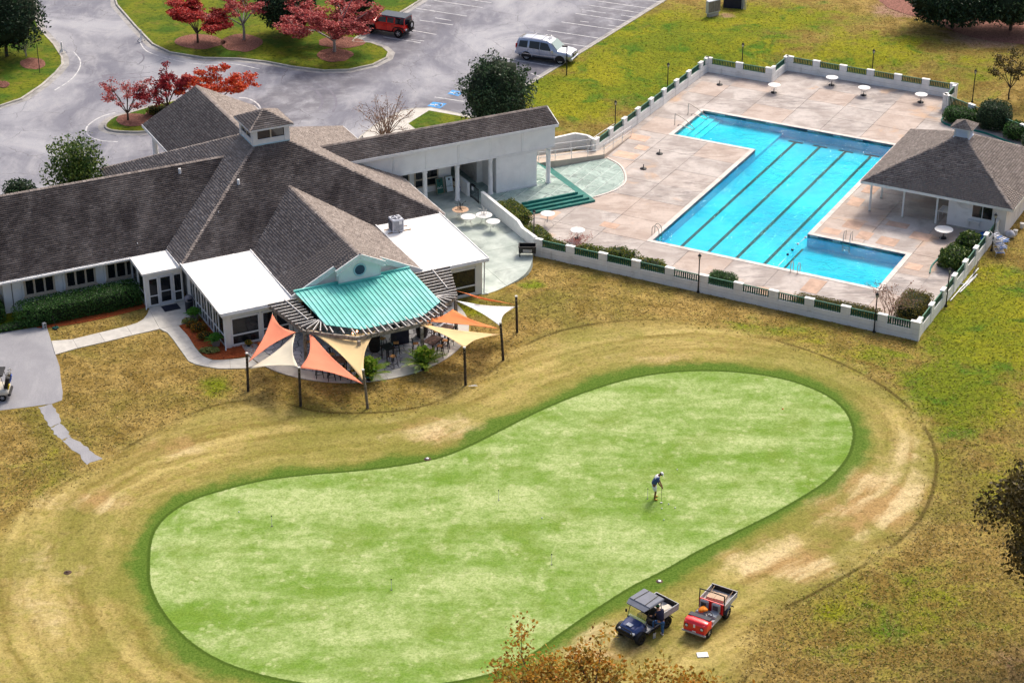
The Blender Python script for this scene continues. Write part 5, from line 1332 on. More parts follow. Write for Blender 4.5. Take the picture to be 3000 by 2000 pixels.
def tiles(poly, parent, z0, z1, size, gap=0.014, mat='patio_tile', ang=PA - BA, off=(0, 0)):
    xs = [p[0] for p in poly]; ys = [p[1] for p in poly]
    cxm, cym = (min(xs) + max(xs)) / 2, (min(ys) + max(ys)) / 2; Rr = max(max(xs) - min(xs), max(ys) - min(ys))
    n = int(Rr / size) + 1
    ca, sa = math.cos(ang), math.sin(ang)
    pp = poly if area(poly) > 0 else list(reversed(poly))
    for i in range(-n, n):
        for j in range(-n, n):
            q = [(off[0] + (i + a) * size, off[1] + (j + b) * size) for a, b in ((0, 0), (1, 0), (1, 1), (0, 1))]
            q = [(cxm + x * ca - y * sa, cym + x * sa + y * ca) for x, y in q]
            c = clip_poly(pp, q)
            c = [p for k, p in enumerate(c) if math.hypot(p[0] - c[k - 1][0], p[1] - c[k - 1][1]) > 0.03]
            if len(c) < 3 or abs(area(c)) < 0.04: continue
            mb = MB(); mb.prism(offset_poly(c, gap), z0, z1 + random.uniform(-.002, .003)); mb.build('tile', mat, parent)
tiles(TER, terr, -0.05, 0.012, 1.02, 0.026)
# steps: three treads wrapping the corner
for k in range(1, 4):
    e = 0.33 * k; z = -0.15 * k
    mb = MB(); poly = [(27.3 + 0.14 * (k - 1), 12.4 - e), (31.85 + e, 12.4 - e), (31.85 + e, 18.7), (31.85 + e - 0.36, 18.7), (31.85 + e - 0.36, 12.4 - e + 0.36), (27.2, 12.4 - e + 0.36)]
    mb.prism(poly, -0.72, z); mb.build('step', 'step_green', terr)
mb = MB(); mb.prism([(27.2, 12.37), (31.88, 12.37), (31.88, 18.8), (31.75, 18.8), (31.75, 12.5), (27.2, 12.5)], -0.2, 0.016); mb.build('nosing', 'step_green', terr)
fan = struct(thing('tiled_apron', '', '', BO, BA)); del fan['label']; del fan['category']
FAN = [(32.9, 12.2)] + [tuple(p) for p in smooth_open([(33.6, 12.3), (35.0, 12.7), (36.4, 13.6), (37.3, 15.0), (37.85, 16.8), (37.7, 18.55)], 4)] + [(32.9, 18.75)]
mb = MB(); mb.prism(FAN, ZD - 0.05, ZD + 0.012); mb.build('apron_base', 'grout_pale', fan)
tiles(FAN, fan, ZD, ZD + 0.022, 0.98, 0.021)
arc = smooth_open([(33.2, 12.2), (35.05, 12.6), (36.5, 13.5), (37.42, 14.95), (37.98, 16.8), (37.82, 18.6)], 5)
mb = MB()
for a, b in zip(arc[:-1], arc[1:]): mb.bar((*a, ZD + .02), (*b, ZD + .02), 0.14, 0.06)
mb.build('apron_edge', 'coping', fan)
ramp_o = thing('access_ramp', 'beige wheelchair ramp with white handrails beside the tiled apron', 'ramp', BO, BA)
near_, far_ = [(31.9, 18.75, 0.0), (37.6, 18.65, -0.28), (41.8, 21.75, -0.57)], [(31.9, 20.2, 0.0), (37.1, 20.1, -0.28), (40.9, 22.95, -0.57)]
mb = MB()
for i in range(2):
    t = [near_[i], near_[i + 1], far_[i + 1], far_[i]]
    mb.add([Vector(p) for p in t] + [Vector((p[0], p[1], -0.75)) for p in t], [(0, 1, 2, 3), (0, 4, 5, 1), (2, 6, 7, 3), (1, 5, 6, 2), (3, 7, 4, 0)])
mb.build('ramp_slab', 'ramp_beige', ramp_o)
def rail_line(pts, hs, parent, mat='trim_white', r=0.025, posts=True):
    for h in hs:
        tube_('handrail', mat, parent)([(p[0], p[1], p[2] + h) for p in pts], r, 6)
    if posts:
        for a, b in zip(pts[:-1], pts[1:]):
            L = (Vector(b) - Vector(a)).length; n = max(1, round(L / 1.6))
            for k in range(n + 1):
                p = Vector(a).lerp(Vector(b), k / n); tube_('rail_post', mat, parent)([p, p + Vector((0, 0, hs[0]))], r, 6)
rail_line([(p[0], p[1] + 0.07, p[2]) for p in near_], (0.85, 0.42), ramp_o)
rail_line([(p[0], p[1] - 0.07, p[2]) for p in far_], (0.85,), ramp_o)
# retaining wall between patio and pool, and the solid wall by the ramp
def wall_run(label, pts, tops, base, w=0.2, name='garden_wall', frame=(BO, BA)):
    t = thing(name, label, 'wall', frame[0], frame[1])
    for i in range(len(pts) - 1):
        a, b = Vector(pts[i]), Vector(pts[i + 1]); d = (b - a).normalized(); n = Vector((-d.y, d.x)) * w / 2; e = d * 0.02
        q = [a - n, b - n, b + n, a + n]
        mb = MB(); mb.add([(p.x, p.y, base) for p in q] + [(q[0].x, q[0].y, tops[i]), (q[1].x, q[1].y, tops[i + 1]), (q[2].x, q[2].y, tops[i + 1]), (q[3].x, q[3].y, tops[i])], [(0, 3, 2, 1), (4, 5, 6, 7), (0, 1, 5, 4), (1, 2, 6, 5), (2, 3, 7, 6), (3, 0, 4, 7)])
        w_ = mb.build('wall_section', 'block_white', t)
        bar_('wall_cap', 'block_white', w_)((*a, tops[i] + .02), (*b, tops[i + 1] + .02), w + .05, 0.04)
    return t
fs = BMI @ pl(-6.3, -6.1)
wall_run('white parapet wall between the patio tables and the clipped hedge', [(24.5, 13.5), (24.5, 7.6), (24.5, 6.9), (24.6, 5.0), (fs.x, fs.y)], [1.0, 1.0, 0.74, 0.74, 0.70], -0.8)
wall_run('low white wall stub beside the black gate', [(24.25, 17.2), (24.25, 15.3)], [1.0, 1.0], 0.0)
j1, j2, j3 = (31.3, 21.2), (33.3, 21.3), (36.9, 21.6)
fj = BMI @ pl(-10.75, 12.7)
wall_run('solid white block wall behind the ramp rails', [(33.4, 21.25), (36.4, 21.3), (37.3, 20.9), (fj.x, fj.y)], [0.66, 0.75, 0.55, 0.62], -0.8)
a_ = PMI @ bw(31.1, 21.2); b_ = PMI @ bw(33.4, 21.25)
fence('short green picket panel on a white wall at the end of the pool wing', (a_.x, a_.y), (b_.x, b_.y), [0.05, 2.25], zb=-0.1, inward=1)
gate = thing('gate', 'black metal gate with upright bars at the patio passage', 'gate', bw(24.3, 15.1), BA - math.pi / 2)
M('black_metal', (0.012, 0.012, 0.014), 0.5, 0.2, 5, spec=0.4)
mb = MB(); mb.box(0, 0.05, -.02, .02, 0, 1.15); mb.box(1.35, 1.4, -.02, .02, 0, 1.15); mb.box(0.05, 1.35, -.02, .02, 0.08, 0.13); mb.box(0.05, 1.35, -.02, .02, 1.08, 1.13); mb.build('gate_frame', 'black_metal', gate)
for k in range(10):
    tube_('bar', 'black_metal', gate)([(0.13 + k * 0.125, 0, 0.13), (0.13 + k * 0.125, 0, 1.08)], 0.012, 5)
box_('notice', 'trim_white', gate)(0.3, 0.6, -.026, -.021, 0.72, 1.02)

# flagstone patio
flag = struct(thing('flagstone_patio', '', '', BO, BA)); del flag['label']; del flag['category']
C0, RI, RO = (8.35, -0.95), 6.35, 7.42
inner = [(C0[0] + RI * math.cos(t), C0[1] + RI * math.sin(t)) for t in [math.pi + k * math.pi / 40 for k in range(41)]]
inner = inner + [(14.7, 0.0), (2.0, 0.0)]
mb = MB(); mb.prism(inner, -0.1, 0.03); mb.build('patio_base', 'flag_grout', flag)
pts = []
sz = 0.56
for i in range(-2, 30):
    for j in range(-2, 20):
        x = 1.6 + (i + (0.5 if j % 2 else 0)) * sz + random.uniform(-.15, .15); y = 0.3 - j * sz * 0.87 + random.uniform(-.14, .14)
        pts.append((x, y))
for (x, y) in pts:
    if not (1.2 < x < 15.5 and -8.2 < y < 0.5): continue
    c = [(x - .6, y - .6), (x + .6, y - .6), (x + .6, y + .6), (x - .6, y + .6)]
    for (a, b) in pts:
        dx, dy = a - x, b - y; d2 = dx * dx + dy * dy
        if d2 < 1e-9 or d2 > 1.6: continue
        mx, my = (a + x) / 2, (b + y) / 2; out = []
        for k in range(len(c)):
            p, q = c[k], c[(k + 1) % len(c)]
            sp, sq = (p[0] - mx) * dx + (p[1] - my) * dy, (q[0] - mx) * dx + (q[1] - my) * dy
            if sp <= 0: out.append(p)
            if (sp <= 0) != (sq <= 0): t = sp / (sp - sq); out.append((p[0] + (q[0] - p[0]) * t, p[1] + (q[1] - p[1]) * t))
        c = out
        if len(c) < 3: break
    if len(c) < 3: continue
    c = clip_poly(c, inner) if False else c
    cc = [p for p in c]
    if poly_sd(np.array([[x, y]]), inner)[0] > 0.1: continue
    cc = clip_poly(cc, inner)
    cc = [p for k, p in enumerate(cc) if math.hypot(p[0] - cc[k - 1][0], p[1] - cc[k - 1][1]) > 0.06]
    if len(cc) < 3 or abs(area(cc)) < 0.03: continue
    if area(cc) < 0: cc.reverse()
    mb = MB(); mb.prism(offset_poly(cc, 0.022), 0.0, 0.05 + random.uniform(-.006, .008)); mb.build('stone', 'flag_stone', flag)
ang = [math.pi - 0.12 + k * (math.pi + 0.28) / 13 for k in range(14)]
for a, b in zip(ang[:-1], ang[1:]):
    q = [(C0[0] + r * math.cos(a + (b - a) * t), C0[1] + r * math.sin(a + (b - a) * t)) for r, ts in ((RI + .01, (0, .25, .5, .75, 1)), (RO, (1, .75, .5, .25, 0))) for t in ts]
    if area(q) < 0: q.reverse()
    mb = MB(); mb.prism(offset_poly(q, 0.008), -0.1, 0.05); mb.build('slab', 'concrete', flag)
# ================================================================ shade sails and their posts
M('sail_coral', (0.84, 0.30, 0.175), 0.8, 0.05, 1.2); M('sail_orange', (0.86, 0.30, 0.10), 0.8, 0.05, 1.2); M('sail_cream', (0.80, 0.74, 0.60), 0.8, 0.04, 1.2); M('sail_tan', (0.84, 0.64, 0.34), 0.8, 0.05, 1.2); M('sail_white', (0.80, 0.80, 0.80), 0.8, 0.03, 1.2)
for n in ('sail_coral', 'sail_orange', 'sail_cream', 'sail_tan', 'sail_white'):
    nt = MATS[n].node_tree; b = [x for x in nt.nodes if x.type == 'BSDF_PRINCIPLED'][0]; out = [x for x in nt.nodes if x.type == 'OUTPUT_MATERIAL'][0]
    tr = nt.nodes.new('ShaderNodeBsdfTranslucent'); nt.links.new(b.inputs['Base Color'].links[0].from_socket, tr.inputs[0])
    mx = nt.nodes.new('ShaderNodeMixShader'); mx.inputs[0].default_value = 0.3; nt.links.new(b.outputs[0], mx.inputs[1]); nt.links.new(tr.outputs[0], mx.inputs[2]); nt.links.new(mx.outputs[0], out.inputs[0])
M('dark_timber', (0.030, 0.022, 0.017), 0.8, 0.35, 5, col2=(0.06, 0.045, 0.035))
M('grey_timber', (0.17, 0.14, 0.11), 0.85, 0.3, 5)
def zpost(base, top, y, h=2.62): return h * (base[1] - y) / (base[1] - top[1])
SP = {'a': ((727, 1146), (723, 1037)), 'b': ((881, 1189), (876, 1077)), 'c': ((1078, 1196), (1062, 1083)), 'd': ((1364, 1128), (1360, 1023)), 'e': ((1475, 1055), (1465, 945)), 'f': ((1515, 974), (1512, 872))}
SPL = {'a': 'dark timber sail post standing beside the curved pavement end', 'b': 'dark timber sail post where the cream and coral sails meet', 'c': 'leaning timber sail post beside the potted palm with turquoise banded pot', 'd': 'short timber sail post under the tip of the yellow sail, white rag at its foot', 'e': 'leaning timber sail post holding orange, white and yellow sail tips', 'f': 'dark timber sail post standing alone on the brown lawn towards the pool'}
SPT = {}
for k, (b_, t_) in SP.items():
    B = gp(*b_); Tt = pw(*t_, 2.62); Tt = Vector((B.x + (Tt.x - B.x) * 0.9, B.y + (Tt.y - B.y) * (0.5 if k in 'ce' else 0.15), 2.62)); SPT[k] = (B, Tt)
    t = thing('sail_post', SPL[k], 'post', B, 0, 'timber posts of the shade sails')
    tube_('pole', 'dark_timber' if k != 'c' else 'grey_timber', t)([(0, 0, -0.2), tuple((Tt - B) * 0.5), tuple(Tt - B)], [0.085, 0.08, 0.075], 8)
    tube_('cap', 'rafter_white', t)([tuple((Tt - B) * 0.985), tuple((Tt - B) * 1.015)], 0.09, 8)
    tube_('eye_bolt', 'steel', t)([tuple((Tt - B) * 0.9 + Vector((0, -.08, 0))), tuple((Tt - B) * 0.9 + Vector((0, -.14, 0)))], 0.02, 6)
def on_post(k, y):
    B, Tt = SPT[k]; f = zpost(SP[k][0], SP[k][1], y) / 2.62; return B.lerp(Tt, f)
def sail(label, corners, mat, sag=0.12, pull=0.34):
    Cs = [Vector(c) for c in corners]; cen = sum(Cs, Vector()) / 3
    Cs = [c.lerp(cen, 0.03) for c in Cs]; n = 18; V = []; idx = {}; F = []
    for i in range(n + 1):
        for j in range(n + 1 - i):
            a, b, c = i / n, j / n, (n - i - j) / n
            p = Cs[0] * a + Cs[1] * b + Cs[2] * c
            f = 27 * a * b * c; e = 3.0 * (a * b + b * c + c * a)
            p = p + (cen - p) * (pull * min(1, e) * (1 - f))
            p.z -= sag * f - 0.02 * math.sin(9 * a) * math.sin(7 * b) * f
            idx[i, j] = len(V); V.append(p - Vector(corners[0]))
    for i in range(n):
        for j in range(n - i):
            F.append((idx[i, j], idx[i + 1, j], idx[i, j + 1]))
            if j < n - i - 1: F.append((idx[i + 1, j], idx[i + 1, j + 1], idx[i, j + 1]))
    t = thing('shade_sail', label, 'shade sail', corners[0], 0, 'triangular shade sails')
    mb = MB(); mb.add(V, F, 0, None, True); o = mb.build('fabric', mat, t)
    md = o.modifiers.new('thickness', 'SOLIDIFY'); md.thickness = 0.012
    for c, c2 in zip(corners, Cs):
        d = (Vector(c) - cen).normalized(); tube_('corner_strap', 'steel', t)([c2 - Vector(corners[0]), Vector(c) + d * 0.12 - Vector(corners[0])], 0.018, 5)
Zp = 2.38
sail('coral shade sail hooked to the pergola beside the glazed porch wall', [pw(798, 918, Zp), pw(869, 973, Zp), on_post('a', 1066)], 'sail_coral')
sail('cream shade sail tied low to the outermost left timber posts', [pw(866, 975, 2.2), on_post('a', 1083), on_post('b', 1077)], 'sail_cream')
sail('coral shade sail hanging steeply beside the yellow sail', [pw(904, 967, Zp), on_post('b', 1079), on_post('c', 1127)], 'sail_coral')
sail('yellow shade sail hanging from the rafters towards the potted palm', [pw(902, 965, 2.45), pw(1102, 968, Zp), on_post('c', 1121)], 'sail_tan')
sail('yellow shade sail over the long slatted bar table', [pw(1212, 945, Zp), on_post('e', 979), on_post('d', 1025)], 'sail_tan')
sail('orange shade sail stretched between pergola post and leaning lawn post', [pw(1219, 941, 2.42), pw(1326, 905, 2.3), on_post('e', 964)], 'sail_orange')
sail('plain white shade sail above the open lawn', [pw(1330, 879, 2.35), on_post('f', 901), on_post('e', 957)], 'sail_white')
sail('narrow orange shade sail seen nearly edge on beside the white one', [pw(1333, 851, 2.4), on_post('f', 897), pw(1400, 872, 2.6)], 'sail_orange')
rag = MB()
for k in range(5): rag.add([(random.uniform(-.35, .0), random.uniform(-.15, .1), .02 + .03 * k), (random.uniform(0, .35), random.uniform(-.1, .15), .03 + .03 * k), (random.uniform(-.1, .35), random.uniform(.0, .25), .06 + .03 * k)], [(0, 1, 2)])
o = rag.build('fallen_banner', 'sail_white', None, Matrix.Translation(gp(1385, 1135) + Vector((0, 0, .02)))); tag(o, 'crumpled white cloth lying at the foot of a timber post', 'cloth')

# ================================================================ lamps
M('lamp_glass', (0.6, 0.58, 0.5), 0.2, 0.05, 3)
def lantern(loc, label, h=2.8):
    t = thing('lamp_post', label, 'lamp post', loc, random.uniform(0, 1), 'black lantern posts around the pool')
    lathe_('pole', 'black_metal', t)([(0.11, -0.1), (0.11, 0.06), (0.06, 0.16), (0.045, 0.4), (0.038, h - 0.35), (0.05, h - 0.33), (0.03, h - 0.28)], 10)
    lathe_('lantern_glass', 'lamp_glass', t)([(0.05, h - 0.28), (0.10, h - 0.06), (0.001, h - 0.05)], 6, smooth=False)
    lathe_('lantern_cap', 'black_metal', t)([(0.14, h - 0.06), (0.13, h - 0.03), (0.05, h + 0.06), (0.02, h + 0.08), (0.025, h + 0.12), (0.001, h + 0.15)], 6, smooth=False)
    for k in range(4):
        a = k * math.pi / 2 + .4; tube_('lantern_bar', 'black_metal', t)([(0.055 * math.cos(a), 0.055 * math.sin(a), h - .28), (0.12 * math.cos(a), 0.12 * math.sin(a), h - .05)], 0.01, 4)
def onlawn(v): return Vector((v.x, v.y, hg(v.x, v.y)))
for v, l in [(gp(1564, 724), 'black lantern post at the end of the white patio wall'), (gp(2045, 857), 'black lantern post outside the picket fence near the rounded shrub'), (gp(2560, 974), 'black lantern post outside the picket fence before the long low hedge'), (gp(2771, 898), 'black lantern post outside the fence next to white pipes on the grass'), (gp(2905, 735), 'black lantern post beside the heap of stacked lounge chairs'),
             (onlawn(pl(-11.25, 17.4)), 'black lantern post on the grass slope nearest the pool wing'), (onlawn(pl(-11.2, 27.6)), 'black lantern post on the grass slope halfway up the long picket wall'), (onlawn(pl(-7.6, 35.3)), 'black lantern post behind the setback of the picket wall'), (onlawn(pl(2.9, 39.0)), 'black lantern post behind the picket wall and round tables'), (onlawn(pl(12.1, 37.9)), 'grey lantern post behind the tall clipped round shrub')]:
    lantern(v, l)
t = thing('car_park_light', 'black pole with flat square lamp head at the car park edge', 'lamp post', gp(1660, 221), 0)
tube_('pole', 'black_metal', t)([(0, 0, -.1), (0, 0, 2.62)], 0.05, 8)
bbox_('lamp_head', 'black_metal', t)(-0.42, 0.06, -0.13, 0.13, 2.56, 2.66, 0.03)

# ================================================================ tables and umbrella bases
M('table_white', (0.78, 0.77, 0.75), 0.45, 0.03, 2); M('table_peach', (0.62, 0.40, 0.26), 0.55, 0.08, 2); M('wire_white', (0.62, 0.60, 0.57), 0.5, 0.06, 3)
def round_table(loc, label, top='table_white', r=0.53, h=0.72, wire='wire_white', tall=False, rz=0.0):
    t = thing('round_table', label, 'table', loc, rz, 'round patio tables')
    tp = lathe_('table_top', top, t)([(r - .02, h - .03), (r, h - .025), (r, h - .005), (r - .015, h)], 28)
    if tall:
        tube_('pedestal', wire, t)([(0, 0, 0.25), (0, 0, h - .03)], 0.03, 8)
        for k in range(3):
            a = k * 2.094; tube_('leg', wire, t)(smooth_open([(0.02 * math.cos(a), 0.02 * math.sin(a), 0.35), (0.2 * math.cos(a), 0.2 * math.sin(a), 0.3), (0.38 * math.cos(a), 0.38 * math.sin(a), 0.18), (0.42 * math.cos(a), 0.42 * math.sin(a), 0.0)], 3), 0.014, 5)
    else:
        for k in range(4):
            a = k * math.pi / 2 + .3; c, s_ = math.cos(a), math.sin(a)
            tube_('leg', wire, t)(smooth_open([(0.42 * c, 0.42 * s_, h - .03), (0.30 * c, 0.30 * s_, h * .72), (0.20 * c, 0.20 * s_, h * .5), (0.27 * c, 0.27 * s_, h * .28), (0.40 * c, 0.40 * s_, 0.0)], 3), 0.013, 5)
        tube_('leg_ring', wire, t)([(0.21 * math.cos(a), 0.21 * math.sin(a), h * .5) for a in [k * math.pi / 6 for k in range(13)]], 0.010, 5)
    return t
def umb_base(loc, label):
    t = thing('umbrella_base', label, 'umbrella base', loc, 0, 'black round umbrella bases')
    lathe_('base_disc', 'black_metal', t)([(0.26, 0), (0.27, 0.03), (0.24, 0.07), (0.06, 0.10), (0.04, 0.12)], 18)
    lathe_('tube', 'black_metal', t)([(0.03, 0.1), (0.03, 0.38)], 8)
    tube_('clamp_knob', 'black_metal', t)([(0, 0, .3), (0.07, 0, .3)], 0.012, 5)
DT = [((-7.83, -1.18), 'round white pedestal table next to the turquoise steps', False), ((-4.84, -2.31), 'round white table on black base beside the bare reddish shrub', True), ((18.22, 10.09), 'large round white table by the pavilion serving window', True),
      ((-3.45, 32.37), 'round white table closest to the setback corner of the picket wall', True), ((0.23, 36.41), 'round white table set right against the far picket wall', True), ((3.49, 35.31), 'round white table between two others along the far picket wall', True), ((8.25, 35.99), 'round white table nearest the clipped shrubs on the far deck', True)]
for i, ((x, y), l, ub) in enumerate(DT):
    if i == 0: round_table(pl(x, y, 0.0), l, tall=True, h=0.95)
    else: round_table(pl(x, y, 0.0), l, r=0.66 if i == 2 else 0.52, rz=i)
    if ub: umb_base(pl(x, y, 0.0), ['', 'black umbrella base under the table beside the bare reddish shrub', 'black umbrella base under the large table by the serving window', 'black umbrella base under the table nearest the setback corner', 'black umbrella base under the table against the far picket wall', 'black umbrella base under the middle table of the far deck', 'black umbrella base under the table nearest the clipped shrubs'][i])
umb_base(pl(-8.26, 31.99), 'black umbrella base alone in the far deck corner'); umb_base(pl(-6.33, 15.23), 'bare black umbrella base on the deck nearer the pool steps'); umb_base(pl(-6.16, 11.82), 'bare black umbrella base on the deck nearer the tiled apron')
round_table(pw(1349, 640, .02), 'round peach topped table carrying an upturned black table frame', 'table_peach', 0.60)
round_table(pw(1372, 661, .02), 'round bright white table in front of the stacked patio tables', r=0.55, rz=.5)
round_table(pw(1418, 656, .02), 'round white table carrying an upturned white table frame', r=0.60, rz=.2)
round_table(pw(1445, 676, .02), 'round white three legged table beside the parapet wall', tall=True, h=0.75, r=0.50)
def upturned(loc, label, mat):
    t = thing('upturned_table_frame', label, 'table frame', loc, .4)
    tube_('stem', mat, t)([(0, 0, 0.0), (0, 0, 0.5)], 0.035, 8)
    for k in range(4):
        a = k * math.pi / 2; c, s_ = math.cos(a), math.sin(a)
        tube_('foot', mat, t)(smooth_open([(0.42 * c, 0.42 * s_, 0.02), (0.1 * c, 0.1 * s_, 0.06), (0.02 * c, 0.02 * s_, 0.12)], 3), 0.016, 5)
        tube_('arm', mat, t)(smooth_open([(0.2 * c, 0.2 * s_, 0.05), (0.2 * c, 0.2 * s_, 0.4), (0.26 * c, 0.26 * s_, 0.5), (0.4 * c, 0.4 * s_, 0.52), (0.43 * c, 0.43 * s_, 0.62)], 3), 0.015, 5)
upturned(pw(1349, 640, .02) + Vector((0, 0, .72)), 'upturned black wire frame standing on the peach table', 'black_metal')
upturned(pw(1418, 656, .02) + Vector((0, 0, .72)), 'upturned white wire frame standing on a white table', 'wire_white')

# ================================================================ bar tables and stools on the flagstones
M('stool_wood', (0.40, 0.17, 0.05), 0.55, 0.3, 8, col2=(0.52, 0.26, 0.09)); M('slat_wood', (0.085, 0.045, 0.032), 0.5, 0.35, 5, col2=(0.15, 0.09, 0.075), obj_var=0.3)
def bl_(p): q = BMI @ p; return q.x, q.y
def slat_table(quad, label, h=1.02, mat='slat_wood'):
    Q = [pw(x, y, h) for x, y in quad]; c = sum(Q, Vector()) / 4; ex = ((Q[1] - Q[0]) + (Q[2] - Q[3])) / 2; ey = ((Q[3] - Q[0]) + (Q[2] - Q[1])) / 2
    L, W = ex.length / 2, ey.length / 2; t = thing('bar_table', label, 'bar table', (c.x, c.y, 0.05), math.atan2(ex.y, ex.x), 'high bar tables on the patio')
    n = max(4, int(2 * L / 0.155))
    for k in range(n):
        x0 = -L + 2 * L * k / n; box_('slat', mat, t)(x0 + .006, x0 + 2 * L / n - .006, -W, W, h - .04 - .05, h - .05)
    mb = MB(); mb.box(-L + .05, L - .05, -W + .03, -W + .08, h - .16, h - .092); mb.box(-L + .05, L - .05, W - .08, W - .03, h - .16, h - .092); mb.build('apron', 'black_metal', t)
    for sx in (-1, 1):
        for sy in (-1, 1):
            x, y = sx * (L - .1), sy * (W - .08); box_('leg', 'black_metal', t)(x - .03, x + .03, y - .03, y + .03, 0, h - .1)
slat_table([(1240, 998), (1270, 978), (1297, 990), (1263, 1013)], 'dark slatted bar table under the yellow sail tip, closest to the lawn')
slat_table([(1280, 964), (1306, 946), (1329, 956), (1314, 973)], 'dark slatted bar table half covered by the orange sail')
slat_table([(958, 1058), (968, 1040), (1016, 1044), (1012, 1064)], 'dark slatted bar table between the coral and yellow hanging sails')
slat_table([(1112, 1011), (1139, 1003), (1158, 1017), (1131, 1025)], 'square black bar table beside the potted palm', 1.0, 'black_metal')
slat_table([(1225, 915), (1250, 908), (1262, 918), (1238, 926)], 'dark slatted bar table back under the rafters', 1.0)
def make_stool(loc, rz, label):
    t = thing('bar_stool', label, 'bar stool', loc, rz, 'bar stools on the patio')
    bbox_('seat', 'stool_wood', t)(-.17, .17, -.17, .17, .72, .755, .02)
    for sx in (-1, 1):
        for sy in (-1, 1):
            bar_('leg', 'black_metal', t)((sx * .15, sy * .15, .72), (sx * .23, sy * .23, 0), .035, .035)
    for a, b in (((-1, -1), (1, -1)), ((1, -1), (1, 1)), ((1, 1), (-1, 1)), ((-1, 1), (-1, -1))):
        bar_('foot_rail', 'black_metal', t)((a[0] * .205, a[1] * .205, .25), (b[0] * .205, b[1] * .205, .25), .015, .025)
    bk = tube_('back_frame', 'black_metal', t)(smooth_open([(-.17, .16, .75), (-.19, .22, .98), (-.13, .26, 1.08), (.13, .26, 1.08), (.19, .22, .98), (.17, .16, .75)], 3), .014, 5)
    mb = MB(); mb.add([(-.06, .17, .76), (.06, .17, .76), (.07, .265, 1.07), (-.07, .265, 1.07), (-.06, .18, .76), (.06, .18, .76), (.07, .275, 1.07), (-.07, .275, 1.07)], [(0, 1, 2, 3), (7, 6, 5, 4), (0, 4, 5, 1), (1, 5, 6, 2), (2, 6, 7, 3), (3, 7, 4, 0)]); mb.build('back_splat', 'black_metal', t)
    return t
st0 = None
for px, rz, l in [((1218, 1005), 1.2, 'bar stool with its back to the dark box cabinet'), ((1264, 1025), -2.2, 'bar stool closest to the potted palm at the long slatted table'), ((1289, 1012), -2.2, 'bar stool at the middle of the long slatted table, lawn side'), ((1305, 996), -2.2, 'bar stool at the far end of the long slatted table, lawn side'), ((1328, 974), -1.2, 'bar stool at the end of the orange sail table'), ((1279, 969), .9, 'bar stool tucked behind the slatted table under the orange sail'),
                  ((1160, 1003), -0.4, 'bar stool behind the square black table by the box cabinet'), ((1151, 1042), -2.6, 'bar stool in the open on the flagstones before the square black table'), ((1005, 1076), 2.9, 'bar stool at the slatted table between the hanging sails, lawn side'), ((1036, 1084), 2.9, 'bar stool beside the leaning post at the hanging sails'), ((970, 1080), 2.9, 'bar stool mostly hidden below the coral sail'), ((935, 1072), 2.9, 'bar stool hidden at the low edge of the coral sail'), ((972, 1036), 0.2, 'bar stool with its round back showing above the slatted table'), ((905, 1000), 1.4, 'bar stool with orange seat beside the corner pergola post'), ((1258, 950), .8, 'bar stool behind the wooden topped barrel'), ((1120, 990), .6, 'bar stool beside the dark barrel'), ((1240, 900), .5, 'bar stool back near the dining windows'), ((1285, 905), 2.5, 'bar stool near the rear pergola posts')]:
    loc = pw(*px, 0.80); loc.z = 0.05
    if st0 is None: st0 = make_stool(loc, BA + rz, l)
    else: dup(st0, loc, BA + rz, l)
M('barrel_dark', (0.018, 0.014, 0.013), 0.6, 0.2, 5); M('cabinet_blue', (0.014, 0.017, 0.035), 0.5, 0.2, 3)
def barrel(px, label, top):
    t = thing('barrel', label, 'barrel', pw(*px, .05), 0)
    b_ = lathe_('cask', 'barrel_dark', t)([(0.30, 0), (0.36, 0.3), (0.38, 0.5), (0.36, 0.75), (0.32, 0.95)], 18)
    for z, r in ((.12, .335), (.32, .368), (.68, .372), (.86, .345)):
        lathe_('hoop', 'black_metal', b_)([(r, z - .025), (r + .006, z), (r, z + .025)], 18, cap=False)
    lathe_('barrel_top', top, t)([(0.34, 0.95), (0.36, 0.96), (0.36, 0.985), (0.34, 0.99)], 20)
barrel((1098, 1027), 'dark barrel table standing behind the yellow hanging sail', 'barrel_dark'); barrel((1236, 985), 'dark barrel table with pale wooden top behind a pergola post', 'plain_wood')
t = thing('box_cabinet', 'navy black box cabinet with sloping lid by a pergola post', 'cabinet', pw(1172, 1002, .05), BA)
bbox_('cabinet_body', 'cabinet_blue', t)(-.5, .5, -.35, .35, 0, .95, .02)
mb = MB(); mb.add([(-.55, -.4, .96), (.55, -.4, .96), (.55, .4, 1.1), (-.55, .4, 1.1), (-.55, -.4, 1.0), (.55, -.4, 1.0), (.55, .4, 1.14), (-.55, .4, 1.14)], [(3, 2, 1, 0), (4, 5, 6, 7), (0, 1, 5, 4), (1, 2, 6, 5), (2, 3, 7, 6), (3, 0, 4, 7)]); mb.build('lid', 'cabinet_blue', t)
m, nt, b, out = _new('bulb_glow'); b.inputs['Emission Color'].default_value = (1.0, 0.45, 0.2, 1); b.inputs['Emission Strength'].default_value = 6.0; b.inputs['Base Color'].default_value = (1, .5, .3, 1)
for i, px in enumerate(((1034, 975), (1046, 970))):
    t = thing('hanging_bulb', 'glowing warm bulb hanging under the rafters, ' + ('left one of the pair' if i == 0 else 'right one of the pair'), 'light bulb', pw(*px, 2.2), 0, 'pair of glowing bulbs under the patio roof')
    t['label'] = 'small glowing warm bulb hanging under the patio rafters'
    lathe_('bulb', 'bulb_glow', t)([(.001, -.09), (.05, -.05), (.06, 0), (.03, .06), (.02, .08)], 10)
    lathe_('socket', 'black_metal', t)([(.022, .08), (.022, .14)], 8)
    tube_('cord', 'black_metal', t)([(0, 0, .14), (0, 0, .28)], .006, 4)

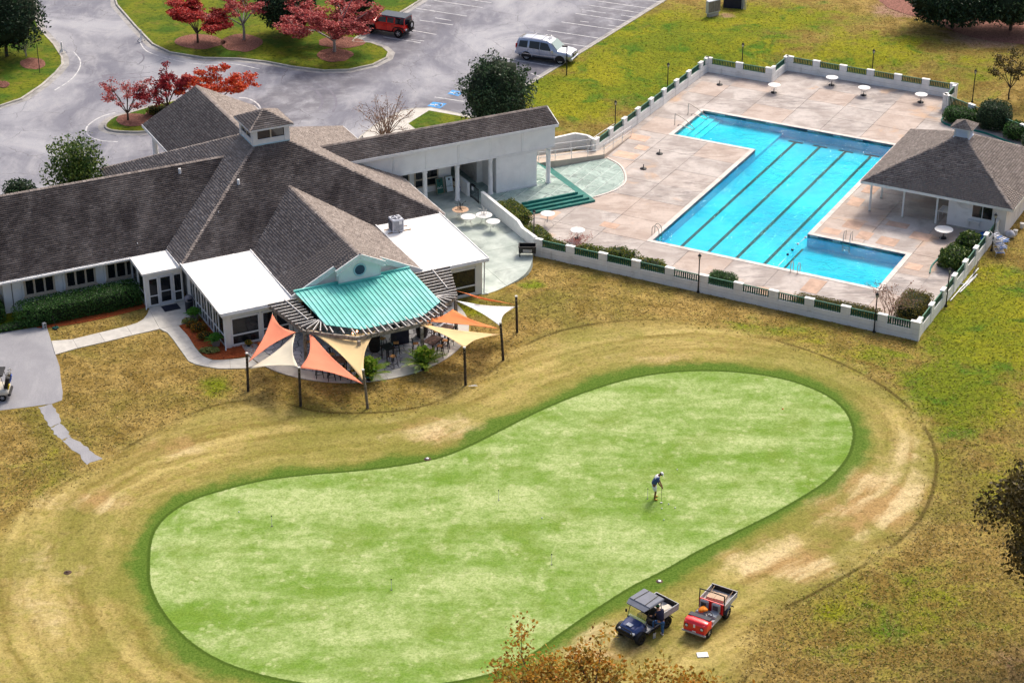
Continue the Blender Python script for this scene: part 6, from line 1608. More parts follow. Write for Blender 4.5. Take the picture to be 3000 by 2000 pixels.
# ================================================================ air conditioner on the flat roof
t = thing('air_conditioner', 'grey air conditioning unit standing on timber skids on the flat white roof', 'air conditioner', bw(14.55, 6.3, 2.62), BA)
for y in (-.32, .32):
    box_('skid', 'plain_wood', t)(-.75, .95, y - .05, y + .05, .12, .22)
bd = bbox_('casing', 'ac_metal', t)(-.42, .42, -.42, .42, .22, 1.12, .05)
for s_ in range(4):
    for k in range(9):
        box_('grille_slot', 'ac_dark', bd)(-.34 + k * .08, -.305 + k * .08, -.432, -.42, .3, 1.0, T=Tm(0, 0, 0, s_ * math.pi / 2))
lathe_('fan_ring', 'ac_dark', t)([(.33, 1.12), (.33, 1.135), (.28, 1.14)], 20)
lathe_('fan_hub', 'ac_metal', t)([(.09, 1.135), (.09, 1.16), (.001, 1.165)], 12)
for k in range(4):
    a = k * math.pi / 2; bar_('fan_blade', 'ac_metal', t)((.05 * math.cos(a), .05 * math.sin(a), 1.145), (.30 * math.cos(a), .30 * math.sin(a), 1.145), .06, .01)
box_('data_plate', 'trim_white', t)(.05, .25, -.436, -.43, .75, 1.0)
tube_('pipe', 'black_metal', t)(smooth_open([(.0, -.44, .35), (.0, -.52, .2), (-.02, -.55, .05), (-.02, -.6, .02)], 3), .02, 6)

# ================================================================ patio clutter
M('board_green', (0.012, 0.09, 0.07), 0.5, 0.1, 2); M('board_pale', (0.58, 0.68, 0.72), 0.5, 0.1, 2); M('tank_blue', (0.30, 0.32, 0.52), 0.4, 0.15, 3)
def text_mesh(txt, size, mat, parent, T):
    cu = bpy.data.curves.new('lettering', 'FONT'); cu.body = txt; cu.size = size; cu.align_x = 'CENTER'; cu.extrude = 0.002
    tmp = bpy.data.objects.new('lettering_tmp', cu); COL.objects.link(tmp)
    dg = bpy.context.evaluated_depsgraph_get(); me = bpy.data.meshes.new_from_object(tmp.evaluated_get(dg)); bpy.data.objects.remove(tmp)
    me.materials.clear(); me.materials.append(MATS[mat]); return obj('lettering', me, parent, T)
def cornhole(loc, rz, face, ink, label):
    t = thing('bean_bag_board', label, 'game board', loc, rz, 'bean bag boards leaning on the wall')
    Tl = Matrix.Rotation(R(-14), 4, 'X')
    bo = bbox_('board_frame', 'board_green', t)(-.31, .31, -.03, .07, 0, 1.22, .02, T=Tl)
    fc = box_('board_face', face, t)(-.275, .275, -.036, -.028, .04, 1.18, T=Tl)
    mb = MB()
    for x0, x1, z0, z1 in ((-.28, .28, .03, .045), (-.28, .28, 1.175, 1.19), (-.28, -.265, .045, 1.175), (.265, .28, .045, 1.175)): mb.box(x0, x1, -.040, -.034, z0, z1, T=Tl)
    mb.build('board_border', 'table_peach', fc)
    lathe_('hole', 'black_metal', fc)([(.078, 0), (.078, .006), (.001, .0065)], 18, T=Tl @ Matrix.Translation((0, -.036, .98)) @ Matrix.Rotation(R(90), 4, 'X'))
    text_mesh('EMERALD', .115, ink, fc, Tl @ Matrix.Translation((0, -.040, .42)) @ Matrix.Rotation(R(90), 4, 'X')); text_mesh('THE', .06, ink, fc, Tl @ Matrix.Translation((-.15, -.040, .53)) @ Matrix.Rotation(R(90), 4, 'X'))
    tube_('leaf_mark', ink, fc)([(0.0, -.041, .53), (.08, -.041, .60), (.16, -.041, .62), (.06, -.041, .55)], .008, 4, T=Tl)
cornhole(bw(22.55, 16.55, .02), BA, 'board_green', 'trim_white', 'dark green bean bag board with white lettering leaning on the wall')
cornhole(bw(23.35, 16.6, .02), BA, 'board_pale', 'board_green', 'pale blue bean bag board half hidden by a white column')
def tank(loc, label):
    t = thing('gas_bottle', label, 'gas bottle', loc, 0, 'gas bottles on the patio')
    lathe_('bottle', 'tank_blue', t)([(.13, 0), (.15, .03), (.155, .12), (.155, .28), (.12, .36), (.05, .39)], 16)
    lathe_('collar', 'tank_blue', t)([(.10, .37), (.10, .48), (.085, .48), (.085, .37)], 14, cap=False)
    lathe_('valve', 'black_metal', t)([(.02, .38), (.02, .45), (.035, .46), (.035, .48)], 8)
    lathe_('wrapper', 'trim_white', t)([(.157, .14), (.157, .26)], 16, cap=False)
tank(bw(21.2, 16.3, .02), 'blue grey gas bottle under the clubroom window'); tank(bw(24.0, 16.5, .02), 'blue grey gas bottle against the low wall stub')
for x, y, l in ((24.9, 18.6, 'brown doormat inside the passage beside the wall'), (25.1, 17.0, 'dark doormat at the passage opening')):
    o = bbox_('doormat', 'barrel_dark', None, BM @ Tm(x, y, .015))(-.45, .45, -.3, .3, 0, .02, .01); tag(o, l, 'doormat')
o = bbox_('doormat', 'cabinet_blue', None, BM @ Tm(-1.35, 7.15, .052))(-.55, .55, -.45, .45, 0, .015, .006); tag(o, 'large navy doormat before the glazed vestibule door', 'doormat')
t = thing('rolling_cooler', 'black wheeled bin with open slatted front at the patio edge', 'bin', gp(1545, 770), BA - .5); t.location.z = 0.0
mb = MB()
for x0, x1, y0, y1 in ((-.6, .6, -.33, -.29), (-.6, .6, .29, .33), (-.6, -.56, -.29, .29), (.56, .6, -.29, .29)): mb.box(x0, x1, y0, y1, .32, .78)
mb.box(-.56, .56, -.29, .29, .32, .36); mb.build('tub', 'black_metal', t)
mb = MB()
for x0, x1, y0, y1 in ((-.63, .63, -.36, -.31), (-.63, .63, .31, .36), (-.63, -.58, -.31, .31), (.58, .63, -.31, .31)): mb.box(x0, x1, y0, y1, .76, .80)
mb.build('rim', 'black_metal', t)
for k in range(4):
    box_('slot', 'wire_white', t)(-.3, .32, -.345, -.331, .40 + k * .055, .425 + k * .055)
for sx in (-1, 1):
    for sy in (-1, 1):
        box_('leg', 'black_metal', t)(sx * .52 - .03, sx * .52 + .03, sy * .26 - .03, sy * .26 + .03, .08, .33)
        lathe_('wheel', 'black_metal', t)([(.05, -.02), (.05, .02)], 10, T=Tm(sx * .52, sy * .26, .05, 0, R(90)))
o = tube_('garden_hose', 'step_green', None, BM @ Tm(30.2, 15.5, 0.012))([(i_ * .02 * math.cos(i_ * .5) + 0, i_ * .02 * math.sin(i_ * .5), .02) for i_ in range(8, 30)], .014, 5); tag(o, 'green garden hose coiled on the terrace round a column foot', 'hose')

# ================================================================ entrance side bits
M('bin_navy', (0.015, 0.022, 0.035), 0.5, 0.2, 3); M('bag_sheen', (0.16, 0.16, 0.19), 0.35, 0.3, 3); M('cinder', (0.50, 0.50, 0.49), 0.9, 0.1, 4); M('planter_grey', (0.22, 0.19, 0.17), 0.8, 0.2, 3)
t = thing('litter_bin', 'navy litter bin with a grey bag over its lid beside the porch', 'litter bin', bw(-0.42, 6.1, .05), BA)
lathe_('drum', 'bin_navy', t)([(.22, 0), (.25, .05), (.27, .75), (.28, .8)], 16)
lathe_('dome_lid', 'bag_sheen', t)([(.29, .78), (.31, .9), (.27, 1.05), (.15, 1.14), (.001, 1.16)], 14)
box_('bin_mouth', 'bin_navy', t)(-.16, .16, -.33, -.2, .86, 1.0)
t = thing('concrete_block', 'pale hollow concrete block standing at the cart pad edge', 'concrete block', gp(131, 962), BA + .3)
mb = MB()
for a in ((-.1, .1, -.1, .1, 0, .03), (-.1, .1, -.1, .1, .18, .21), (-.1, .1, -.1, .1, .37, .40), (-.1, -.07, -.1, .1, .03, .18), (.07, .1, -.1, .1, .03, .18), (-.1, -.07, -.1, .1, .21, .37), (.07, .1, -.1, .1, .21, .37)): mb.box(*a)
mb.build('block', 'cinder', t)
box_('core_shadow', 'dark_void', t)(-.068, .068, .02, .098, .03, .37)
t = thing('divot_tool_stand', 'small dark green metal stand with an upright handle on the grass strip', 'stand', gp(163, 962), .4)
bbox_('base', 'board_green', t)(-.2, .2, -.12, .12, .02, .12, .03)
bbox_('tray', 'bin_navy', t)(-.12, .06, -.26, -.12, .0, .10, .03)
tube_('handle', 'black_metal', t)([(.02, 0, .1), (-.08, .1, .8), (-.10, .12, .86)], .02, 6)
M('pumpkin', (0.72, 0.13, 0.012), 0.5, 0.1, 3)
t = thing('pumpkin', 'bright orange pumpkin on the red mulch', 'pumpkin', pw(762, 1013, .03), 0)
mb = MB(); n = 20; V = []; F = []
for i in range(7):
    ph = math.pi * i / 6; 
    for k in range(n): a = 2 * math.pi * k / n; r = .17 * math.sin(ph) * (1 + .07 * math.cos(a * 8)) + .002; V.append((r * math.cos(a), r * math.sin(a), .14 - .14 * math.cos(ph) * (1 - .15 * (i in (0, 6)))))
for i in range(6):
    for k in range(n): F.append((i * n + k, i * n + (k + 1) % n, (i + 1) * n + (k + 1) % n, (i + 1) * n + k))
mb.add(V, F, 0, None, True); mb.build('fruit', 'pumpkin', t); tube_('stalk', 'plain_wood', t)([(0, 0, .26), (.01, 0, .3), (.03, .01, .34)], [.02, .015, .012], 6)
for i, (px, l) in enumerate((((183, 157), 'white wooden road post on splayed feet at the kerb of the small lawn corner'), ((415, 122), 'white wooden road post on splayed feet at the kerb of the tree island'))):
    t = thing('road_post', l, 'road post', pw(*px, .02), .3 * i, 'white road posts')
    bar_('upright', 'trim_white', t)((0, 0, .1), (0, 0, 1.05), .13, .13)
    for a in (.6, 2.5, 4.3):
        bar_('foot', 'trim_white', t)((0, 0, .42), (.42 * math.cos(a), .42 * math.sin(a), .03), .07, .07)
# utility boxes on the grass
t = thing('electric_cabinet', 'grey electric cabinet on legs standing in the grass slope', 'utility cabinet', gp(2088, 47), R(35))
cb_ = bbox_('cabinet', 'ac_metal', t)(-.75, .75, -.2, .2, .35, 1.55, .04)
box_('door', 'planter_grey', cb_)(.02, .7, -.22, -.2, .45, 1.45); box_('door', 'planter_grey', cb_)(-.7, -.02, -.22, -.2, .45, 1.45)
box_('plinth', 'kerb_concrete', t)(-.6, .6, -.15, .15, 0, .35)
t = thing('transformer_box', 'black green transformer box with grey conduits at its side', 'transformer', gp(2150, 20), R(-12))
bbox_('casing', 'cabinet_blue', t)(-.95, .95, -.6, .9, 0, 1.35, .05)
for k in range(4):
    tube_('conduit', 'ac_metal', t)([(.82 + k * .12, -.66, -.02), (.82 + k * .12, -.66, 1.3)], .035, 6)
# by the pavilion corner
M('tub_blue', (0.02, 0.16, 0.55), 0.4, 0.1, 3); M('bag_white', (0.55, 0.56, 0.62), 0.5, 0.2, 3); M('plank_grey', (0.33, 0.26, 0.21), 0.85, 0.3, 4)
t = thing('crate', 'bright blue plastic crate behind the fence by the pavilion', 'crate', pl(20.75, 11.3), PA + .3)
lathe_('tub', 'tub_blue', t)([(.22, 0), (.30, .4)], 4, smooth=False); lathe_('rim', 'tub_blue', t)([(.29, .38), (.33, .4), (.33, .43), (.29, .43)], 4, smooth=False, cap=False)
lb = gp(2925, 742)
for k in range(5):
    t = thing('stacked_lounge_chair', 'white framed pool lounge chair in the untidy heap outside the pavilion', 'lounge chair', lb + Vector((.12 * (k % 2), .25 * k % .5, .24 * k)), PA + .5 + .16 * k, 'heap of white lounge chairs')
    fr = MB(); fr.tube([(-.3, -.6, .25), (-.3, .35, .3), (-.3, .75, .62)], .018, 5); fr.tube([(.3, -.6, .25), (.3, .35, .3), (.3, .75, .62)], .018, 5); fr.build('frame', 'wire_white', t)
    for q in range(6):
        mb = MB(); y = -.55 + q * .2; z = .255 + max(0, y - .3) * .8; mb.box(-.3, .3, y, y + .09, z, z + .01); mb.build('strap', 'bag_white' if q % 3 else 'tub_blue', t)
    for sx in (-1, 1):
        for y in (-.5, .3):
            tube_('leg', 'wire_white', t)([(sx * .3, y, .26), (sx * .32, y, 0)], .016, 5)
bgm = MB(); rr = random.Random(3); n = 14; V = []; F = []
for i in range(8):
    ph = math.pi * i / 7
    for k in range(n): a = 2 * math.pi * k / n; r = .36 * math.sin(ph) * (1 + .18 * math.sin(3 * a + i)) + .01; V.append((r * math.cos(a), r * math.sin(a), .3 - .3 * math.cos(ph)))
for i in range(7):
    for k in range(n): F.append((i * n + k, i * n + (k + 1) % n, (i + 1) * n + (k + 1) % n, (i + 1) * n + k))
bgm.add(V, F, 0, None, True); o = bgm.build('plastic_sack', 'bag_white', None, Matrix.Translation(gp(2957, 697))); tag(o, 'pale grey plastic sack slumped against the heap of chairs', 'sack')
for i, (px, l) in enumerate((((2974, 688), 'white plastic bucket next to the grey sack'), ((2993, 668), 'white plastic bucket at the pavilion side wall'))):
    t = thing('bucket', l, 'bucket', gp(*px), 0, 'white buckets')
    lathe_('pail', 'table_white', t)([(.13, 0), (.16, .38)], 14); lathe_('rim', 'table_white', t)([(.155, .36), (.172, .37), (.172, .39), (.15, .39)], 14, cap=False)
o = box_('plank', 'plank_grey', None, Matrix.Translation(gp(2853, 800)) @ Tm(0, 0, 0, PA + R(90), R(14)))(-.32, .32, -.02, .02, 0, 1.15); tag(o, 'weathered grey board leaning on the outside of the picket wall', 'board')
for i, (a, b, l) in enumerate((((2784, 882), (2866, 788), 'longest white plastic pipe lying in the grass'), ((2812, 858), (2858, 812), 'white plastic pipe lying close along the longest one'), ((2810, 850), (2862, 806), 'white plastic pipe lying beside the bright pair, near the wall'), ((2810, 832), (2840, 836), 'short white plastic pipe pointing at the picket wall'))):
    A_, B_ = gp(*a), gp(*b); o = tube_('plastic_pipe', 'trim_white', None, Matrix.Translation(A_))([(0, 0, .05), tuple(B_ - A_ + Vector((0, 0, .05)))], .045, 8); tag(o, l, 'pipe', 'white pipes on the grass')
o = bbox_('white_board', 'trim_white', None, Matrix.Translation(gp(2058, 1918)) @ Tm(0, 0, .01, .1))(-.28, .28, -.2, .2, 0, .04, .01); tag(o, 'small white board lying on the grass behind the red vehicle', 'board')
t = thing('folding_table', 'white folding table with papers in the pavilion shade', 'table', pl(17.3, 13.6), PA)
bbox_('table_top', 'table_white', t)(-.45, .4, -.6, .6, .7, .74, .01)
for sx in (-.38, .33):
    for sy in (-.52, .52):
        tube_('leg', 'trim_white', t)([(sx, sy, 0), (sx, sy, .7)], .018, 6)
for k in range(3):
    box_('paper', 'bag_white', t)(-.38, -.12, -.5 + k * .33, -.24 + k * .33, .741, .745)

# ================================================================ small things on the turf
M('golf_white', (0.8, 0.8, 0.8), 0.35, 0.02, 3); M('flag_black', (0.02, 0.02, 0.02), 0.6, 0.1, 3); M('soil', (0.08, 0.05, 0.035), 0.95, 0.3, 6)
BALL = MB(); BALL.lathe([(.001, 0), (.018, .004), (.032, .018), (.036, .036), (.032, .054), (.018, .068), (.001, .072)], 10); BALL_ME = BALL.mesh('golf_ball'); BALL_ME.materials.append(MATS['golf_white'])
for px in ((1959, 1477), (1978, 1488), (1939, 1490), (1945, 1523), (1984, 1376), (1588, 1518), (700, 1500)):
    o = obj('golf_ball', BALL_ME); o.location = gp(*px); tag(o, 'white golf ball lying on the putting green', 'golf ball', 'golf balls on the green')
for px, l in (((1461, 1465), 'thin practice pin in the middle of the putting green'), ((797, 1540), 'thin practice pin on the putting green end beside the worn path'), ((1147, 1727), 'thin practice pin towards the spreading oak'), ((1616, 1653), 'short practice pin nearest the dark utility vehicle'), ((1897, 1460), 'thin practice pin just behind the golfer')):
    t = thing('practice_pin', l, 'golf pin', gp(*px), 0, 'practice pins on the green')
    tube_('stick', 'golf_white', t)([(0, 0, 0), (0, 0, .62)], .012, 5); lathe_('knob', 'flag_black', t)([(.03, .62), (.035, .66), (.001, .69)], 8)
    lathe_('cup', 'flag_black', t)([(.058, .004), (.001, .005)], 12, cap=False)
t = thing('red_pin', 'small red marker on the putting green towards the pool fence', 'golf marker', gp(2293, 1198), 0); lathe_('disc', 'pumpkin', t)([(.06, .0), (.05, .04), (.001, .06)], 10); tube_('stem', 'golf_white', t)([(0, 0, .04), (0, 0, .12)], .012, 5)
for px, l in (((1932, 1703), 'white capped sprinkler head in a bare ring beside the utility vehicles'), ((1252, 1344), 'white sprinkler head at the inner bend of the green collar'), ((198, 1676), 'dark sprinkler hole at the outer end of the green')):
    t = thing('sprinkler_head', l, 'sprinkler', gp(*px), 0); lathe_('soil_ring', 'soil', t)([(.22, .0), (.16, .035), (.001, .03)], 12, cap=False); lathe_('cap', 'golf_white' if px[0] > 400 else 'soil', t)([(.09, .03), (.09, .06), (.001, .065)], 10, cap=False)
# ================================================================ plants
M('bark_brown', (0.085, 0.06, 0.045), 0.9, 0.3, 8, bump=0.5, bscale=20); M('bark_grey', (0.30, 0.28, 0.26), 0.9, 0.25, 6, bump=0.4, bscale=20); M('bark_tan', (0.25, 0.17, 0.13), 0.9, 0.25, 6)
M_leaf('leaf_red', [(0.20, 0.012, 0.014), (0.36, 0.022, 0.020), (0.50, 0.045, 0.035), (0.58, 0.12, 0.09)])
M_leaf('leaf_rose', [(0.22, 0.03, 0.035), (0.40, 0.055, 0.055), (0.52, 0.12, 0.11), (0.60, 0.20, 0.17)])
M_leaf('leaf_crimson', [(0.10, 0.006, 0.012), (0.22, 0.010, 0.018), (0.36, 0.02, 0.03), (0.42, 0.05, 0.05)])
M_leaf('leaf_flame', [(0.36, 0.018, 0.008), (0.55, 0.04, 0.012), (0.66, 0.09, 0.02), (0.60, 0.16, 0.04)])
M_leaf('leaf_dark', [(0.010, 0.028, 0.014), (0.022, 0.055, 0.024), (0.042, 0.085, 0.034), (0.075, 0.12, 0.055)], 0.45)
M_leaf('leaf_holly', [(0.02, 0.05, 0.012), (0.045, 0.10, 0.018), (0.09, 0.15, 0.025), (0.17, 0.21, 0.04)], 0.4)
M_leaf('leaf_hedge', [(0.020, 0.070, 0.014), (0.035, 0.105, 0.020), (0.055, 0.14, 0.028), (0.08, 0.17, 0.04)], 0.5)
M_leaf('leaf_pine', [(0.006, 0.022, 0.012), (0.012, 0.036, 0.018), (0.022, 0.055, 0.025), (0.05, 0.085, 0.04)], 0.55)
M_leaf('leaf_azalea', [(0.04, 0.09, 0.010), (0.09, 0.15, 0.016), (0.18, 0.21, 0.025), (0.28, 0.22, 0.035)], 0.5)
M_leaf('leaf_olive', [(0.07, 0.07, 0.012), (0.14, 0.13, 0.018), (0.20, 0.16, 0.02), (0.12, 0.10, 0.015)], 0.6)
M_leaf('leaf_oak', [(0.14, 0.06, 0.008), (0.36, 0.19, 0.02), (0.52, 0.32, 0.05), (0.56, 0.20, 0.02), (0.46, 0.37, 0.08), (0.17, 0.14, 0.02)], 0.6, 0.4)
M_leaf('leaf_dim', [(0.02, 0.018, 0.006), (0.05, 0.04, 0.010), (0.10, 0.075, 0.018), (0.16, 0.12, 0.04)], 0.6)
M_leaf('leaf_tan', [(0.20, 0.12, 0.08), (0.30, 0.19, 0.13), (0.36, 0.20, 0.14), (0.22, 0.10, 0.07)], 0.7)
M_leaf('leaf_pink', [(0.36, 0.13, 0.12), (0.46, 0.20, 0.17), (0.40, 0.10, 0.08), (0.50, 0.30, 0.26)], 0.7)
M_leaf('leaf_palm', [(0.08, 0.20, 0.015), (0.16, 0.31, 0.025), (0.28, 0.40, 0.04), (0.34, 0.34, 0.06)], 0.45, 0.4)
M_leaf('leaf_fern', [(0.04, 0.15, 0.015), (0.07, 0.24, 0.025), (0.14, 0.34, 0.04), (0.10, 0.28, 0.03)], 0.5)
M_leaf('petal_gold', [(0.50, 0.20, 0.01), (0.60, 0.33, 0.02), (0.62, 0.45, 0.04), (0.06, 0.12, 0.015), (0.04, 0.09, 0.012)], 0.6)
M_leaf('petal_amber', [(0.45, 0.13, 0.01), (0.55, 0.22, 0.02), (0.05, 0.10, 0.015), (0.03, 0.07, 0.010), (0.60, 0.34, 0.03)], 0.6)
M_leaf('leaf_hosta', [(0.12, 0.17, 0.03), (0.30, 0.32, 0.08), (0.45, 0.42, 0.16), (0.08, 0.12, 0.02)], 0.6)
rng = np.random.default_rng(11)
def leaf_mesh(name, C, size, mat, flat=0.0, aspect=1.7, sv=0.4):
    """one quad leaf at every point of C (n,3); flat 0..1 biases leaves to the horizontal"""
    C = np.asarray(C, float); n = len(C)
    d = rng.normal(size=(n, 3)); d[:, 2] *= (1 - flat); d /= np.linalg.norm(d, axis=1)[:, None] + 1e-9
    e = rng.normal(size=(n, 3)); e[:, 2] *= (1 - 0.6 * flat); e -= d * (e * d).sum(1)[:, None]; e /= np.linalg.norm(e, axis=1)[:, None] + 1e-9
    s = size * (1 + sv * rng.uniform(-1, 1, n))[:, None]
    a, b = d * s * 0.5 * aspect ** .5, e * s * 0.5 / aspect ** .5
    V = np.stack([C - a, C + b * 1.0 - a * .1, C + a, C - b - a * .1], 1).reshape(-1, 3)
    F = np.arange(4 * n).reshape(n, 4)
    return mesh_np(name, V, F, mat)
def noise3(p, sc, seed=0.0): return mnoise.noise(Vector((p[0] * sc + seed, p[1] * sc + seed * .7, p[2] * sc - seed)))
def grow(h, spread, n1=6, n2=4, n3=3, fork=0.3, up=0.5, seed=1, lean=(0, 0), r0=0.12, multi=1):
    """trunk, limbs and twigs: returns list of (points, radii, level) and the twig points"""
    r = random.Random(seed); br = []; tips = []
    for s_ in range(multi):
        a0 = r.uniform(0, 6.28); off = 0.0 if multi == 1 else 0.12
        base = Vector((off * math.cos(a0), off * math.sin(a0), 0)); out = Vector((math.cos(a0), math.sin(a0), 0)) * (0 if multi == 1 else spread * .35)
        top = base + Vector((lean[0], lean[1], h * fork)) + out * fork
        trunk = [base, base.lerp(top, .5) + Vector((r.uniform(-.06, .06), r.uniform(-.06, .06), 0)), top]
        br.append((trunk, [r0, r0 * .8, r0 * .62], 0))
        for i in range(n1):
            a = 2 * math.pi * (i + r.uniform(-.3, .3)) / n1 + a0; zz = r.uniform(.25, 1.0)
            L = spread * r.uniform(.65, 1.0) * (1.15 - .5 * zz)
            e = top + Vector((math.cos(a) * L, math.sin(a) * L, h * (1 - fork) * zz * (up + (1 - up) * zz))) + out * .5
            st = trunk[1].lerp(trunk[2], r.uniform(.55, 1.0)); mid = st.lerp(e, .5) + Vector((r.uniform(-.1, .1), r.uniform(-.1, .1), .12 * L))
            q = r0 * .5; br.append(([st, mid, e], [q, q * .65, q * .3], 1))
            for j in range(n2):
                t = r.uniform(.35, 1); s2 = st.lerp(mid, t * 2) if t < .5 else mid.lerp(e, t * 2 - 1)
                b = a + r.uniform(-1.1, 1.1); l2 = L * r.uniform(.3, .55)
                e2 = s2 + Vector((math.cos(b) * l2, math.sin(b) * l2, l2 * r.uniform(-.05, .75 * up + .2)))
                br.append(([s2, s2.lerp(e2, .5) + Vector((0, 0, .06 * l2)), e2], [q * .45, q * .3, q * .14], 2)); tips.append(e2); tips.append(s2.lerp(e2, .55))
                for k in range(n3):
                    t2 = r.uniform(.3, 1); s3 = s2.lerp(e2, t2); c = b + r.uniform(-1.2, 1.2); l3 = l2 * r.uniform(.3, .6)
                    e3 = s3 + Vector((math.cos(c) * l3, math.sin(c) * l3, l3 * r.uniform(.0, .9 * up + .25)))
                    br.append(([s3, e3], [q * .2, q * .07], 3)); tips.append(e3)
    return br, tips
def wood(t, br, mat, twig_mat=None):
    tr = MB(); lb = MB()
    for p, rr, lv in br:
        (tr if lv == 0 else lb).tube(p, rr, 7 if lv == 0 else (5 if lv == 1 else 3), caps=lv == 0)
    tr.build('trunk', mat, t)
    if lb.v: struct(lb.build('branches', twig_mat or mat, t), 'stuff')
def crown_pts(tips, n, rad, flatz, seed=0):
    T = np.array([tuple(p) for p in tips]); k = rng.integers(0, len(T), n)
    d = rng.normal(size=(n, 3)); d /= np.linalg.norm(d, axis=1)[:, None]; d *= (rng.uniform(0, 1, n) ** .5)[:, None] * rad; d[:, 2] *= flatz
    return T[k] + d
def leafy_tree(name, label, cat, loc, h, spread, leaf, nleaf, size=.12, rad=.35, flatz=.45, bark='bark_brown', seed=1, group=None, n1=6, n2=4, n3=3, fork=.3, up=.5, r0=.12, multi=1, flat=.3, lean=(0, 0)):
    t = thing(name, label, cat, loc, 0, group); br, tips = grow(h, spread, n1, n2, n3, fork, up, seed, lean, r0, multi)
    wood(t, br, bark)
    if nleaf: struct(obj('crown', leaf_mesh('crown', crown_pts(tips, nleaf, rad, flatz), size, leaf, flat), t), 'stuff')
    return t
def mass(t, cx, cy, z0, rx, ry, h, leaf, n, size, box=0.0, lump=.18, seed=0., core=True, name='crown', top_flat=0.0, shell=.22, rot=0.0):
    """leaves through the outer layer of a rounded mass, box>0 squares it off like a clipped hedge; core stops it being hollow"""
    p = 2 + box * 8
    def radius(d):
        q = (abs(d[0]) ** p + abs(d[1]) ** p + abs(d[2]) ** p) ** (-1 / p); return q
    d = rng.normal(size=(n, 3)) * np.array([1.0, 1.0, 1.0]); d /= np.linalg.norm(d, axis=1)[:, None]
    if box > .3:   # even cover over the faces of a long box
        w = np.array([ry * h, rx * h, rx * ry * 2]); f = rng.choice(3, n, p=w / w.sum()); d = rng.uniform(-1, 1, (n, 3)); d[np.arange(n), f] = rng.choice([-1, 1], n)
        d = d / np.abs(d).max(1)[:, None]; d = d / np.linalg.norm(d, axis=1)[:, None]
    P = []
    ca, sa = math.cos(rot), math.sin(rot)
    for v in d:
        if v[2] < -.9 and box < .3: continue
        q = radius(v); lum = 1 + lump * (noise3((v[0] * rx, v[1] * ry, v[2] * h), 1.4 / max(.5, min(rx, ry)) * .9, seed) + .6 * noise3((v[0] * rx, v[1] * ry, v[2] * h), 2.4, seed + 5))
        k = q * lum * (1 - shell * random.random() ** 1.5); x, y = v[0] * k * rx, v[1] * k * ry
        P.append((cx + x * ca - y * sa, cy + x * sa + y * ca, max(z0 + .02, z0 + h / 2 + v[2] * k * h / 2)))
    struct(obj(name, leaf_mesh(name, P, size, leaf, 0.1), t), 'stuff')
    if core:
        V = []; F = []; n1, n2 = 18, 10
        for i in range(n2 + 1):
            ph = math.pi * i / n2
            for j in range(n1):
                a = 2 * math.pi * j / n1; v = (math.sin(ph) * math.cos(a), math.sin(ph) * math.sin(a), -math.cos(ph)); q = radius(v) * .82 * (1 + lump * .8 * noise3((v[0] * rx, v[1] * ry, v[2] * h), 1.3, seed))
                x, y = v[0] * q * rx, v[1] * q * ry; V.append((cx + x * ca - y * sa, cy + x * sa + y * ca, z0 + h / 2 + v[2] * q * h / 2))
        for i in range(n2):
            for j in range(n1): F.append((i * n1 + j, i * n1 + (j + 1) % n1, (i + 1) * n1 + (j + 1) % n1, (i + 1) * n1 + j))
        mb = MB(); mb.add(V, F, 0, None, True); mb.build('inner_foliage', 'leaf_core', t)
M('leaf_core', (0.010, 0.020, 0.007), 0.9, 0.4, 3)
def shrub(name, label, cat, loc, rx, ry, h, leaf, n, size=.09, box=0.0, lump=.18, seed=0., rz=0.0, group=None, stem=True, shell=.22, core=True):
    t = thing(name, label, cat, loc, rz, group)
    if stem:
        mb = MB()
        mb.tube([(0, 0, -.05), (.02, 0, h * .5)], [.05, .03], 6); mb.build('stem', 'bark_brown', t)
    mass(t, 0, 0, 0, rx, ry, h, leaf, n, size, box, lump, seed, shell=shell, core=core); return t

ZI = 0.125
# ---- red trees
leafy_tree('dogwood_tree', 'deep red dogwood tree on the far lawn island, dense with leaves', 'tree', pw(580, 126, ZI), 4.6, 3.0, 'leaf_red', 13000, .17, .65, .30, seed=3, n1=8, n2=5, group='autumn dogwood trees', flat=.6, fork=.22)
leafy_tree('dogwood_tree', 'half bare pale barked dogwood with a few red leaves on top', 'tree', pw(715, 117, ZI), 5.4, 3.0, 'leaf_rose', 4200, .15, .45, .35, 'bark_grey', seed=8, n1=8, n2=6, n3=4, group='autumn dogwood trees', flat=.6, r0=.14)
leafy_tree('dogwood_tree', 'wide tiered rose red dogwood beside the red off-roader', 'tree', pw(980, 152, ZI), 5.8, 4.3, 'leaf_rose', 17000, .17, .7, .22, 'bark_grey', seed=12, n1=11, n2=6, group='autumn dogwood trees', flat=.7, fork=.2, r0=.16)
leafy_tree('dogwood_tree', 'thin leaved small dogwood on the oval entrance island', 'tree', pw(375, 353, ZI), 3.3, 2.3, 'leaf_rose', 1500, .13, .30, .5, 'bark_brown', seed=21, n1=8, n2=6, n3=4, group='small autumn trees on the entrance island', up=.8, fork=.22, r0=.10)
leafy_tree('dogwood_tree', 'dark crimson small tree next to the canopy roof', 'tree', pw(492, 337, ZI), 3.9, 1.9, 'leaf_crimson', 3600, .15, .38, .55, 'bark_brown', seed=27, n1=8, n2=6, n3=3, group='small autumn trees on the entrance island', up=.9, fork=.22, r0=.10)
leafy_tree('dogwood_tree', 'flame orange red small tree rising behind the canopy roof', 'tree', pw(640, 318, ZI), 3.5, 2.6, 'leaf_flame', 6500, .15, .42, .35, 'bark_grey', seed=31, n1=9, n2=6, n3=3, group='small autumn trees on the entrance island', up=.75, fork=.25, r0=.10, flat=.4)
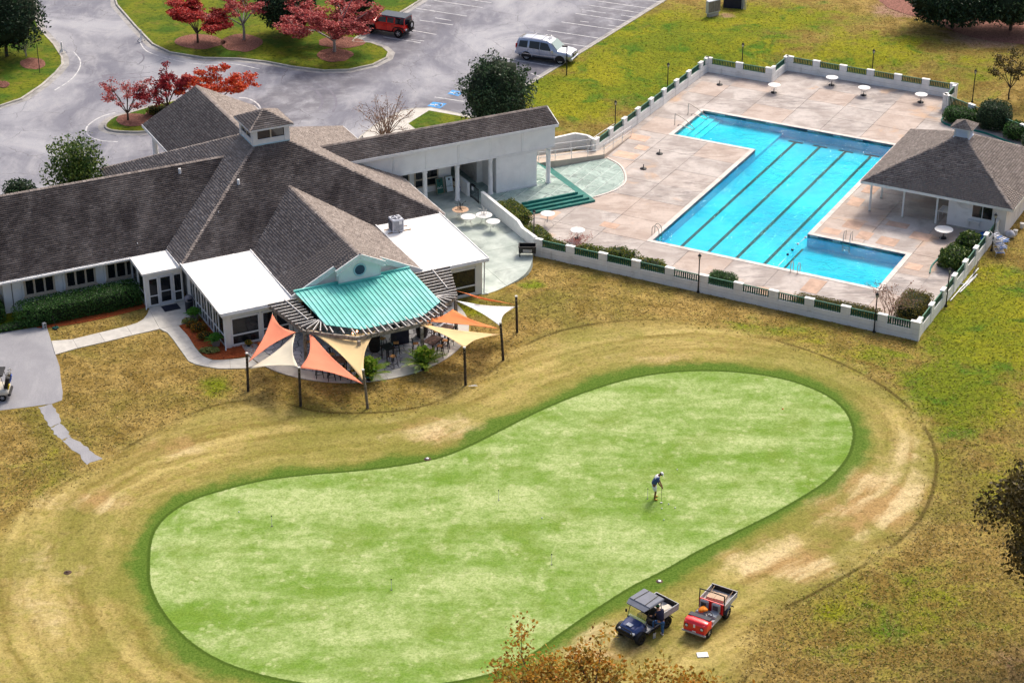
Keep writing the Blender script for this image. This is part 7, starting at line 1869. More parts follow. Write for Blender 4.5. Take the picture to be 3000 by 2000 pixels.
shrub('low_hedge', 'low olive hedge under the red island trees', 'hedge', pw(470, 333, ZI), 1.15, .42, .65, 'leaf_olive', 900, .10, .35, .15, 1., rz=R(14))
# ---- evergreens round the car park
def evergreen(label, loc, rx, ry, h, leaf, n, size, seed, z0=.5, name='evergreen_tree', lump=.28, trunk='bark_brown', group=None, shell=.35, core=True):
    t = thing(name, label, 'tree', loc, 0, group); tube_('trunk', trunk, t)([(0, 0, -.1), (.05, .03, h * .5), (0, 0, h * .8)], [.16, .12, .05], 8)
    br, tips = grow(h * .9, rx * .8, 6, 2, 0, .2, .5, seed, (0, 0), .10); lb = MB()
    for p, rr, lv in br:
        if lv: lb.tube(p, rr, 4, caps=False)
    struct(lb.build('branches', trunk, t), 'stuff')
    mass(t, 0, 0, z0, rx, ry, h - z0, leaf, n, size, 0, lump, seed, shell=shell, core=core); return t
evergreen('dark glossy evergreen behind the tiered rose red dogwood', pw(842, 100, ZI), 2.9, 2.6, 5.4, 'leaf_dark', 6500, .17, 3.)
evergreen('dark evergreen at the edge of the straw bed near the red off-roader', pw(1040, 62, ZI), 2.0, 2.0, 4.2, 'leaf_dark', 4000, .17, 4.)
evergreen('tall dark evergreen shading the corner lawn by the road post', pw(20, 165, ZI), 3.6, 3.4, 7.5, 'leaf_pine', 9000, .2, 7., lump=.35)
leafy_tree('bare_shrub', 'bare grey shrub under the tall evergreen by the road', 'shrub', pw(80, 165, ZI), 1.9, 1.2, 'leaf_tan', 120, .1, .2, .5, 'bark_grey', seed=44, multi=4, n1=4, n2=3, n3=3, up=.9, r0=.04)
o = tube_('thin_pole', 'black_metal', None, Matrix.Translation(pw(117, 214, ZI)))([(0, 0, -.05), (0, 0, 2.6)], .035, 6); tag(o, 'thin dark pole on the corner lawn by the straw ring', 'pole')
evergreen('broad dark evergreen on the straw bed beyond the far lawn', gp(2790, 84), 4.6, 3.6, 5.0, 'leaf_pine', 10000, .2, 9., lump=.3)
evergreen('dark evergreen at the far end of the straw bed', gp(2960, 90), 4.0, 3.4, 5.4, 'leaf_dark', 8000, .2, 10., lump=.3)
leafy_tree('fallen_branches', 'pale bare branches lying on the straw bed by the evergreens', 'branches', gp(2690, 40), .9, 1.5, 'leaf_tan', 0, bark='bark_grey', seed=51, n1=5, n2=3, n3=2, up=.2, fork=.1, r0=.05)
t = evergreen('open glossy evergreen tree behind the long shingle wing', bw(-2.0, 26.3), 2.2, 1.9, 5.3, 'leaf_holly', 6500, .17, 14., lump=.55, shell=.75, core=False)
shrub('round_shrub', 'blue green round shrub peeping over the wing ridge', 'shrub', bw(-6.6, 25.2), 1.4, 1.2, 3.5, 'leaf_dark', 3000, .13, 0, .2, 15.)
leafy_tree('crape_myrtle', 'bare tan crape myrtle behind the end of the long wing', 'tree', bw(-9.2, 26.6), 5.0, 1.5, 'leaf_tan', 900, .10, .35, .8, 'bark_tan', seed=61, multi=5, n1=5, n2=4, n3=3, up=1.0, fork=.45, r0=.075, group='bare crape myrtles')
leafy_tree('crape_myrtle', 'bare crape myrtle rising between the clubhouse roofs and the pavement', 'tree', bw(21.5, 24.6), 5.6, 1.9, 'leaf_tan', 500, .09, .30, .8, 'bark_tan', seed=66, multi=5, n1=5, n2=5, n3=4, up=1.0, fork=.40, r0=.08, group='bare crape myrtles')
evergreen('large dense dark evergreen between the pool wing and the grass slope', bw(31.6, 25.6), 2.7, 2.5, 6.6, 'leaf_dark', 11000, .16, 18., lump=.42, z0=.2, shell=.4)
shrub('round_shrub', 'small bright shrub in front of the bare crape myrtle', 'shrub', bw(19.6, 23.6), .7, .6, 1.5, 'leaf_holly', 700, .12, 0, .25, 19.)
leafy_tree('camellia', 'red flowering shrub showing past the large dark evergreen', 'shrub', bw(34.2, 27.6), 3.3, .8, 'leaf_flame', 260, .14, .5, .6, 'bark_brown', seed=71, n1=4, n2=3, n3=2, up=1., r0=.05)

# ---- clipped hedges and shrubs
t = thing('clipped_hedge', 'long rounded dark green hedge along the office windows', 'hedge', bw(-6.7, 9.25), BA)
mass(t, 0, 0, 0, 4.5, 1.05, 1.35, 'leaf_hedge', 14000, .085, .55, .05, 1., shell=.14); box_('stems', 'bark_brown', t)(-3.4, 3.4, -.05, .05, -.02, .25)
shrub('clipped_hedge', 'dark clipped hedge around the corner from the office windows', 'hedge', bw(-12.4, 11.0), .9, 1.3, 1.3, 'leaf_hedge', 3000, .085, .4, .06, 2., rz=BA)
shrub('ground_cover', 'loose bright green plants below the long hedge end', 'plant', gp(35, 962), 1.3, .45, .35, 'leaf_hedge', 900, .09, .1, .3, 2.5, rz=BA)
def hedge_px(name, label, a, b, ry, h, leaf, n, size=.085, box=.4, lump=.1, seed=0., ext=0.0, cat='hedge', group=None):
    A_, B_ = pw(*a, ZD), pw(*b, ZD); c = (A_ + B_) / 2; d = B_ - A_
    return shrub(name, label, cat, (c.x, c.y, ZD), d.length / 2 + ext, ry, h, leaf, n, size, box, lump, seed, math.atan2(d.y, d.x), group, True, .18)
h_ = PMI @ bw(25.6, 11.0)
shrub('clipped_hedge', 'boxy green hedge between the white parapet and the turquoise steps', 'hedge', bw(25.7, 10.6, -.5), 1.75, .75, 1.25, 'leaf_azalea', 4200, .09, .6, .09, 31., BA - math.pi / 2)
shrub('clipped_hedge', 'lower green hedge stepping down beside the lantern post at the patio wall', 'hedge', bw(25.75, 6.9, ZD), 1.5, .7, .85, 'leaf_azalea', 2600, .09, .4, .16, 32., BA - math.pi / 2)
shrub('clipped_hedge', 'small green hedge next to the bare reddish twigs', 'hedge', pl(-5.3, -4.9, 0), .9, .6, .75, 'leaf_azalea', 1500, .09, .3, .2, 33., PA)
shrub('azalea', 'unkempt green azalea growing behind the picket panels', 'shrub', pl(-2.4, -4.9, 0), 1.3, .65, .95, 'leaf_azalea', 2300, .10, .2, .30, 34., PA, 'azaleas behind the picket fence'); shrub('azalea', 'tallest yellow green azalea behind the picket panels', 'shrub', pl(-.2, -4.9, 0), 1.2, .75, 1.25, 'leaf_azalea', 2400, .10, .2, .32, 35., PA, 'azaleas behind the picket fence'); shrub('azalea', 'yellowing azalea at the far end of the unkempt row', 'shrub', pl(2.0, -4.9, 0), 1.25, .65, .95, 'leaf_azalea', 2000, .10, .2, .30, 36., PA, 'azaleas behind the picket fence')
shrub('clipped_shrub', 'rounded dark clipped shrub alone behind the picket fence', 'shrub', pl(7.3, -4.6, 0), 1.0, .7, .95, 'leaf_hedge', 2600, .075, .3, .06, 37., PA)
shrub('clipped_hedge', 'long flat topped low hedge inside the picket fence corner', 'hedge', pl(15.6, -4.9, 0), 3.3, .75, .72, 'leaf_olive', 6000, .075, .6, .06, 38., PA + R(2))
shrub('clipped_shrub', 'large rounded olive shrub beside the bare crape myrtle in the corner', 'shrub', pl(20.0, -2.3, 0), 1.0, 1.7, 1.05, 'leaf_olive', 4200, .075, .4, .08, 39., PA)
shrub('laurel', 'glossy green laurel bush in a low turquoise edged bed', 'shrub', pl(20.2, 6.2, 0), .95, 1.5, 1.15, 'leaf_holly', 3400, .13, .2, .3, 40., PA); shrub('laurel', 'taller glossy laurel bush next to the pavilion table', 'shrub', pl(20.45, 8.6, 0), .8, 1.1, 1.5, 'leaf_holly', 2400, .13, .1, .35, 41., PA)
mb = MB()
edge = smooth_open([(19.2, 3.9), (18.95, 5.2), (19.1, 7.4), (19.4, 9.3), (20.3, 10.2)], 4)
for a, b in zip(edge[:-1], edge[1:]): mb.bar((*a, .05), (*b, .05), .08, .12)
struct(mb.build('bed_edging', 'step_green', None, PM))
leafy_tree('crape_myrtle', 'bare pinkish crape myrtle inside the picket fence corner', 'tree', pl(19.0, -4.5, 0), 2.9, 1.5, 'leaf_tan', 420, .09, .22, .8, 'bark_tan', seed=81, multi=5, n1=4, n2=4, n3=4, up=.9, fork=.35, r0=.04, group='bare crape myrtles')
leafy_tree('bare_shrub', 'leafless reddish twiggy shrub beside the round table with black base', 'shrub', pl(-3.9, -4.2, 0), 1.3, .75, 'leaf_pink', 500, .06, .12, .8, 'leaf_pink', seed=86, multi=9, n1=3, n2=3, n3=2, up=1., fork=.4, r0=.02)
M('twig_pink', (0.45, 0.20, 0.17), 0.8, 0.2, 5)
for o in [x for x in COL.objects if x.type == 'MESH' and x.data.materials and x.data.materials[0] and x.data.materials[0].name == 'leaf_pink' and x.name.startswith(('trunk', 'branches'))]: o.data.materials[0] = MATS['twig_pink']
for x, y, rx, ry, h, l, lf, sd in [(12.6, 33.0, 1.5, 1.0, 1.25, 'low wide clipped shrub below the green railing', 'leaf_hedge', 51.), (15.3, 33.0, 1.35, 1.3, 2.3, 'tall round dark shrub beside the grey lantern post', 'leaf_dark', 52.), (17.6, 31.8, 1.1, 1.0, 1.3, 'small dark shrub between two bigger round ones', 'leaf_hedge', 53.), (20.2, 29.6, 1.6, 1.5, 2.0, 'broad dark shrub at the wall corner behind the pavilion', 'leaf_dark', 54.)]:
    shrub('clipped_shrub', l, 'shrub', pl(x, y, 0), rx, ry, h, lf, int(1500 * rx * h), .10, .15, .08, sd, PA, 'clipped shrubs behind the pavilion')
shrub('ground_cover', 'low grassy plants at the foot of the wall behind the pavilion', 'plant', pl(20.6, 26.6, 0), .9, 1.2, .4, 'leaf_fern', 900, .12, 0, .4, 55., PA)
mb = MB(); edge = smooth_open([(11.0, 33.9), (11.2, 32.4), (12.4, 31.7), (15.0, 31.5), (18.2, 30.0)], 4)
for a, b in zip(edge[:-1], edge[1:]): mb.bar((*a, .06), (*b, .06), .1, .14)
struct(mb.build('bed_edging', 'step_green', None, PM))
leafy_tree('thin_tree', 'thin brown leaved tree on the grass beyond the railing', 'tree', gp(2955, 292), 4.2, 2.0, 'leaf_dim', 2200, .13, .4, .7, 'bark_brown', seed=91, n1=7, n2=5, n3=3, up=.8, fork=.25, r0=.08)

# ---- foreground oak crown and the dark tree at the side
c = pw(1810, 2160, 6.2)
leafy_tree('oak_tree', 'spreading oak with orange and olive autumn leaves before the utility vehicles', 'tree', (c.x - .3, c.y - 1.6, 0), 8.6, 5.4, 'leaf_oak', 42000, .14, .75, .8, 'bark_brown', seed=101, n1=13, n2=8, n3=4, up=.95, fork=.45, r0=.22, flat=.1)
c = pw(2240, 2075, 5.0)
leafy_tree('oak_sapling', 'smaller yellowing oak top next to the spreading oak', 'tree', (c.x, c.y, 0), 5.6, 2.0, 'leaf_oak', 3600, .14, .5, .7, 'bark_brown', seed=105, n1=7, n2=5, n3=3, up=.9, fork=.5, r0=.12, flat=.1)
c = pw(3010, 1640, 5.5)
leafy_tree('dark_tree', 'tall dusky brown green tree overhanging the lawn edge', 'tree', (c.x + 2.6, c.y - 1.0, 0), 12.0, 5.4, 'leaf_dim', 24000, .17, .8, 1.6, 'bark_brown', seed=111, n1=12, n2=8, n3=3, up=.75, fork=.2, r0=.2, flat=.1)

# ---- potted palms, ferns and bed flowers
M('pot_black', (0.012, 0.013, 0.014), 0.5, 0.2, 3); M('pot_band', (0.02, 0.20, 0.19), 0.45, 0.1, 3)
def fronds(t, n, L, leaf, z0, seed, droop=.5, leaflets=14, w=.16):
    r = random.Random(seed); V = []; F = []; st = MB()
    for i in range(n):
        a = r.uniform(0, 6.28); el = r.uniform(.35, 1.35); l = L * r.uniform(.7, 1.1); pts = []
        for k in range(8):
            s_ = k / 7; hor = l * s_ * math.cos(el) * (1 + .3 * s_); z = z0 + l * s_ * math.sin(el) - droop * l * s_ * s_ * .6
            pts.append(Vector((hor * math.cos(a), hor * math.sin(a), z)))
        st.tube(pts, [.012] * 4 + [.007] * 4, 3, caps=False)
        for k in range(leaflets):
            s_ = .25 + .75 * k / leaflets; q = s_ * 7; i0 = min(6, int(q)); p = pts[i0].lerp(pts[i0 + 1], q - i0); d = (pts[i0 + 1] - pts[i0]).normalized(); sd = Vector((-math.sin(a), math.cos(a), 0))
            for sg in (-1, 1):
                e = p + sd * sg * w * (1.1 - s_ * .6) * 1.2 + d * w * .8 + Vector((0, 0, -.05)); o = len(V); m_ = p.lerp(e, .5); wd = d * .022
                V += [tuple(p), tuple(m_ + wd), tuple(e), tuple(m_ - wd)]; F.append((o, o + 1, o + 2, o + 3))
    struct(obj('fronds', mesh_np('fronds', np.array(V), np.array(F), leaf), t), 'stuff'); struct(st.build('frond_stems', leaf, t), 'stuff')
for i, (px, l) in enumerate((((1083, 1112), 'leafy potted palm in a black pot with turquoise band by the leaning post'), ((1243, 1081), 'leafy potted palm in a black pot with turquoise band before the long slatted table'))):
    t = thing('potted_palm', l, 'potted plant', pw(*px, .05), 0, 'potted palms on the patio')
    p_ = lathe_('pot', 'pot_black', t)([(.20, 0), (.25, .3), (.28, .36), (.27, .40)], 18); lathe_('pot_band', 'pot_band', p_)([(.262, .24), (.29, .25), (.295, .33), (.275, .34)], 18, cap=False)
    fronds(t, 46, 1.3, 'leaf_palm', .38, 5 + i, .35, 20, .2); mass(t, 0, 0, .45, .5, .5, 1.1, 'leaf_palm', 900, .16, 0, .4, 2. + i, core=False, name='inner_fronds', shell=.8)
for i, (px, l, s_) in enumerate((((568, 935), 'feathery green fern in a square planter by the litter bin', 1.0), ((632, 1012), 'feathery green fern in a square planter at the porch corner', 1.0))):
    t = thing('planter', l, 'planter', pw(*px, .04), BA, 'square planters by the porch')
    mb = MB(); mb.add([(-.18, -.18, 0), (.18, -.18, 0), (.18, .18, 0), (-.18, .18, 0), (-.26, -.26, .42), (.26, -.26, .42), (.26, .26, .42), (-.26, .26, .42)], [(3, 2, 1, 0), (4, 5, 6, 7), (0, 1, 5, 4), (1, 2, 6, 5), (2, 3, 7, 6), (3, 0, 4, 7)]); mb.build('box', 'planter_grey', t)
    fronds(t, 30, .62, 'leaf_fern', .42, 20 + i, .6, 10, .09); mass(t, 0, 0, .35, .38, .38, .5, 'leaf_fern', 700, .07, 0, .3, 3. + i, core=False)
def flower(px, label, rx, ry, h, leaf, n, name='flower_clump', cat='flowers', size=.06):
    t = thing(name, label, cat, pw(*px, .03), 0); mass(t, 0, 0, 0, rx, ry, h, leaf, n, size, 0, .35, px[0] * .1, core=True); tube_('stem', 'bark_brown', t)([(0, 0, 0), (0, 0, h * .5)], .015, 5)
flower((585, 968), 'golden flowering clump in the middle of the red mulch bed', .55, .45, .55, 'petal_amber', 1300); flower((600, 990), 'amber flowering clump next to the porch corner fern', .5, .42, .45, 'petal_amber', 1000); flower((560, 957), 'small dark leaved clump with orange blooms behind the hosta', .35, .3, .35, 'petal_amber', 500)
flower((556, 944), 'pale striped hosta at the top of the red mulch bed', .55, .3, .25, 'leaf_hosta', 420, 'hosta', 'plant', .13); flower((613, 1030), 'pale striped hosta at the lower end of the red mulch bed', .6, .3, .25, 'leaf_hosta', 460, 'hosta', 'plant', .13); flower((392, 870), 'small pale hosta in the mulch beside the vestibule', .35, .25, .25, 'leaf_hosta', 240, 'hosta', 'plant', .12)
t = thing('potted_mum', 'pot of yellow chrysanthemums next to the pumpkin', 'potted plant', pw(729, 1014, .03), 0); lathe_('pot', 'pot_black', t)([(.10, 0), (.14, .2)], 12); mass(t, 0, 0, .14, .24, .24, .3, 'petal_gold', 500, .05, 0, .2, 8.)
# ================================================================ vehicles
def paint(name, col, rough=0.25, metal=0.3): 
    m = M(name, col, rough, 0.03, 1.0, metal=metal, spec=0.5, coat=0.6); return m
paint('paint_silver', (0.42, 0.46, 0.56), .28, .6); paint('paint_red', (0.80, 0.012, 0.006), .3, .0); paint('paint_cart_red', (0.78, 0.012, 0.018), .35, 0.); paint('paint_navy', (0.03, 0.06, 0.20), .3, .2); paint('paint_cream', (0.62, 0.58, 0.50), .35, .0)
M('tyre', (0.012, 0.012, 0.013), 0.8, 0.2, 6); M('rim_silver', (0.60, 0.60, 0.62), 0.35, 0.06, 4, metal=.6); M('trim_black', (0.014, 0.014, 0.017), 0.55, 0.15, 4); M('chrome', (0.70, 0.70, 0.72), 0.15, 0.03, 3, metal=.9); M('tail_red', (0.45, 0.01, 0.012), 0.25, 0.05, 3); M('lens_clear', (0.75, 0.77, 0.8), 0.15, 0.03, 3)
M('hardtop', (0.035, 0.055, 0.085), 0.5, 0.12, 2); M_glass('car_glass', (0.008, 0.011, 0.020), .05); M_glass('screen_glass', (0.20, 0.30, 0.30), .06); M('seat_grey', (0.28, 0.30, 0.34), 0.6, 0.1, 4); M('bed_grey', (0.42, 0.42, 0.43), 0.6, 0.15, 4); M('floor_dark', (0.05, 0.055, 0.07), 0.7, 0.2, 4)
def wheel(parent, x, y, r, w, rim='rim_silver', spokes=8, side=-1, rr=.62):
    T = Tm(x, y, r) @ Matrix.Rotation(R(90) * (1 if side < 0 else -1), 4, 'X')      # local z of lathe points out of the car
    wh = lathe_('wheel', 'tyre', parent)([(r * rr, -w / 2), (r * .93, -w / 2), (r, -w * .35), (r, w * .35), (r * .93, w / 2), (r * rr, w / 2), (r * rr * .95, w * .3)], 22, T=T, cap=False)
    lathe_('rim', rim, wh)([(r * rr, -w * .45), (r * rr, w * .42), (r * rr * .9, w * .46)], 20, T=T, cap=False)
    lathe_('hub_back', 'trim_black', wh)([(r * rr * .95, w * .12), (.001, w * .14)], 20, T=T, cap=False)
    mb = MB()
    for k in range(spokes):
        a = 2 * math.pi * k / spokes; mb.bar((.03 * math.cos(a), .03 * math.sin(a), w * .40), (r * rr * .95 * math.cos(a), r * rr * .95 * math.sin(a), w * .38), r * .17, .03, T=T)
    mb.lathe([(r * .2, w * .38), (r * .18, w * .46), (.001, w * .47)], 12, T=T, cap=False); struct(mb.build('spokes', rim, wh), 'stuff')
    return wh
class Body:
    """lofted car shell; stations: x, z_bottom, half width, z_belt, z_top, half width at top"""
    def __init__(s, st): s.st = sorted(st)
    def at(s, x):
        S = s.st
        if x <= S[0][0]: return S[0]
        for a, b in zip(S[:-1], S[1:]):
            if a[0] <= x <= b[0]:
                t = (x - a[0]) / (b[0] - a[0]); return tuple(p + (q - p) * t for p, q in zip(a, b))
        return S[-1]
    def ring(s, q):
        x, zb, w, zl, zt, wt = q
        h = [(w * .86, zb), (w * .97, zb + .10), (w, zb + (zl - zb) * .45), (w * .985, zl), (wt + (w - wt) * .12, zt - (zt - zl) * .12), (wt * .93, zt - .012), (wt * .5, zt + .012)]
        return [(x, y, z) for y, z in h] + [(x, -y, z) for y, z in reversed(h)]
    def build(s, name, mat, parent, sub=1):
        mb = MB(); n = 14; V = []; F = []
        for q in s.st: V += s.ring(q)
        for i in range(len(s.st) - 1):
            for k in range(n): F.append((i * n + k, i * n + (k + 1) % n, (i + 1) * n + (k + 1) % n, (i + 1) * n + k))
        F.append(tuple(range(n))); F.append(tuple(reversed(range((len(s.st) - 1) * n, len(s.st) * n))))
        mb.add(V, F, 0, None, True); o = mb.build(name, mat, parent)
        bm = bmesh.new(); bm.from_mesh(o.data); bmesh.ops.recalc_face_normals(bm, faces=bm.faces); bm.to_mesh(o.data); bm.free()
        return o
    def side_pt(s, x, t, sd, off=.012):
        q = s.at(x); y0, z0 = q[2] * .985, q[3]; y1, z1 = q[5] + (q[2] - q[5]) * .12, q[4] - (q[4] - q[3]) * .12
        return (x, sd * (y0 + (y1 - y0) * t + off), z0 + (z1 - z0) * t)
    def window(s, name, pts, sd, mat, parent, off=.012):
        mb = MB(); P = [s.side_pt(x, t, sd, off) for x, t in pts]; mb.add(P, [tuple(range(len(P))) if sd < 0 else tuple(reversed(range(len(P))))]); return mb.build(name, mat, parent)
def arch(parent, x, y, r, mat, w=.05, sd=-1, lip='trim_black'):
    T = Tm(x, y, 0) @ Matrix.Rotation(R(90) * (1 if sd < 0 else -1), 4, 'X')
    mb = MB(); n = 16; V = []; F = []
    for k in range(n + 1):
        a = math.pi * k / n; V.append((r * math.cos(a), r * math.sin(a) + .33, 0))
    V.append((0, .33, 0)); mb.add(V, [(n + 1, k, k + 1) for k in range(n)], 0, T); mb.build('wheel_well', 'trim_black', parent)
    tube_('arch_lip', lip, parent)([((r + .02) * math.cos(math.pi * k / n), (r + .02) * math.sin(math.pi * k / n) + .33, -.01) for k in range(n + 1)], w, 5, T=T)

# ---- silver SUV
a, b = pw(1543, 176, ZA), pw(1639, 189, ZA); d = (b - a).normalized(); nrm = Vector((-d.y, d.x, 0)); ctr = (a + b) / 2 + nrm * .86
suv = thing('silver_suv', 'silver seven seat SUV with roof rails parked by the grass slope', 'car', (ctr.x, ctr.y, ZA), math.atan2(d.y, d.x))
sb = Body([(-2.58, .62, .84, .95, 1.02, .74), (-2.50, .48, .96, 1.05, 1.55, .76), (-2.36, .42, .99, 1.10, 1.86, .74), (-1.9, .40, 1.0, 1.10, 1.93, .76), (-.6, .38, 1.0, 1.09, 1.95, .77), (.35, .38, 1.0, 1.08, 1.90, .75), (.62, .38, 1.0, 1.08, 1.80, .74), (1.28, .38, 1.0, 1.07, 1.20, .86), (1.45, .39, .99, 1.06, 1.16, .86), (2.15, .42, .97, .98, 1.10, .80), (2.45, .48, .92, .86, 1.02, .74), (2.60, .55, .80, .75, .84, .66)])
body = sb.build('body', 'paint_silver', suv)
for sd in (-1, 1):
    sb.window('side_window', [(-2.28, .12), (-1.48, .08), (-1.44, .90), (-2.20, .86)], sd, 'car_glass', body); sb.window('side_window', [(-1.28, .08), (-.32, .06), (-.32, .92), (-1.26, .90)], sd, 'car_glass', body); sb.window('side_window', [(-.28, .06), (.82, .06), (.40, .88), (-.28, .92)], sd, 'car_glass', body)
    for x in (-1.38, -.30, .95):
        mb = MB(); q = sb.at(x); mb.box(x - .006, x + .006, sd * (q[2] + .006) - .006, sd * (q[2] + .006) + .006, .50, 1.06); mb.build('door_seam', 'trim_black', body)
    bar_('side_moulding', 'chrome', body)((-1.9, sd * 1.005, .64), (1.2, sd * 1.005, .62), .03, .06)
    bar_('running_board', 'trim_black', suv)((-1.2, sd * 1.02, .36), (1.05, sd * 1.02, .36), .16, .06)
    for x in (-.45, .68):
        bar_('door_handle', 'chrome', body)((x - .1, sd * 1.015, .98), (x + .1, sd * 1.015, .98), .03, .035)
    bbox_('mirror', 'chrome', suv)(.78, .98, sd * 1.12 - .1, sd * 1.12 + .1, 1.08, 1.28, .04)
    tube_('roof_rail', 'chrome', suv)([(-2.1, sd * .68, 1.90), (-2.0, sd * .68, 1.99), (.2, sd * .68, 1.97), (.35, sd * .68, 1.87)], .022, 6)
    bbox_('headlight', 'lens_clear', suv)(2.30, 2.52, sd * .70 - .17, sd * .70 + .17, .82, .98, .05)
    bbox_('tail_light', 'tail_red', suv)(-2.57, -2.42, sd * .86 - .09, sd * .86 + .09, 1.02, 1.42, .03)
    for x in (-1.52, 1.61): arch(suv, x, sd * 1.004, .50, 'trim_black', .03, sd, 'paint_silver')
for x in (-1.2, -.2):
    bar_('cross_bar', 'chrome', suv)((x, -.68, 2.0), (x, .68, 2.0), .07, .03)
mb = MB(); mb.add([(.70, -.70, 1.80), (1.33, -.84, 1.215), (1.33, .84, 1.215), (.70, .70, 1.80)], [(0, 1, 2, 3)]); mb.build('windscreen', 'screen_glass', body)
mb = MB(); mb.add([(-2.535, -.70, 1.20), (-2.535, .70, 1.20), (-2.42, .64, 1.74), (-2.42, -.64, 1.74)], [(3, 2, 1, 0)]); mb.build('rear_window', 'car_glass', body)
g_ = bbox_('grille', 'trim_black', suv)(2.48, 2.66, -.38, .38, .66, .98, .05)
for k in range(4):
    bar_('grille_bar', 'chrome', g_)((2.665, -.34, .71 + k * .075), (2.665, .34, .71 + k * .075), .015, .025)
bp_ = bbox_('front_bumper', 'paint_silver', suv)(2.35, 2.68, -.86, .86, .40, .62, .07); box_('air_intake', 'trim_black', bp_)(2.665, 2.69, -.5, .5, .42, .52)
bbox_('rear_bumper', 'paint_silver', suv)(-2.68, -2.4, -.88, .88, .48, .72, .06)
box_('sunroof', 'seat_grey', body)(.05, .45, -.35, .35, 1.905, 1.925)
box_('underbody', 'trim_black', suv)(-2.3, 2.3, -.75, .75, .28, .45)
for sd in (-1, 1):
    for x in (-1.52, 1.61): wheel(suv, x, sd * .87, .40, .26, 'rim_silver', 9, sd, .66)

# ---- red off-roader
a, b = pw(1168, 111, ZA), pw(1085, 98, ZA); d = (b - a).normalized(); nrm = Vector((-d.y, d.x, 0)); ctr = (a + b) / 2 - nrm * .78
jeep = thing('red_offroader', 'bright red four door off-roader with dark hardtop and rear spare wheel', 'car', (ctr.x, ctr.y, ZA), math.atan2(d.y, d.x))
# near side is local y > 0 here
jb = bbox_('body_tub', 'paint_red', jeep)(-2.05, .95, -.80, .80, .52, 1.16, .05)
hd = Body([(.85, .70, .76, 1.0, 1.24, .66), (1.5, .70, .68, 1.0, 1.20, .58), (2.0, .72, .60, .98, 1.13, .50), (2.08, .74, .57, .95, 1.08, .48)]); hd.build('bonnet', 'paint_red', jeep)
cab = Body([(-2.05, 1.10, .79, 1.22, 1.80, .70), (-1.98, 1.10, .79, 1.22, 1.84, .70), (.35, 1.10, .79, 1.22, 1.84, .68), (.55, 1.10, .78, 1.22, 1.80, .68), (.92, 1.10, .77, 1.22, 1.26, .70)]); cb_ = cab.build('cabin', 'paint_red', jeep)
mb = MB()
for z, w, x0, x1 in ((1.80, .72, -2.07, .60),): mb.bbox(x0, x1, -w, w, z, z + .09, .05)
tp = mb.build('hardtop', 'hardtop', jeep)
for sd in (-1, 1):
    cab.window('quarter_window', [(-2.0, .02), (-1.12, .02), (-1.12, 1.02), (-2.0, 1.02)], sd, 'car_glass', tp); cab.window('side_window', [(-.98, .10), (-.30, .10), (-.30, .98), (-.98, .98)], sd, 'car_glass', cb_); cab.window('side_window', [(-.18, .10), (.78, .06), (.42, .98), (-.18, .98)], sd, 'car_glass', cb_)
    for x in (-1.05, -.24, .85):
        box_('door_seam', 'trim_black', jb)(x - .006, x + .006, sd * .803 - .004, sd * .803 + .004, .56, 1.14)
    for x in (-.9, -.1):
        bar_('door_handle', 'trim_black', jb)((x, sd * .815, 1.02), (x + .16, sd * .815, 1.02), .02, .03)
    for x in (-1.47, 1.48):
        V = []; mb = MB(); pf = [(-.62, .55), (-.48, .88), (-.30, .98), (.30, .98), (.48, .88), (.62, .55)]
        for i in range(len(pf) - 1):
            (x0, z0), (x1, z1) = pf[i], pf[i + 1]; mb.add([(x + x0, sd * .58, z0), (x + x1, sd * .58, z1), (x + x1, sd * .96, z1), (x + x0, sd * .96, z0), (x + x0, sd * .58, z0 - .07), (x + x1, sd * .58, z1 - .07), (x + x1, sd * .96, z1 - .07), (x + x0, sd * .96, z0 - .07)], [(0, 1, 2, 3), (7, 6, 5, 4), (0, 4, 5, 1), (1, 5, 6, 2), (2, 6, 7, 3), (3, 7, 4, 0)])
        mb.build('fender_flare', 'trim_black', jeep); wheel(jeep, x, sd * .80, .41, .27, 'rim_silver', 5, sd, .58)
    bar_('side_step', 'trim_black', jeep)((-.85, sd * .84, .48), (.9, sd * .84, .48), .1, .08)
    bbox_('tail_light', 'tail_red', jeep)(-2.13, -2.04, sd * .70 - .08, sd * .70 + .08, .82, 1.02, .02)
    lathe_('headlight', 'lens_clear', jeep)([(.10, 0), (.10, .06), (.001, .07)], 14, T=Tm(2.08, sd * .36, .95, 0, 0, R(90)))
    bbox_('mirror', 'trim_black', jeep)(.70, .82, sd * .93 - .08, sd * .93 + .08, 1.18, 1.36, .03)
mb = MB(); mb.add([(.62, -.66, 1.80), (.95, -.70, 1.27), (.95, .70, 1.27), (.62, .66, 1.80)], [(0, 1, 2, 3)]); mb.build('windscreen', 'car_glass', cb_)
mb = MB(); mb.add([(-2.075, -.68, 1.2), (-2.075, .68, 1.2), (-2.075, .64, 1.78), (-2.075, -.64, 1.78)], [(3, 2, 1, 0)]); mb.build('rear_window', 'car_glass', tp)
bbox_('rear_bumper', 'trim_black', jeep)(-2.28, -2.02, -.80, .80, .50, .66, .04); bbox_('front_bumper', 'trim_black', jeep)(2.05, 2.32, -.85, .85, .52, .70, .04)
T = Tm(-2.26, -.12, 1.06, 0, 0, R(-90)); sw = lathe_('spare_wheel', 'tyre', jeep)([(.24, -.13), (.38, -.13), (.41, -.08), (.41, .08), (.38, .13), (.24, .13)], 20, T=T, cap=False); lathe_('rim', 'rim_silver', sw)([(.24, .06), (.18, .12), (.001, .12)], 14, T=T, cap=False)
box_('number_plate', 'lens_clear', jeep)(-2.15, -2.13, .42, .70, .70, .84); bar_('tow_hitch', 'trim_black', jeep)((-2.25, .0, .52), (-2.5, .0, .50), .07, .07)
box_('underbody', 'trim_black', jeep)(-1.9, 1.9, -.6, .6, .36, .55)

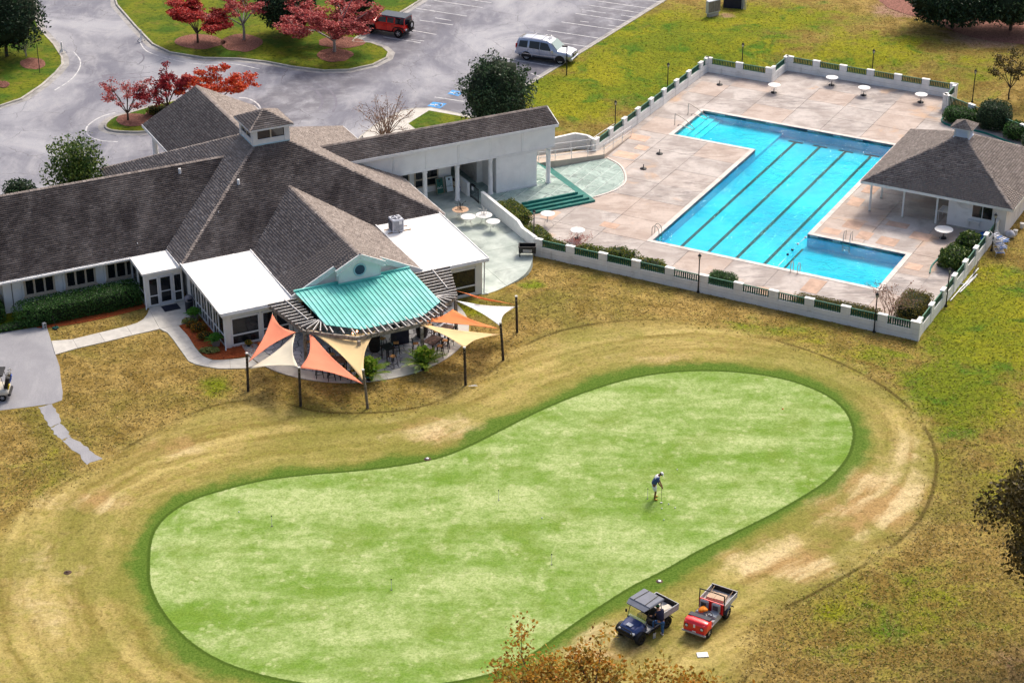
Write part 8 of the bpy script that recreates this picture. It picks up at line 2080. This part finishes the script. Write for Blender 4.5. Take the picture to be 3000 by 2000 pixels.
# ---- blue utility vehicle (front towards the camera)
fr, fl, rr_ = gp(1875, 1885), gp(1821, 1857), gp(1953, 1834)
d = (fr - rr_).normalized(); d.z = 0; d.normalize(); sidev = Vector((-d.y, d.x, 0)); fa = (fr + fl) / 2
utv = thing('blue_utility_vehicle', 'dark blue utility vehicle with canopy, windscreen and open cargo bed', 'utility vehicle', (fa.x - d.x * 1.0, fa.y - d.y * 1.0, fa.z), math.atan2(d.y, d.x))
uw = .60
for x, r in ((1.0, .32), (-1.0, .32)):
    for sd in (-1, 1): wheel(utv, x, sd * uw, r, .24, 'trim_black', 5, sd, .52)
box_('chassis', 'trim_black', utv)(-1.45, 1.2, -.42, .42, .30, .42)
hb = Body([(.52, .42, .62, .74, .98, .52), (.85, .45, .62, .74, .94, .50), (1.2, .48, .56, .70, .86, .44), (1.42, .52, .48, .66, .74, .40)]); hb.build('bonnet', 'paint_navy', utv)
mb = MB(); mb.add([(.60, -.40, 1.0), (1.25, -.34, .875), (1.25, .34, .875), (.60, .40, 1.0)], [(0, 1, 2, 3)]); mb.build('bonnet_panel', 'paint_navy', utv)
box_('bonnet_emblem', 'lens_clear', utv)(1.0, 1.24, -.16, .16, .925, .945)
mb = MB(); mb.tube([(1.30, -.52, .40), (1.52, -.52, .50), (1.52, -.50, .74), (1.44, -.40, .84), (1.44, .40, .84), (1.52, .50, .74), (1.52, .52, .50), (1.30, .52, .40)], .03, 6); mb.tube([(1.53, -.5, .56), (1.53, .5, .56)], .025, 6); mb.build('brush_guard', 'trim_black', utv)
box_('grille', 'trim_black', utv)(1.38, 1.47, -.42, .42, .45, .70)
for sd in (-1, 1):
    bbox_('headlight', 'lens_clear', utv)(1.30, 1.46, sd * .42 - .10, sd * .42 + .10, .66, .76, .03)
    for x in (1.0, -1.0):
        n = 10; mb = MB(); V = []
        for k in range(n + 1):
            a = math.pi * (.08 + .84 * k / n); V += [(x + .40 * math.cos(a), sd * .46, .32 + .40 * math.sin(a)), (x + .40 * math.cos(a), sd * .74, .32 + .40 * math.sin(a))]
        mb.add(V, [(2 * k, 2 * k + 1, 2 * k + 3, 2 * k + 2) for k in range(n)], 0, None, True); mb.build('mudguard', 'trim_black', utv)
    tube_('roll_cage', 'trim_black', utv)([(.60, sd * .60, .80), (.30, sd * .60, 1.78), (-.52, sd * .60, 1.80), (-.60, sd * .62, .72)], .024, 6)
    bar_('sill', 'trim_black', utv)((-.5, sd * .62, .38), (.5, sd * .62, .38), .14, .06)
    bbox_('mirror', 'trim_black', utv)(.52, .60, sd * .72 - .05, sd * .72 + .05, 1.10, 1.26, .02)
box_('floor', 'bed_grey', utv)(-.55, .55, -.60, .60, .40, .45)
st_ = bbox_('seat', 'trim_black', utv)(-.52, -.05, -.56, .56, .45, .74, .04); bbox_('seat_back', 'trim_black', st_)(-.60, -.46, -.56, .56, .70, 1.22, .05)
bbox_('dashboard', 'bed_grey', utv)(.42, .60, -.58, .58, .72, 1.02, .05)
mb = MB(); mb.tube([(.30 + .04 * math.cos(k * .524), .28 + .16 * math.sin(k * .524), 1.0 + .15 * math.cos(k * .524)) for k in range(13)], .015, 5); mb.tube([(.30, .28, 1.0), (.46, .28, .92)], .02, 5); mb.build('steering_wheel', 'trim_black', utv)
m, nt, b_, out = _new('clear_screen'); nt.nodes.remove(b_); tr = nt.nodes.new('ShaderNodeBsdfTransparent'); gl = nd(nt, 'ShaderNodeBsdfGlossy', Roughness=.05); mx = nt.nodes.new('ShaderNodeMixShader'); mx.inputs[0].default_value = .28; nt.links.new(tr.outputs[0], mx.inputs[1]); nt.links.new(gl.outputs[0], mx.inputs[2]); nt.links.new(mx.outputs[0], out.inputs[0])
mb = MB(); mb.extrude([(.61, -.56, .98), (.61, .56, .98), (.46, .56, 1.42), (.46, -.56, 1.42)], (.012, 0, .004)); mb.build('windscreen', 'clear_screen', utv)
M('canopy_grey', (0.13, 0.145, 0.19), 0.5, 0.12, 2)
cn = MB(); cn.bbox(-.72, .45, -.68, .68, 1.80, 1.90, .05); cn = cn.build('canopy', 'canopy_grey', utv)
mb = MB(); mb.add([(.45, -.66, 1.85), (.72, -.58, 1.76), (.72, .58, 1.76), (.45, .66, 1.85), (.45, -.66, 1.80), (.72, -.58, 1.72), (.72, .58, 1.72), (.45, .66, 1.80)], [(0, 1, 2, 3), (7, 6, 5, 4), (0, 4, 5, 1), (1, 5, 6, 2), (2, 6, 7, 3)]); mb.build('canopy_visor', 'canopy_grey', cn)
for y in (-.3, .3):
    bar_('canopy_groove', 'trim_black', cn)((-.66, y, 1.905), (.40, y * 1.2, 1.905), .05, .02)
bd_ = box_('cargo_bed', 'bed_grey', utv)(-1.75, -.66, -.70, .70, .74, .78)
for x0, x1, y0, y1 in ((-1.79, -.64, -.74, -.70), (-1.79, -.64, .70, .74), (-1.79, -1.75, -.70, .70), (-.68, -.64, -.70, .70)):
    box_('bed_side', 'bed_grey', bd_)(x0, x1, y0, y1, .74, 1.10)
mb = MB(); mb.box(-1.748, -1.742, -.69, .69, .79, 1.08); mb.box(-1.74, -.70, .690, .697, .79, 1.08); mb.build('bed_liner', 'trim_black', bd_)
M('sack_pale', (0.60, 0.54, 0.46), 0.8, 0.1, 3); M('box_tan', (0.50, 0.36, 0.25), 0.8, 0.1, 3)
for k, (x, y, rz, l) in enumerate(((-1.05, -.25, .3, 'pale feed sack lying across the blue vehicle cargo bed'), (-1.15, .32, -.2, 'pale feed sack at the tailgate of the blue vehicle cargo bed'))):
    o = bbox_('sack', 'sack_pale', None, utv.matrix_basis @ Tm(x, y, .785, rz))(-.42, .42, -.24, .24, 0, .17, .07); tag(o, l, 'sack')
# ---- red flat-fronted cart
p1, p2, p3 = gp(1999, 1856), gp(2069, 1880), gp(2131, 1818)
ax = (p2 - p1); ax.z = 0; yaw = math.atan2(ax.y, ax.x) - math.pi / 2; d = Vector((math.cos(yaw), math.sin(yaw), 0)); fc = (p1 + p2) / 2
car = thing('red_utility_vehicle', 'flat fronted red utility vehicle with two grey seats and loaded bed', 'utility vehicle', (fc.x - d.x * 1.35, fc.y - d.y * 1.35, fc.z), yaw)
for x, y, r in ((.92, .52, .27), (-1.05, .58, .33)):
    for sd in (-1, 1): wheel(car, x, sd * y, r, .22, 'rim_silver', 5, sd, .5)
fb = Body([(.75, .34, .64, .70, .96, .60), (1.22, .34, .64, .70, .97, .60), (1.36, .36, .63, .66, .90, .58)])
fo = fb.build('front_cowl', 'paint_cart_red', car)
bbox_('nose_panel', 'paint_cart_red', car)(1.28, 1.42, -.61, .61, .38, .90, .06)
bar_('front_bumper', 'bed_grey', car)((1.44, -.66, .36), (1.44, .66, .36), .07, .08)
for y in (-.42, .42):
    hl = lathe_('headlight', 'lens_clear', car)([(.075, 0), (.075, .03), (.05, .045), (.001, .05)], 16, T=Tm(1.42, y, .70, 0, 0, R(90))); lathe_('headlight_ring', 'trim_black', hl)([(.075, .0), (.10, .0), (.10, .025), (.078, .03)], 16, T=Tm(1.42, y, .70, 0, 0, R(90)), cap=False)
box_('badge', 'lens_clear', car)(1.42, 1.432, -.05, .05, .68, .84); box_('name_plate', 'lens_clear', car)(1.42, 1.432, -.10, .10, .42, .48)
box_('floor', 'bed_grey', car)(-.45, .95, -.60, .60, .40, .47)
bbox_('dash_top', 'floor_dark', car)(.62, .95, -.60, .60, .90, 1.0, .03)
for y in (-.33, .33):
    se = bbox_('seat', 'seat_grey', car)(-.30, .22, y - .24, y + .24, .62, .76, .05); mb = MB(); V = []
    mb.bbox(-.40, -.24, y - .24, y + .24, .74, 1.18, .07); mb.build('seat_back', 'seat_grey', se); box_('seat_pad', 'floor_dark', se)(-.245, -.235, y - .14, y + .14, .82, 1.08)
box_('seat_base', 'bed_grey', car)(-.35, .45, -.58, .58, .47, .62)
mb = MB(); mb.tube([(.38 + .03 * math.cos(k * .524), .33 + .17 * math.sin(k * .524), .98 + .14 * math.cos(k * .524)) for k in range(13)], .016, 5); mb.tube([(.38, .33, .98), (.55, .33, .86)], .02, 5); mb.build('steering_wheel', 'trim_black', car)
box_('bulkhead', 'paint_cart_red', car)(-.52, -.47, -.66, .66, .50, 1.12)
tube_('roll_bar', 'trim_black', car)(smooth_open([(-.50, -.68, .55), (-.50, -.68, 1.50), (-.50, -.58, 1.64), (-.50, .58, 1.64), (-.50, .68, 1.50), (-.50, .68, .55)], 4), .03, 6)
bd_ = box_('cargo_bed', 'bed_grey', car)(-1.95, -.56, -.68, .68, .76, .80)
for x0, x1, y0, y1, hgt in ((-1.95, -.56, -.72, -.68, 1.06), (-1.95, -.56, .68, .72, 1.06), (-1.99, -1.95, -.72, .72, 1.10)):
    box_('bed_side', 'bed_grey', bd_)(x0, x1, y0, y1, .76, hgt)
box_('bed_liner', 'trim_black', bd_)(-1.948, -1.94, -.67, .67, .81, 1.08)
for sd in (-1, 1):
    n = 10; mb = MB(); V = []
    for k in range(n + 1):
        a = math.pi * (.1 + .8 * k / n); V += [(-1.05 + .42 * math.cos(a), sd * .50, .33 + .42 * math.sin(a)), (-1.05 + .42 * math.cos(a), sd * .80, .33 + .42 * math.sin(a))]
    mb.add(V, [(2 * k, 2 * k + 1, 2 * k + 3, 2 * k + 2) for k in range(n)], 0, None, True); mb.build('mudguard', 'hardtop', car)
box_('chassis', 'trim_black', car)(-1.7, 1.2, -.35, .35, .28, .42)
for k, (x0, y, l, n_) in enumerate(((-1.25, -.35, 'tan cardboard box in the red vehicle bed', 'box_tan'), (-1.3, .12, 'wider tan cardboard box in the red vehicle bed', 'box_tan'))):
    o = bbox_('cardboard_box', n_, None, car.matrix_basis @ Tm(x0, y, .803, .05))(-.3, .3, -.2 - .06 * k, .2 + .06 * k, 0, .16, .01); tag(o, l, 'box')
for k, (y, l) in enumerate(((-.58, 'long wooden tool handle lying along the red vehicle bed'), (.55, 'second wooden tool handle on the other side of the red vehicle bed'))):
    o = tube_('tool_handle', 'plain_wood', None, car.matrix_basis @ Tm(0, y * .9, .84))([(-.65, 0, 0), (-1.9, 0, .22)], .018, 6); tag(o, l, 'tool handle')
M('hi_vis', (0.75, 0.22, 0.01), 0.7, 0.15, 5)
mb = MB(); V = []; F = []; n = 12
for i in range(7):
    ph = math.pi * i / 6
    for k in range(n): a = 2 * math.pi * k / n; r = .22 * math.sin(ph) * (1 + .25 * math.sin(3 * a + i)) + .005; V.append((r * math.cos(a) * 1.2, r * math.sin(a), .10 - .10 * math.cos(ph)))
for i in range(6):
    for k in range(n): F.append((i * n + k, i * n + (k + 1) % n, (i + 1) * n + (k + 1) % n, (i + 1) * n + k))
mb.add(V, F, 0, None, True); o = mb.build('orange_jacket', 'hi_vis', None, car.matrix_basis @ Tm(.02, -.22, .765)); tag(o, 'crumpled orange work jacket on the red vehicle seat', 'jacket')

# ---- golf cart at the pad edge (rear towards the clubhouse path)
gcp = pw(22, 1176, .012)
gc = thing('golf_cart', 'cream golf cart with bags and dark canopy parked on the cart pad', 'golf cart', (gcp.x - 1.05, gcp.y + .55, .012), math.pi + R(4))
for x, sd in ((.85, -1), (.85, 1), (-.72, -1), (-.72, 1)): wheel(gc, x, sd * .50, .23, .2, 'rim_silver', 5, sd, .55)
rb = Body([(-1.12, .40, .52, .50, .62, .46), (-1.0, .34, .60, .56, .74, .52), (-.55, .30, .61, .58, .80, .54), (-.2, .28, .60, .50, .62, .54)]); rb.build('rear_body', 'paint_cream', gc)
fbb = Body([(.45, .28, .58, .40, .50, .52), (.75, .30, .58, .60, .80, .48), (1.1, .34, .52, .55, .70, .42), (1.25, .38, .44, .50, .58, .36)]); fbb.build('front_cowl', 'paint_cream', gc)
box_('floor', 'trim_black', gc)(-.5, .8, -.52, .52, .24, .32); se = bbox_('seat', 'paint_cream', gc)(-.45, .05, -.52, .52, .58, .74, .05); bbox_('seat_back', 'paint_cream', se)(-.55, -.42, -.52, .52, .80, 1.12, .05)
for sd in (-1, 1):
    tube_('front_strut', 'trim_black', gc)([(.85, sd * .52, .75), (.45, sd * .52, 1.70)], .02, 6); tube_('rear_strut', 'trim_black', gc)([(-.95, sd * .52, .70), (-.75, sd * .52, 1.70)], .02, 6)
bbox_('canopy', 'trim_black', gc)(-.90, .62, -.60, .60, 1.70, 1.77, .05); bbox_('rear_bumper', 'trim_black', gc)(-1.22, -1.05, -.58, .58, .34, .46, .03)
M('bag_blue', (0.07, 0.13, 0.45), 0.6, 0.15, 4); M('bag_yellow', (0.62, 0.46, 0.01), 0.6, 0.15, 4)
for k, (y, mt, l) in enumerate(((.27, 'bag_yellow', 'black golf bag with a yellow pouch strapped to the cart'), (-.27, 'bag_blue', 'black golf bag with a blue towel strapped to the cart'))):
    t = thing('golf_bag', l, 'golf bag', gc.matrix_basis @ Vector((-.92, y, .62)), math.pi + R(4), 'golf bags on the cart'); Tb = Matrix.Rotation(R(-14), 4, 'Y')
    lathe_('bag', 'trim_black', t)([(.13, 0), (.14, .1), (.13, .8), (.15, .86)], 12, T=Tb); bbox_('pouch', mt, t)(-.19, -.10, -.12, .12, .12 if k == 0 else .35, .42 if k == 0 else .8, .03, T=Tb)
    for q in range(5):
        a = q * 1.25; tube_('club_shaft', 'chrome', t)([(.06 * math.cos(a), .06 * math.sin(a), .8), (.09 * math.cos(a), .09 * math.sin(a), 1.05 + .05 * (q % 3))], .008, 4, T=Tb)
        lathe_('club_head', 'chrome' if q % 2 else 'paint_cream', t)([(.001, -.04), (.04, 0), (.03, .04), (.001, .05)], 8, T=Tb @ Tm(.09 * math.cos(a), .09 * math.sin(a), 1.08 + .05 * (q % 3)))

# ---- dark pickup in the pavilion shade
t = thing('dark_pickup', 'black pickup nosed into the pavilion shade, only its front showing', 'car', pl(15.2, 20.6), PA - R(90))
pk = Body([(-2.2, .5, .9, 1.0, 1.1, .8), (0.2, .45, .95, 1.1, 1.75, .72), (.9, .45, .95, 1.1, 1.15, .82), (2.1, .5, .92, .95, 1.08, .8), (2.4, .55, .85, .8, .9, .74)]); pk.build('body', 'trim_black', t)
bbox_('bumper', 'chrome', t)(2.35, 2.52, -.85, .85, .45, .62, .05); bbox_('grille', 'ac_dark', t)(2.36, 2.46, -.45, .45, .66, .88, .03)
for sd in (-1, 1):
    bbox_('headlight', 'lens_clear', t)(2.28, 2.44, sd * .68 - .14, sd * .68 + .14, .70, .86, .03)
    for x in (-1.4, 1.5): wheel(t, x, sd * .84, .38, .26, 'rim_silver', 6, sd)
# ================================================================ people
M('skin_brown', (0.20, 0.085, 0.05), 0.6, 0.08, 6); M('skin_light', (0.42, 0.22, 0.15), 0.6, 0.08, 6); M('polo_blue', (0.05, 0.08, 0.24), 0.8, 0.1, 5); M('cloth_white', (0.72, 0.72, 0.74), 0.8, 0.05, 5); M('shoe_tan', (0.58, 0.30, 0.04), 0.6, 0.1, 5); M('shirt_navy', (0.012, 0.014, 0.045), 0.85, 0.15, 5); M('denim', (0.035, 0.11, 0.30), 0.85, 0.2, 6); M('cap_green', (0.010, 0.13, 0.055), 0.7, 0.1, 4); M('hair_dark', (0.02, 0.014, 0.010), 0.8, 0.2, 5); M('eye_white', (0.7, 0.7, 0.7), 0.3, 0.02, 4)
def skin_mesh(name, chains, mat, parent, sub=2):
    """chains: lists of (point, radius); points shared by position are welded into one skeleton, the first point is the root"""
    V = []; E = []; Rr = []; idx = {}
    for ch in chains:
        prev = None
        for p, r in ch:
            k = tuple(round(c, 4) for c in p)
            if k not in idx: idx[k] = len(V); V.append(p); Rr.append(r)
            i = idx[k]
            if prev is not None and prev != i: E.append((prev, i))
            prev = i
    me = bpy.data.meshes.new(name); me.from_pydata(V, E, []); o = bpy.data.objects.new(name, me); COL.objects.link(o)
    md = o.modifiers.new('skin', 'SKIN'); md.use_smooth_shade = True
    for i, r in enumerate(Rr):
        sv = me.skin_vertices[0].data[i]; sv.radius = (r, r); sv.use_root = (i == 0)
    s2 = o.modifiers.new('sub', 'SUBSURF'); s2.levels = sub; s2.render_levels = sub
    dg = bpy.context.evaluated_depsgraph_get(); dg.update(); m2 = bpy.data.meshes.new_from_object(o.evaluated_get(dg)); bpy.data.objects.remove(o); m2.name = name
    m2.materials.clear(); m2.materials.append(MATS[mat]); return obj(name, m2, parent)
def person(label, loc, yaw, J, skin, top, top2, leg, shoe, cap, short_leg, group=None):
    """J: joints in a local frame, x forward (the way the person faces), y left, z up"""
    t = thing('person', label, 'person', loc, yaw)
    P = {k: Vector(v) for k, v in J.items()}
    spine = [P['pelvis'], P['waist'], P['chest'], P['neck'], P['head']]
    ch = [[(tuple(P['pelvis']), .13), (tuple(P['waist']), .125), (tuple(P['chest']), .145), (tuple(P['neck']), .06), (tuple(P['head']), .088), (tuple(P['crown']), .082)]]
    for s_ in 'lr':
        ch.append([(tuple(P['chest']), .145), (tuple(P['sh_' + s_]), .068), (tuple(P['el_' + s_]), .046), (tuple(P['wr_' + s_]), .033), (tuple(P['ha_' + s_]), .040)])
        ch.append([(tuple(P['pelvis']), .13), (tuple(P['hip_' + s_]), .098), (tuple(P['kn_' + s_]), .062), (tuple(P['an_' + s_]), .042), (tuple(P['an_' + s_] + Vector((.05, 0, -.045))), .04), (tuple(P['to_' + s_]), .032)])
        h0, w0 = P['ha_' + s_], P['wr_' + s_]; dd = (h0 - w0).normalized(); sd = dd.cross(Vector((1, 0, .2))).normalized()
        for q in range(4):
            a = h0 + sd * (.030 - .020 * q) + dd * .01; ch.append([(tuple(h0), .040), (tuple(a + dd * (.05 - .006 * abs(q - 1.3))), .010), (tuple(a + dd * (.075 - .008 * abs(q - 1.3)) + Vector((.02, 0, -.01))), .009)])
        ch.append([(tuple(h0), .040), (tuple(w0.lerp(h0, .6) + sd * .05), .011), (tuple(w0.lerp(h0, 1.2) + sd * .06), .009)])
    skin_mesh('body', ch, skin, t)
    # face
    fw = Vector(J['face']).normalized(); hd = P['head']; up = (P['crown'] - P['head']).normalized(); lf = up.cross(fw).normalized()
    fw = lf.cross(up).normalized()
    c = hd.lerp(P['crown'], .5)
    for sg in (-1, 1):
        lathe_('eye', 'eye_white', t)([(.001, -.012), (.012, 0), (.001, .012)], 8, T=Matrix.Translation(c + fw * .085 + lf * sg * .033 + up * .015))
        lathe_('ear', skin, t)([(.001, -.03), (.018, -.01), (.02, .015), (.001, .03)], 8, T=Matrix.Translation(c + lf * sg * .092))
    tube_('nose', skin, t)([c + fw * .085 + up * .01, c + fw * .112 - up * .025, c + fw * .088 - up * .03], [.008, .014, .01], 6)
    tube_('mouth', 'tail_red', t)([c + fw * .084 - up * .055 + lf * .022, c + fw * .092 - up * .056, c + fw * .084 - up * .055 - lf * .022], .006, 5)
    # cap and hair
    n = 14; V = []; F = []
    for i in range(5):
        ph = (math.pi / 2) * i / 4
        for k in range(n):
            a = 2 * math.pi * k / n; r = .108 * math.cos(ph) + .002; V.append(c + up * (.022 + .098 * math.sin(ph)) + (fw * math.cos(a) * 1.04 + lf * math.sin(a)) * r)
    for i in range(4):
        for k in range(n): F.append((i * n + k, i * n + (k + 1) % n, (i + 1) * n + (k + 1) % n, (i + 1) * n + k))
    mb = MB(); mb.add(V, F, 0, None, True); cp = mb.build('cap', cap, t)
    mb = MB(); mb.add([c + fw * .09 + lf * .075 + up * .03, c + fw * .09 - lf * .075 + up * .03, c + fw * .175 - lf * .05 + up * .012, c + fw * .175 + lf * .05 + up * .012, c + fw * .09 + lf * .075 + up * .022, c + fw * .09 - lf * .075 + up * .022, c + fw * .175 - lf * .05 + up * .004, c + fw * .175 + lf * .05 + up * .004], [(0, 1, 2, 3), (7, 6, 5, 4), (0, 4, 5, 1), (1, 5, 6, 2), (2, 6, 7, 3), (3, 7, 4, 0)]); mb.build('cap_peak', cap, cp)
    lathe_('hair', 'hair_dark', t)([(.075, -.05), (.098, -.01), (.102, .03)], 12, T=Matrix.Translation(c - fw * .02) @ up.to_track_quat('Z', 'Y').to_matrix().to_4x4(), cap=False)
    # clothes
    def L(a, b, f): return tuple(P[a].lerp(P[b], f))
    sh = [[(L('pelvis', 'waist', -.25), .182), (tuple(P['waist']), .172), (tuple(P['chest']), .19), (L('chest', 'neck', .75), .085)]]
    for s_ in 'lr': sh.append([(tuple(P['chest']), .19), (tuple(P['sh_' + s_]), .092), (L('sh_' + s_, 'el_' + s_, .75 if not short_leg == 'long' else 1.0), .070 if short_leg != 'long' else .058)] + ([(L('el_' + s_, 'wr_' + s_, .85), .045)] if short_leg == 'long' else []))
    skin_mesh('shirt', sh, top, t)
    if top2:  # sunlight on the upper back, put in as a white shirt layer
        sunlit = [[(L('waist', 'chest', .75), .194), (L('chest', 'neck', .3), .19), (L('chest', 'neck', .85), .09)]]
        for s_ in 'lr': sunlit.append([(L('chest', 'neck', .3), .19), (L('chest', 'sh_' + s_, .95), .10)])
        skin_mesh('shirt_sunlight', sunlit, top2, t)
    tr = [[(L('pelvis', 'waist', .3), .160), (tuple(P['pelvis']), .19)]]
    for s_ in 'lr': tr.append([(tuple(P['pelvis']), .19), (tuple(P['hip_' + s_]), .14), (L('hip_' + s_, 'kn_' + s_, .85 if short_leg != 'long' else 1.0), .100 if short_leg != 'long' else .082)] + ([(L('kn_' + s_, 'an_' + s_, .55), .072), (L('kn_' + s_, 'an_' + s_, .95), .068)] if short_leg == 'long' else []))
    skin_mesh('shorts' if short_leg != 'long' else 'jeans', tr, leg, t)
    for s_ in 'lr':
        an, to = P['an_' + s_], P['to_' + s_]; d = (to - an); d.z = 0; d.normalize()
        skin_mesh('shoe', [[(tuple(an - d * .05 + Vector((0, 0, -.04))), .048), (tuple(an + d * .07 + Vector((0, 0, -.045))), .050), (tuple(an + d * .17 + Vector((0, 0, -.055))), .038)]], shoe, t)
    return t
# golfer: faces to the right of the picture, both hands low on the putter
gf = gp(1917, 1463); hd_ = gp(1937, 1473)
yaw = math.atan2(-.10, 1.0)
Jg = dict(pelvis=(-.10, 0, .93), waist=(-.06, 0, 1.10), chest=(.06, 0, 1.34), neck=(.17, 0, 1.52), head=(.26, 0, 1.58), crown=(.35, 0, 1.66), face=(.6, -.1, -.8),
          sh_l=(.12, .19, 1.41), el_l=(.18, .17, 1.12), wr_l=(.33, .04, .86), ha_l=(.36, .02, .79), sh_r=(.12, -.19, 1.41), el_r=(.16, -.20, 1.12), wr_r=(.34, -.06, .82), ha_r=(.37, -.03, .75),
          hip_l=(-.08, .11, .88), kn_l=(.02, .15, .50), an_l=(-.03, .17, .10), to_l=(.15, .19, .03), hip_r=(-.08, -.11, .88), kn_r=(.02, -.15, .50), an_r=(-.03, -.17, .10), to_r=(.15, -.19, .03))
golfer = person('person in blue shirt with sunlit upper back and white shorts bending over a putter', (gf.x + .05, gf.y + .1, 0), yaw, Jg, 'skin_brown', 'polo_blue', 'cloth_white', 'cloth_white', 'shoe_tan', 'cloth_white', 'short')
Mg = golfer.matrix_basis; h0 = Mg @ Vector((.345, 0, .88)); hp = Vector((hd_.x, hd_.y, .03))
t = thing('putter', 'dark shafted putter with silver head held by the golfer', 'golf club', hp, 0)
tube_('shaft', 'black_metal', t)([(0, 0, .02), tuple(h0 - hp)], .009, 6); mb = MB(); q = h0 - hp; mb.tube([tuple(q * .72), tuple(q)], .015, 6); mb.build('grip', 'black_metal', t); bbox_('putter_head', 'chrome', t)(-.05, .07, -.03, .03, -.03, .02, .01)
# worker stepping into the blue vehicle, seen from behind
wk = gp(1935, 1862); Ti = utv.matrix_basis.inverted() @ wk
yaw = math.atan2(.62, -.45)
Jw = dict(pelvis=(0, 0, .92), waist=(.04, 0, 1.08), chest=(.12, .02, 1.32), neck=(.20, .03, 1.50), head=(.25, .03, 1.57), crown=(.30, .03, 1.68), face=(.8, 0, -.35),
          sh_l=(.16, .21, 1.40), el_l=(.26, .27, 1.14), wr_l=(.45, .24, 1.02), ha_l=(.52, .23, 1.0), sh_r=(.14, -.19, 1.40), el_r=(.20, -.27, 1.13), wr_r=(.38, -.22, 1.0), ha_r=(.45, -.21, .97),
          hip_l=(.02, .11, .88), kn_l=(.34, .20, .74), an_l=(.28, .24, .42), to_l=(.46, .26, .36), hip_r=(0, -.11, .88), kn_r=(.02, -.12, .48), an_r=(-.02, -.12, .10), to_r=(.16, -.14, .03))
person('person in green cap, navy top and jeans stepping into the blue vehicle', (wk.x, wk.y, wk.z), yaw, Jw, 'skin_light', 'shirt_navy', None, 'denim', 'cloth_white', 'cap_green', 'long')
sv = gp(1917, 1868)
t = thing('spade', 'upright spade leaning by the person at the blue vehicle', 'spade', sv, .6)
tube_('shaft', 'dark_timber', t)([(0, 0, .28), (.02, .06, 1.05)], .017, 6); bbox_('blade', 'bed_grey', t)(-.09, .09, -.015, .02, .0, .30, .02); bar_('handle', 'dark_timber', t)((-.06, .06, 1.06), (.10, .06, 1.06), .03, .03)
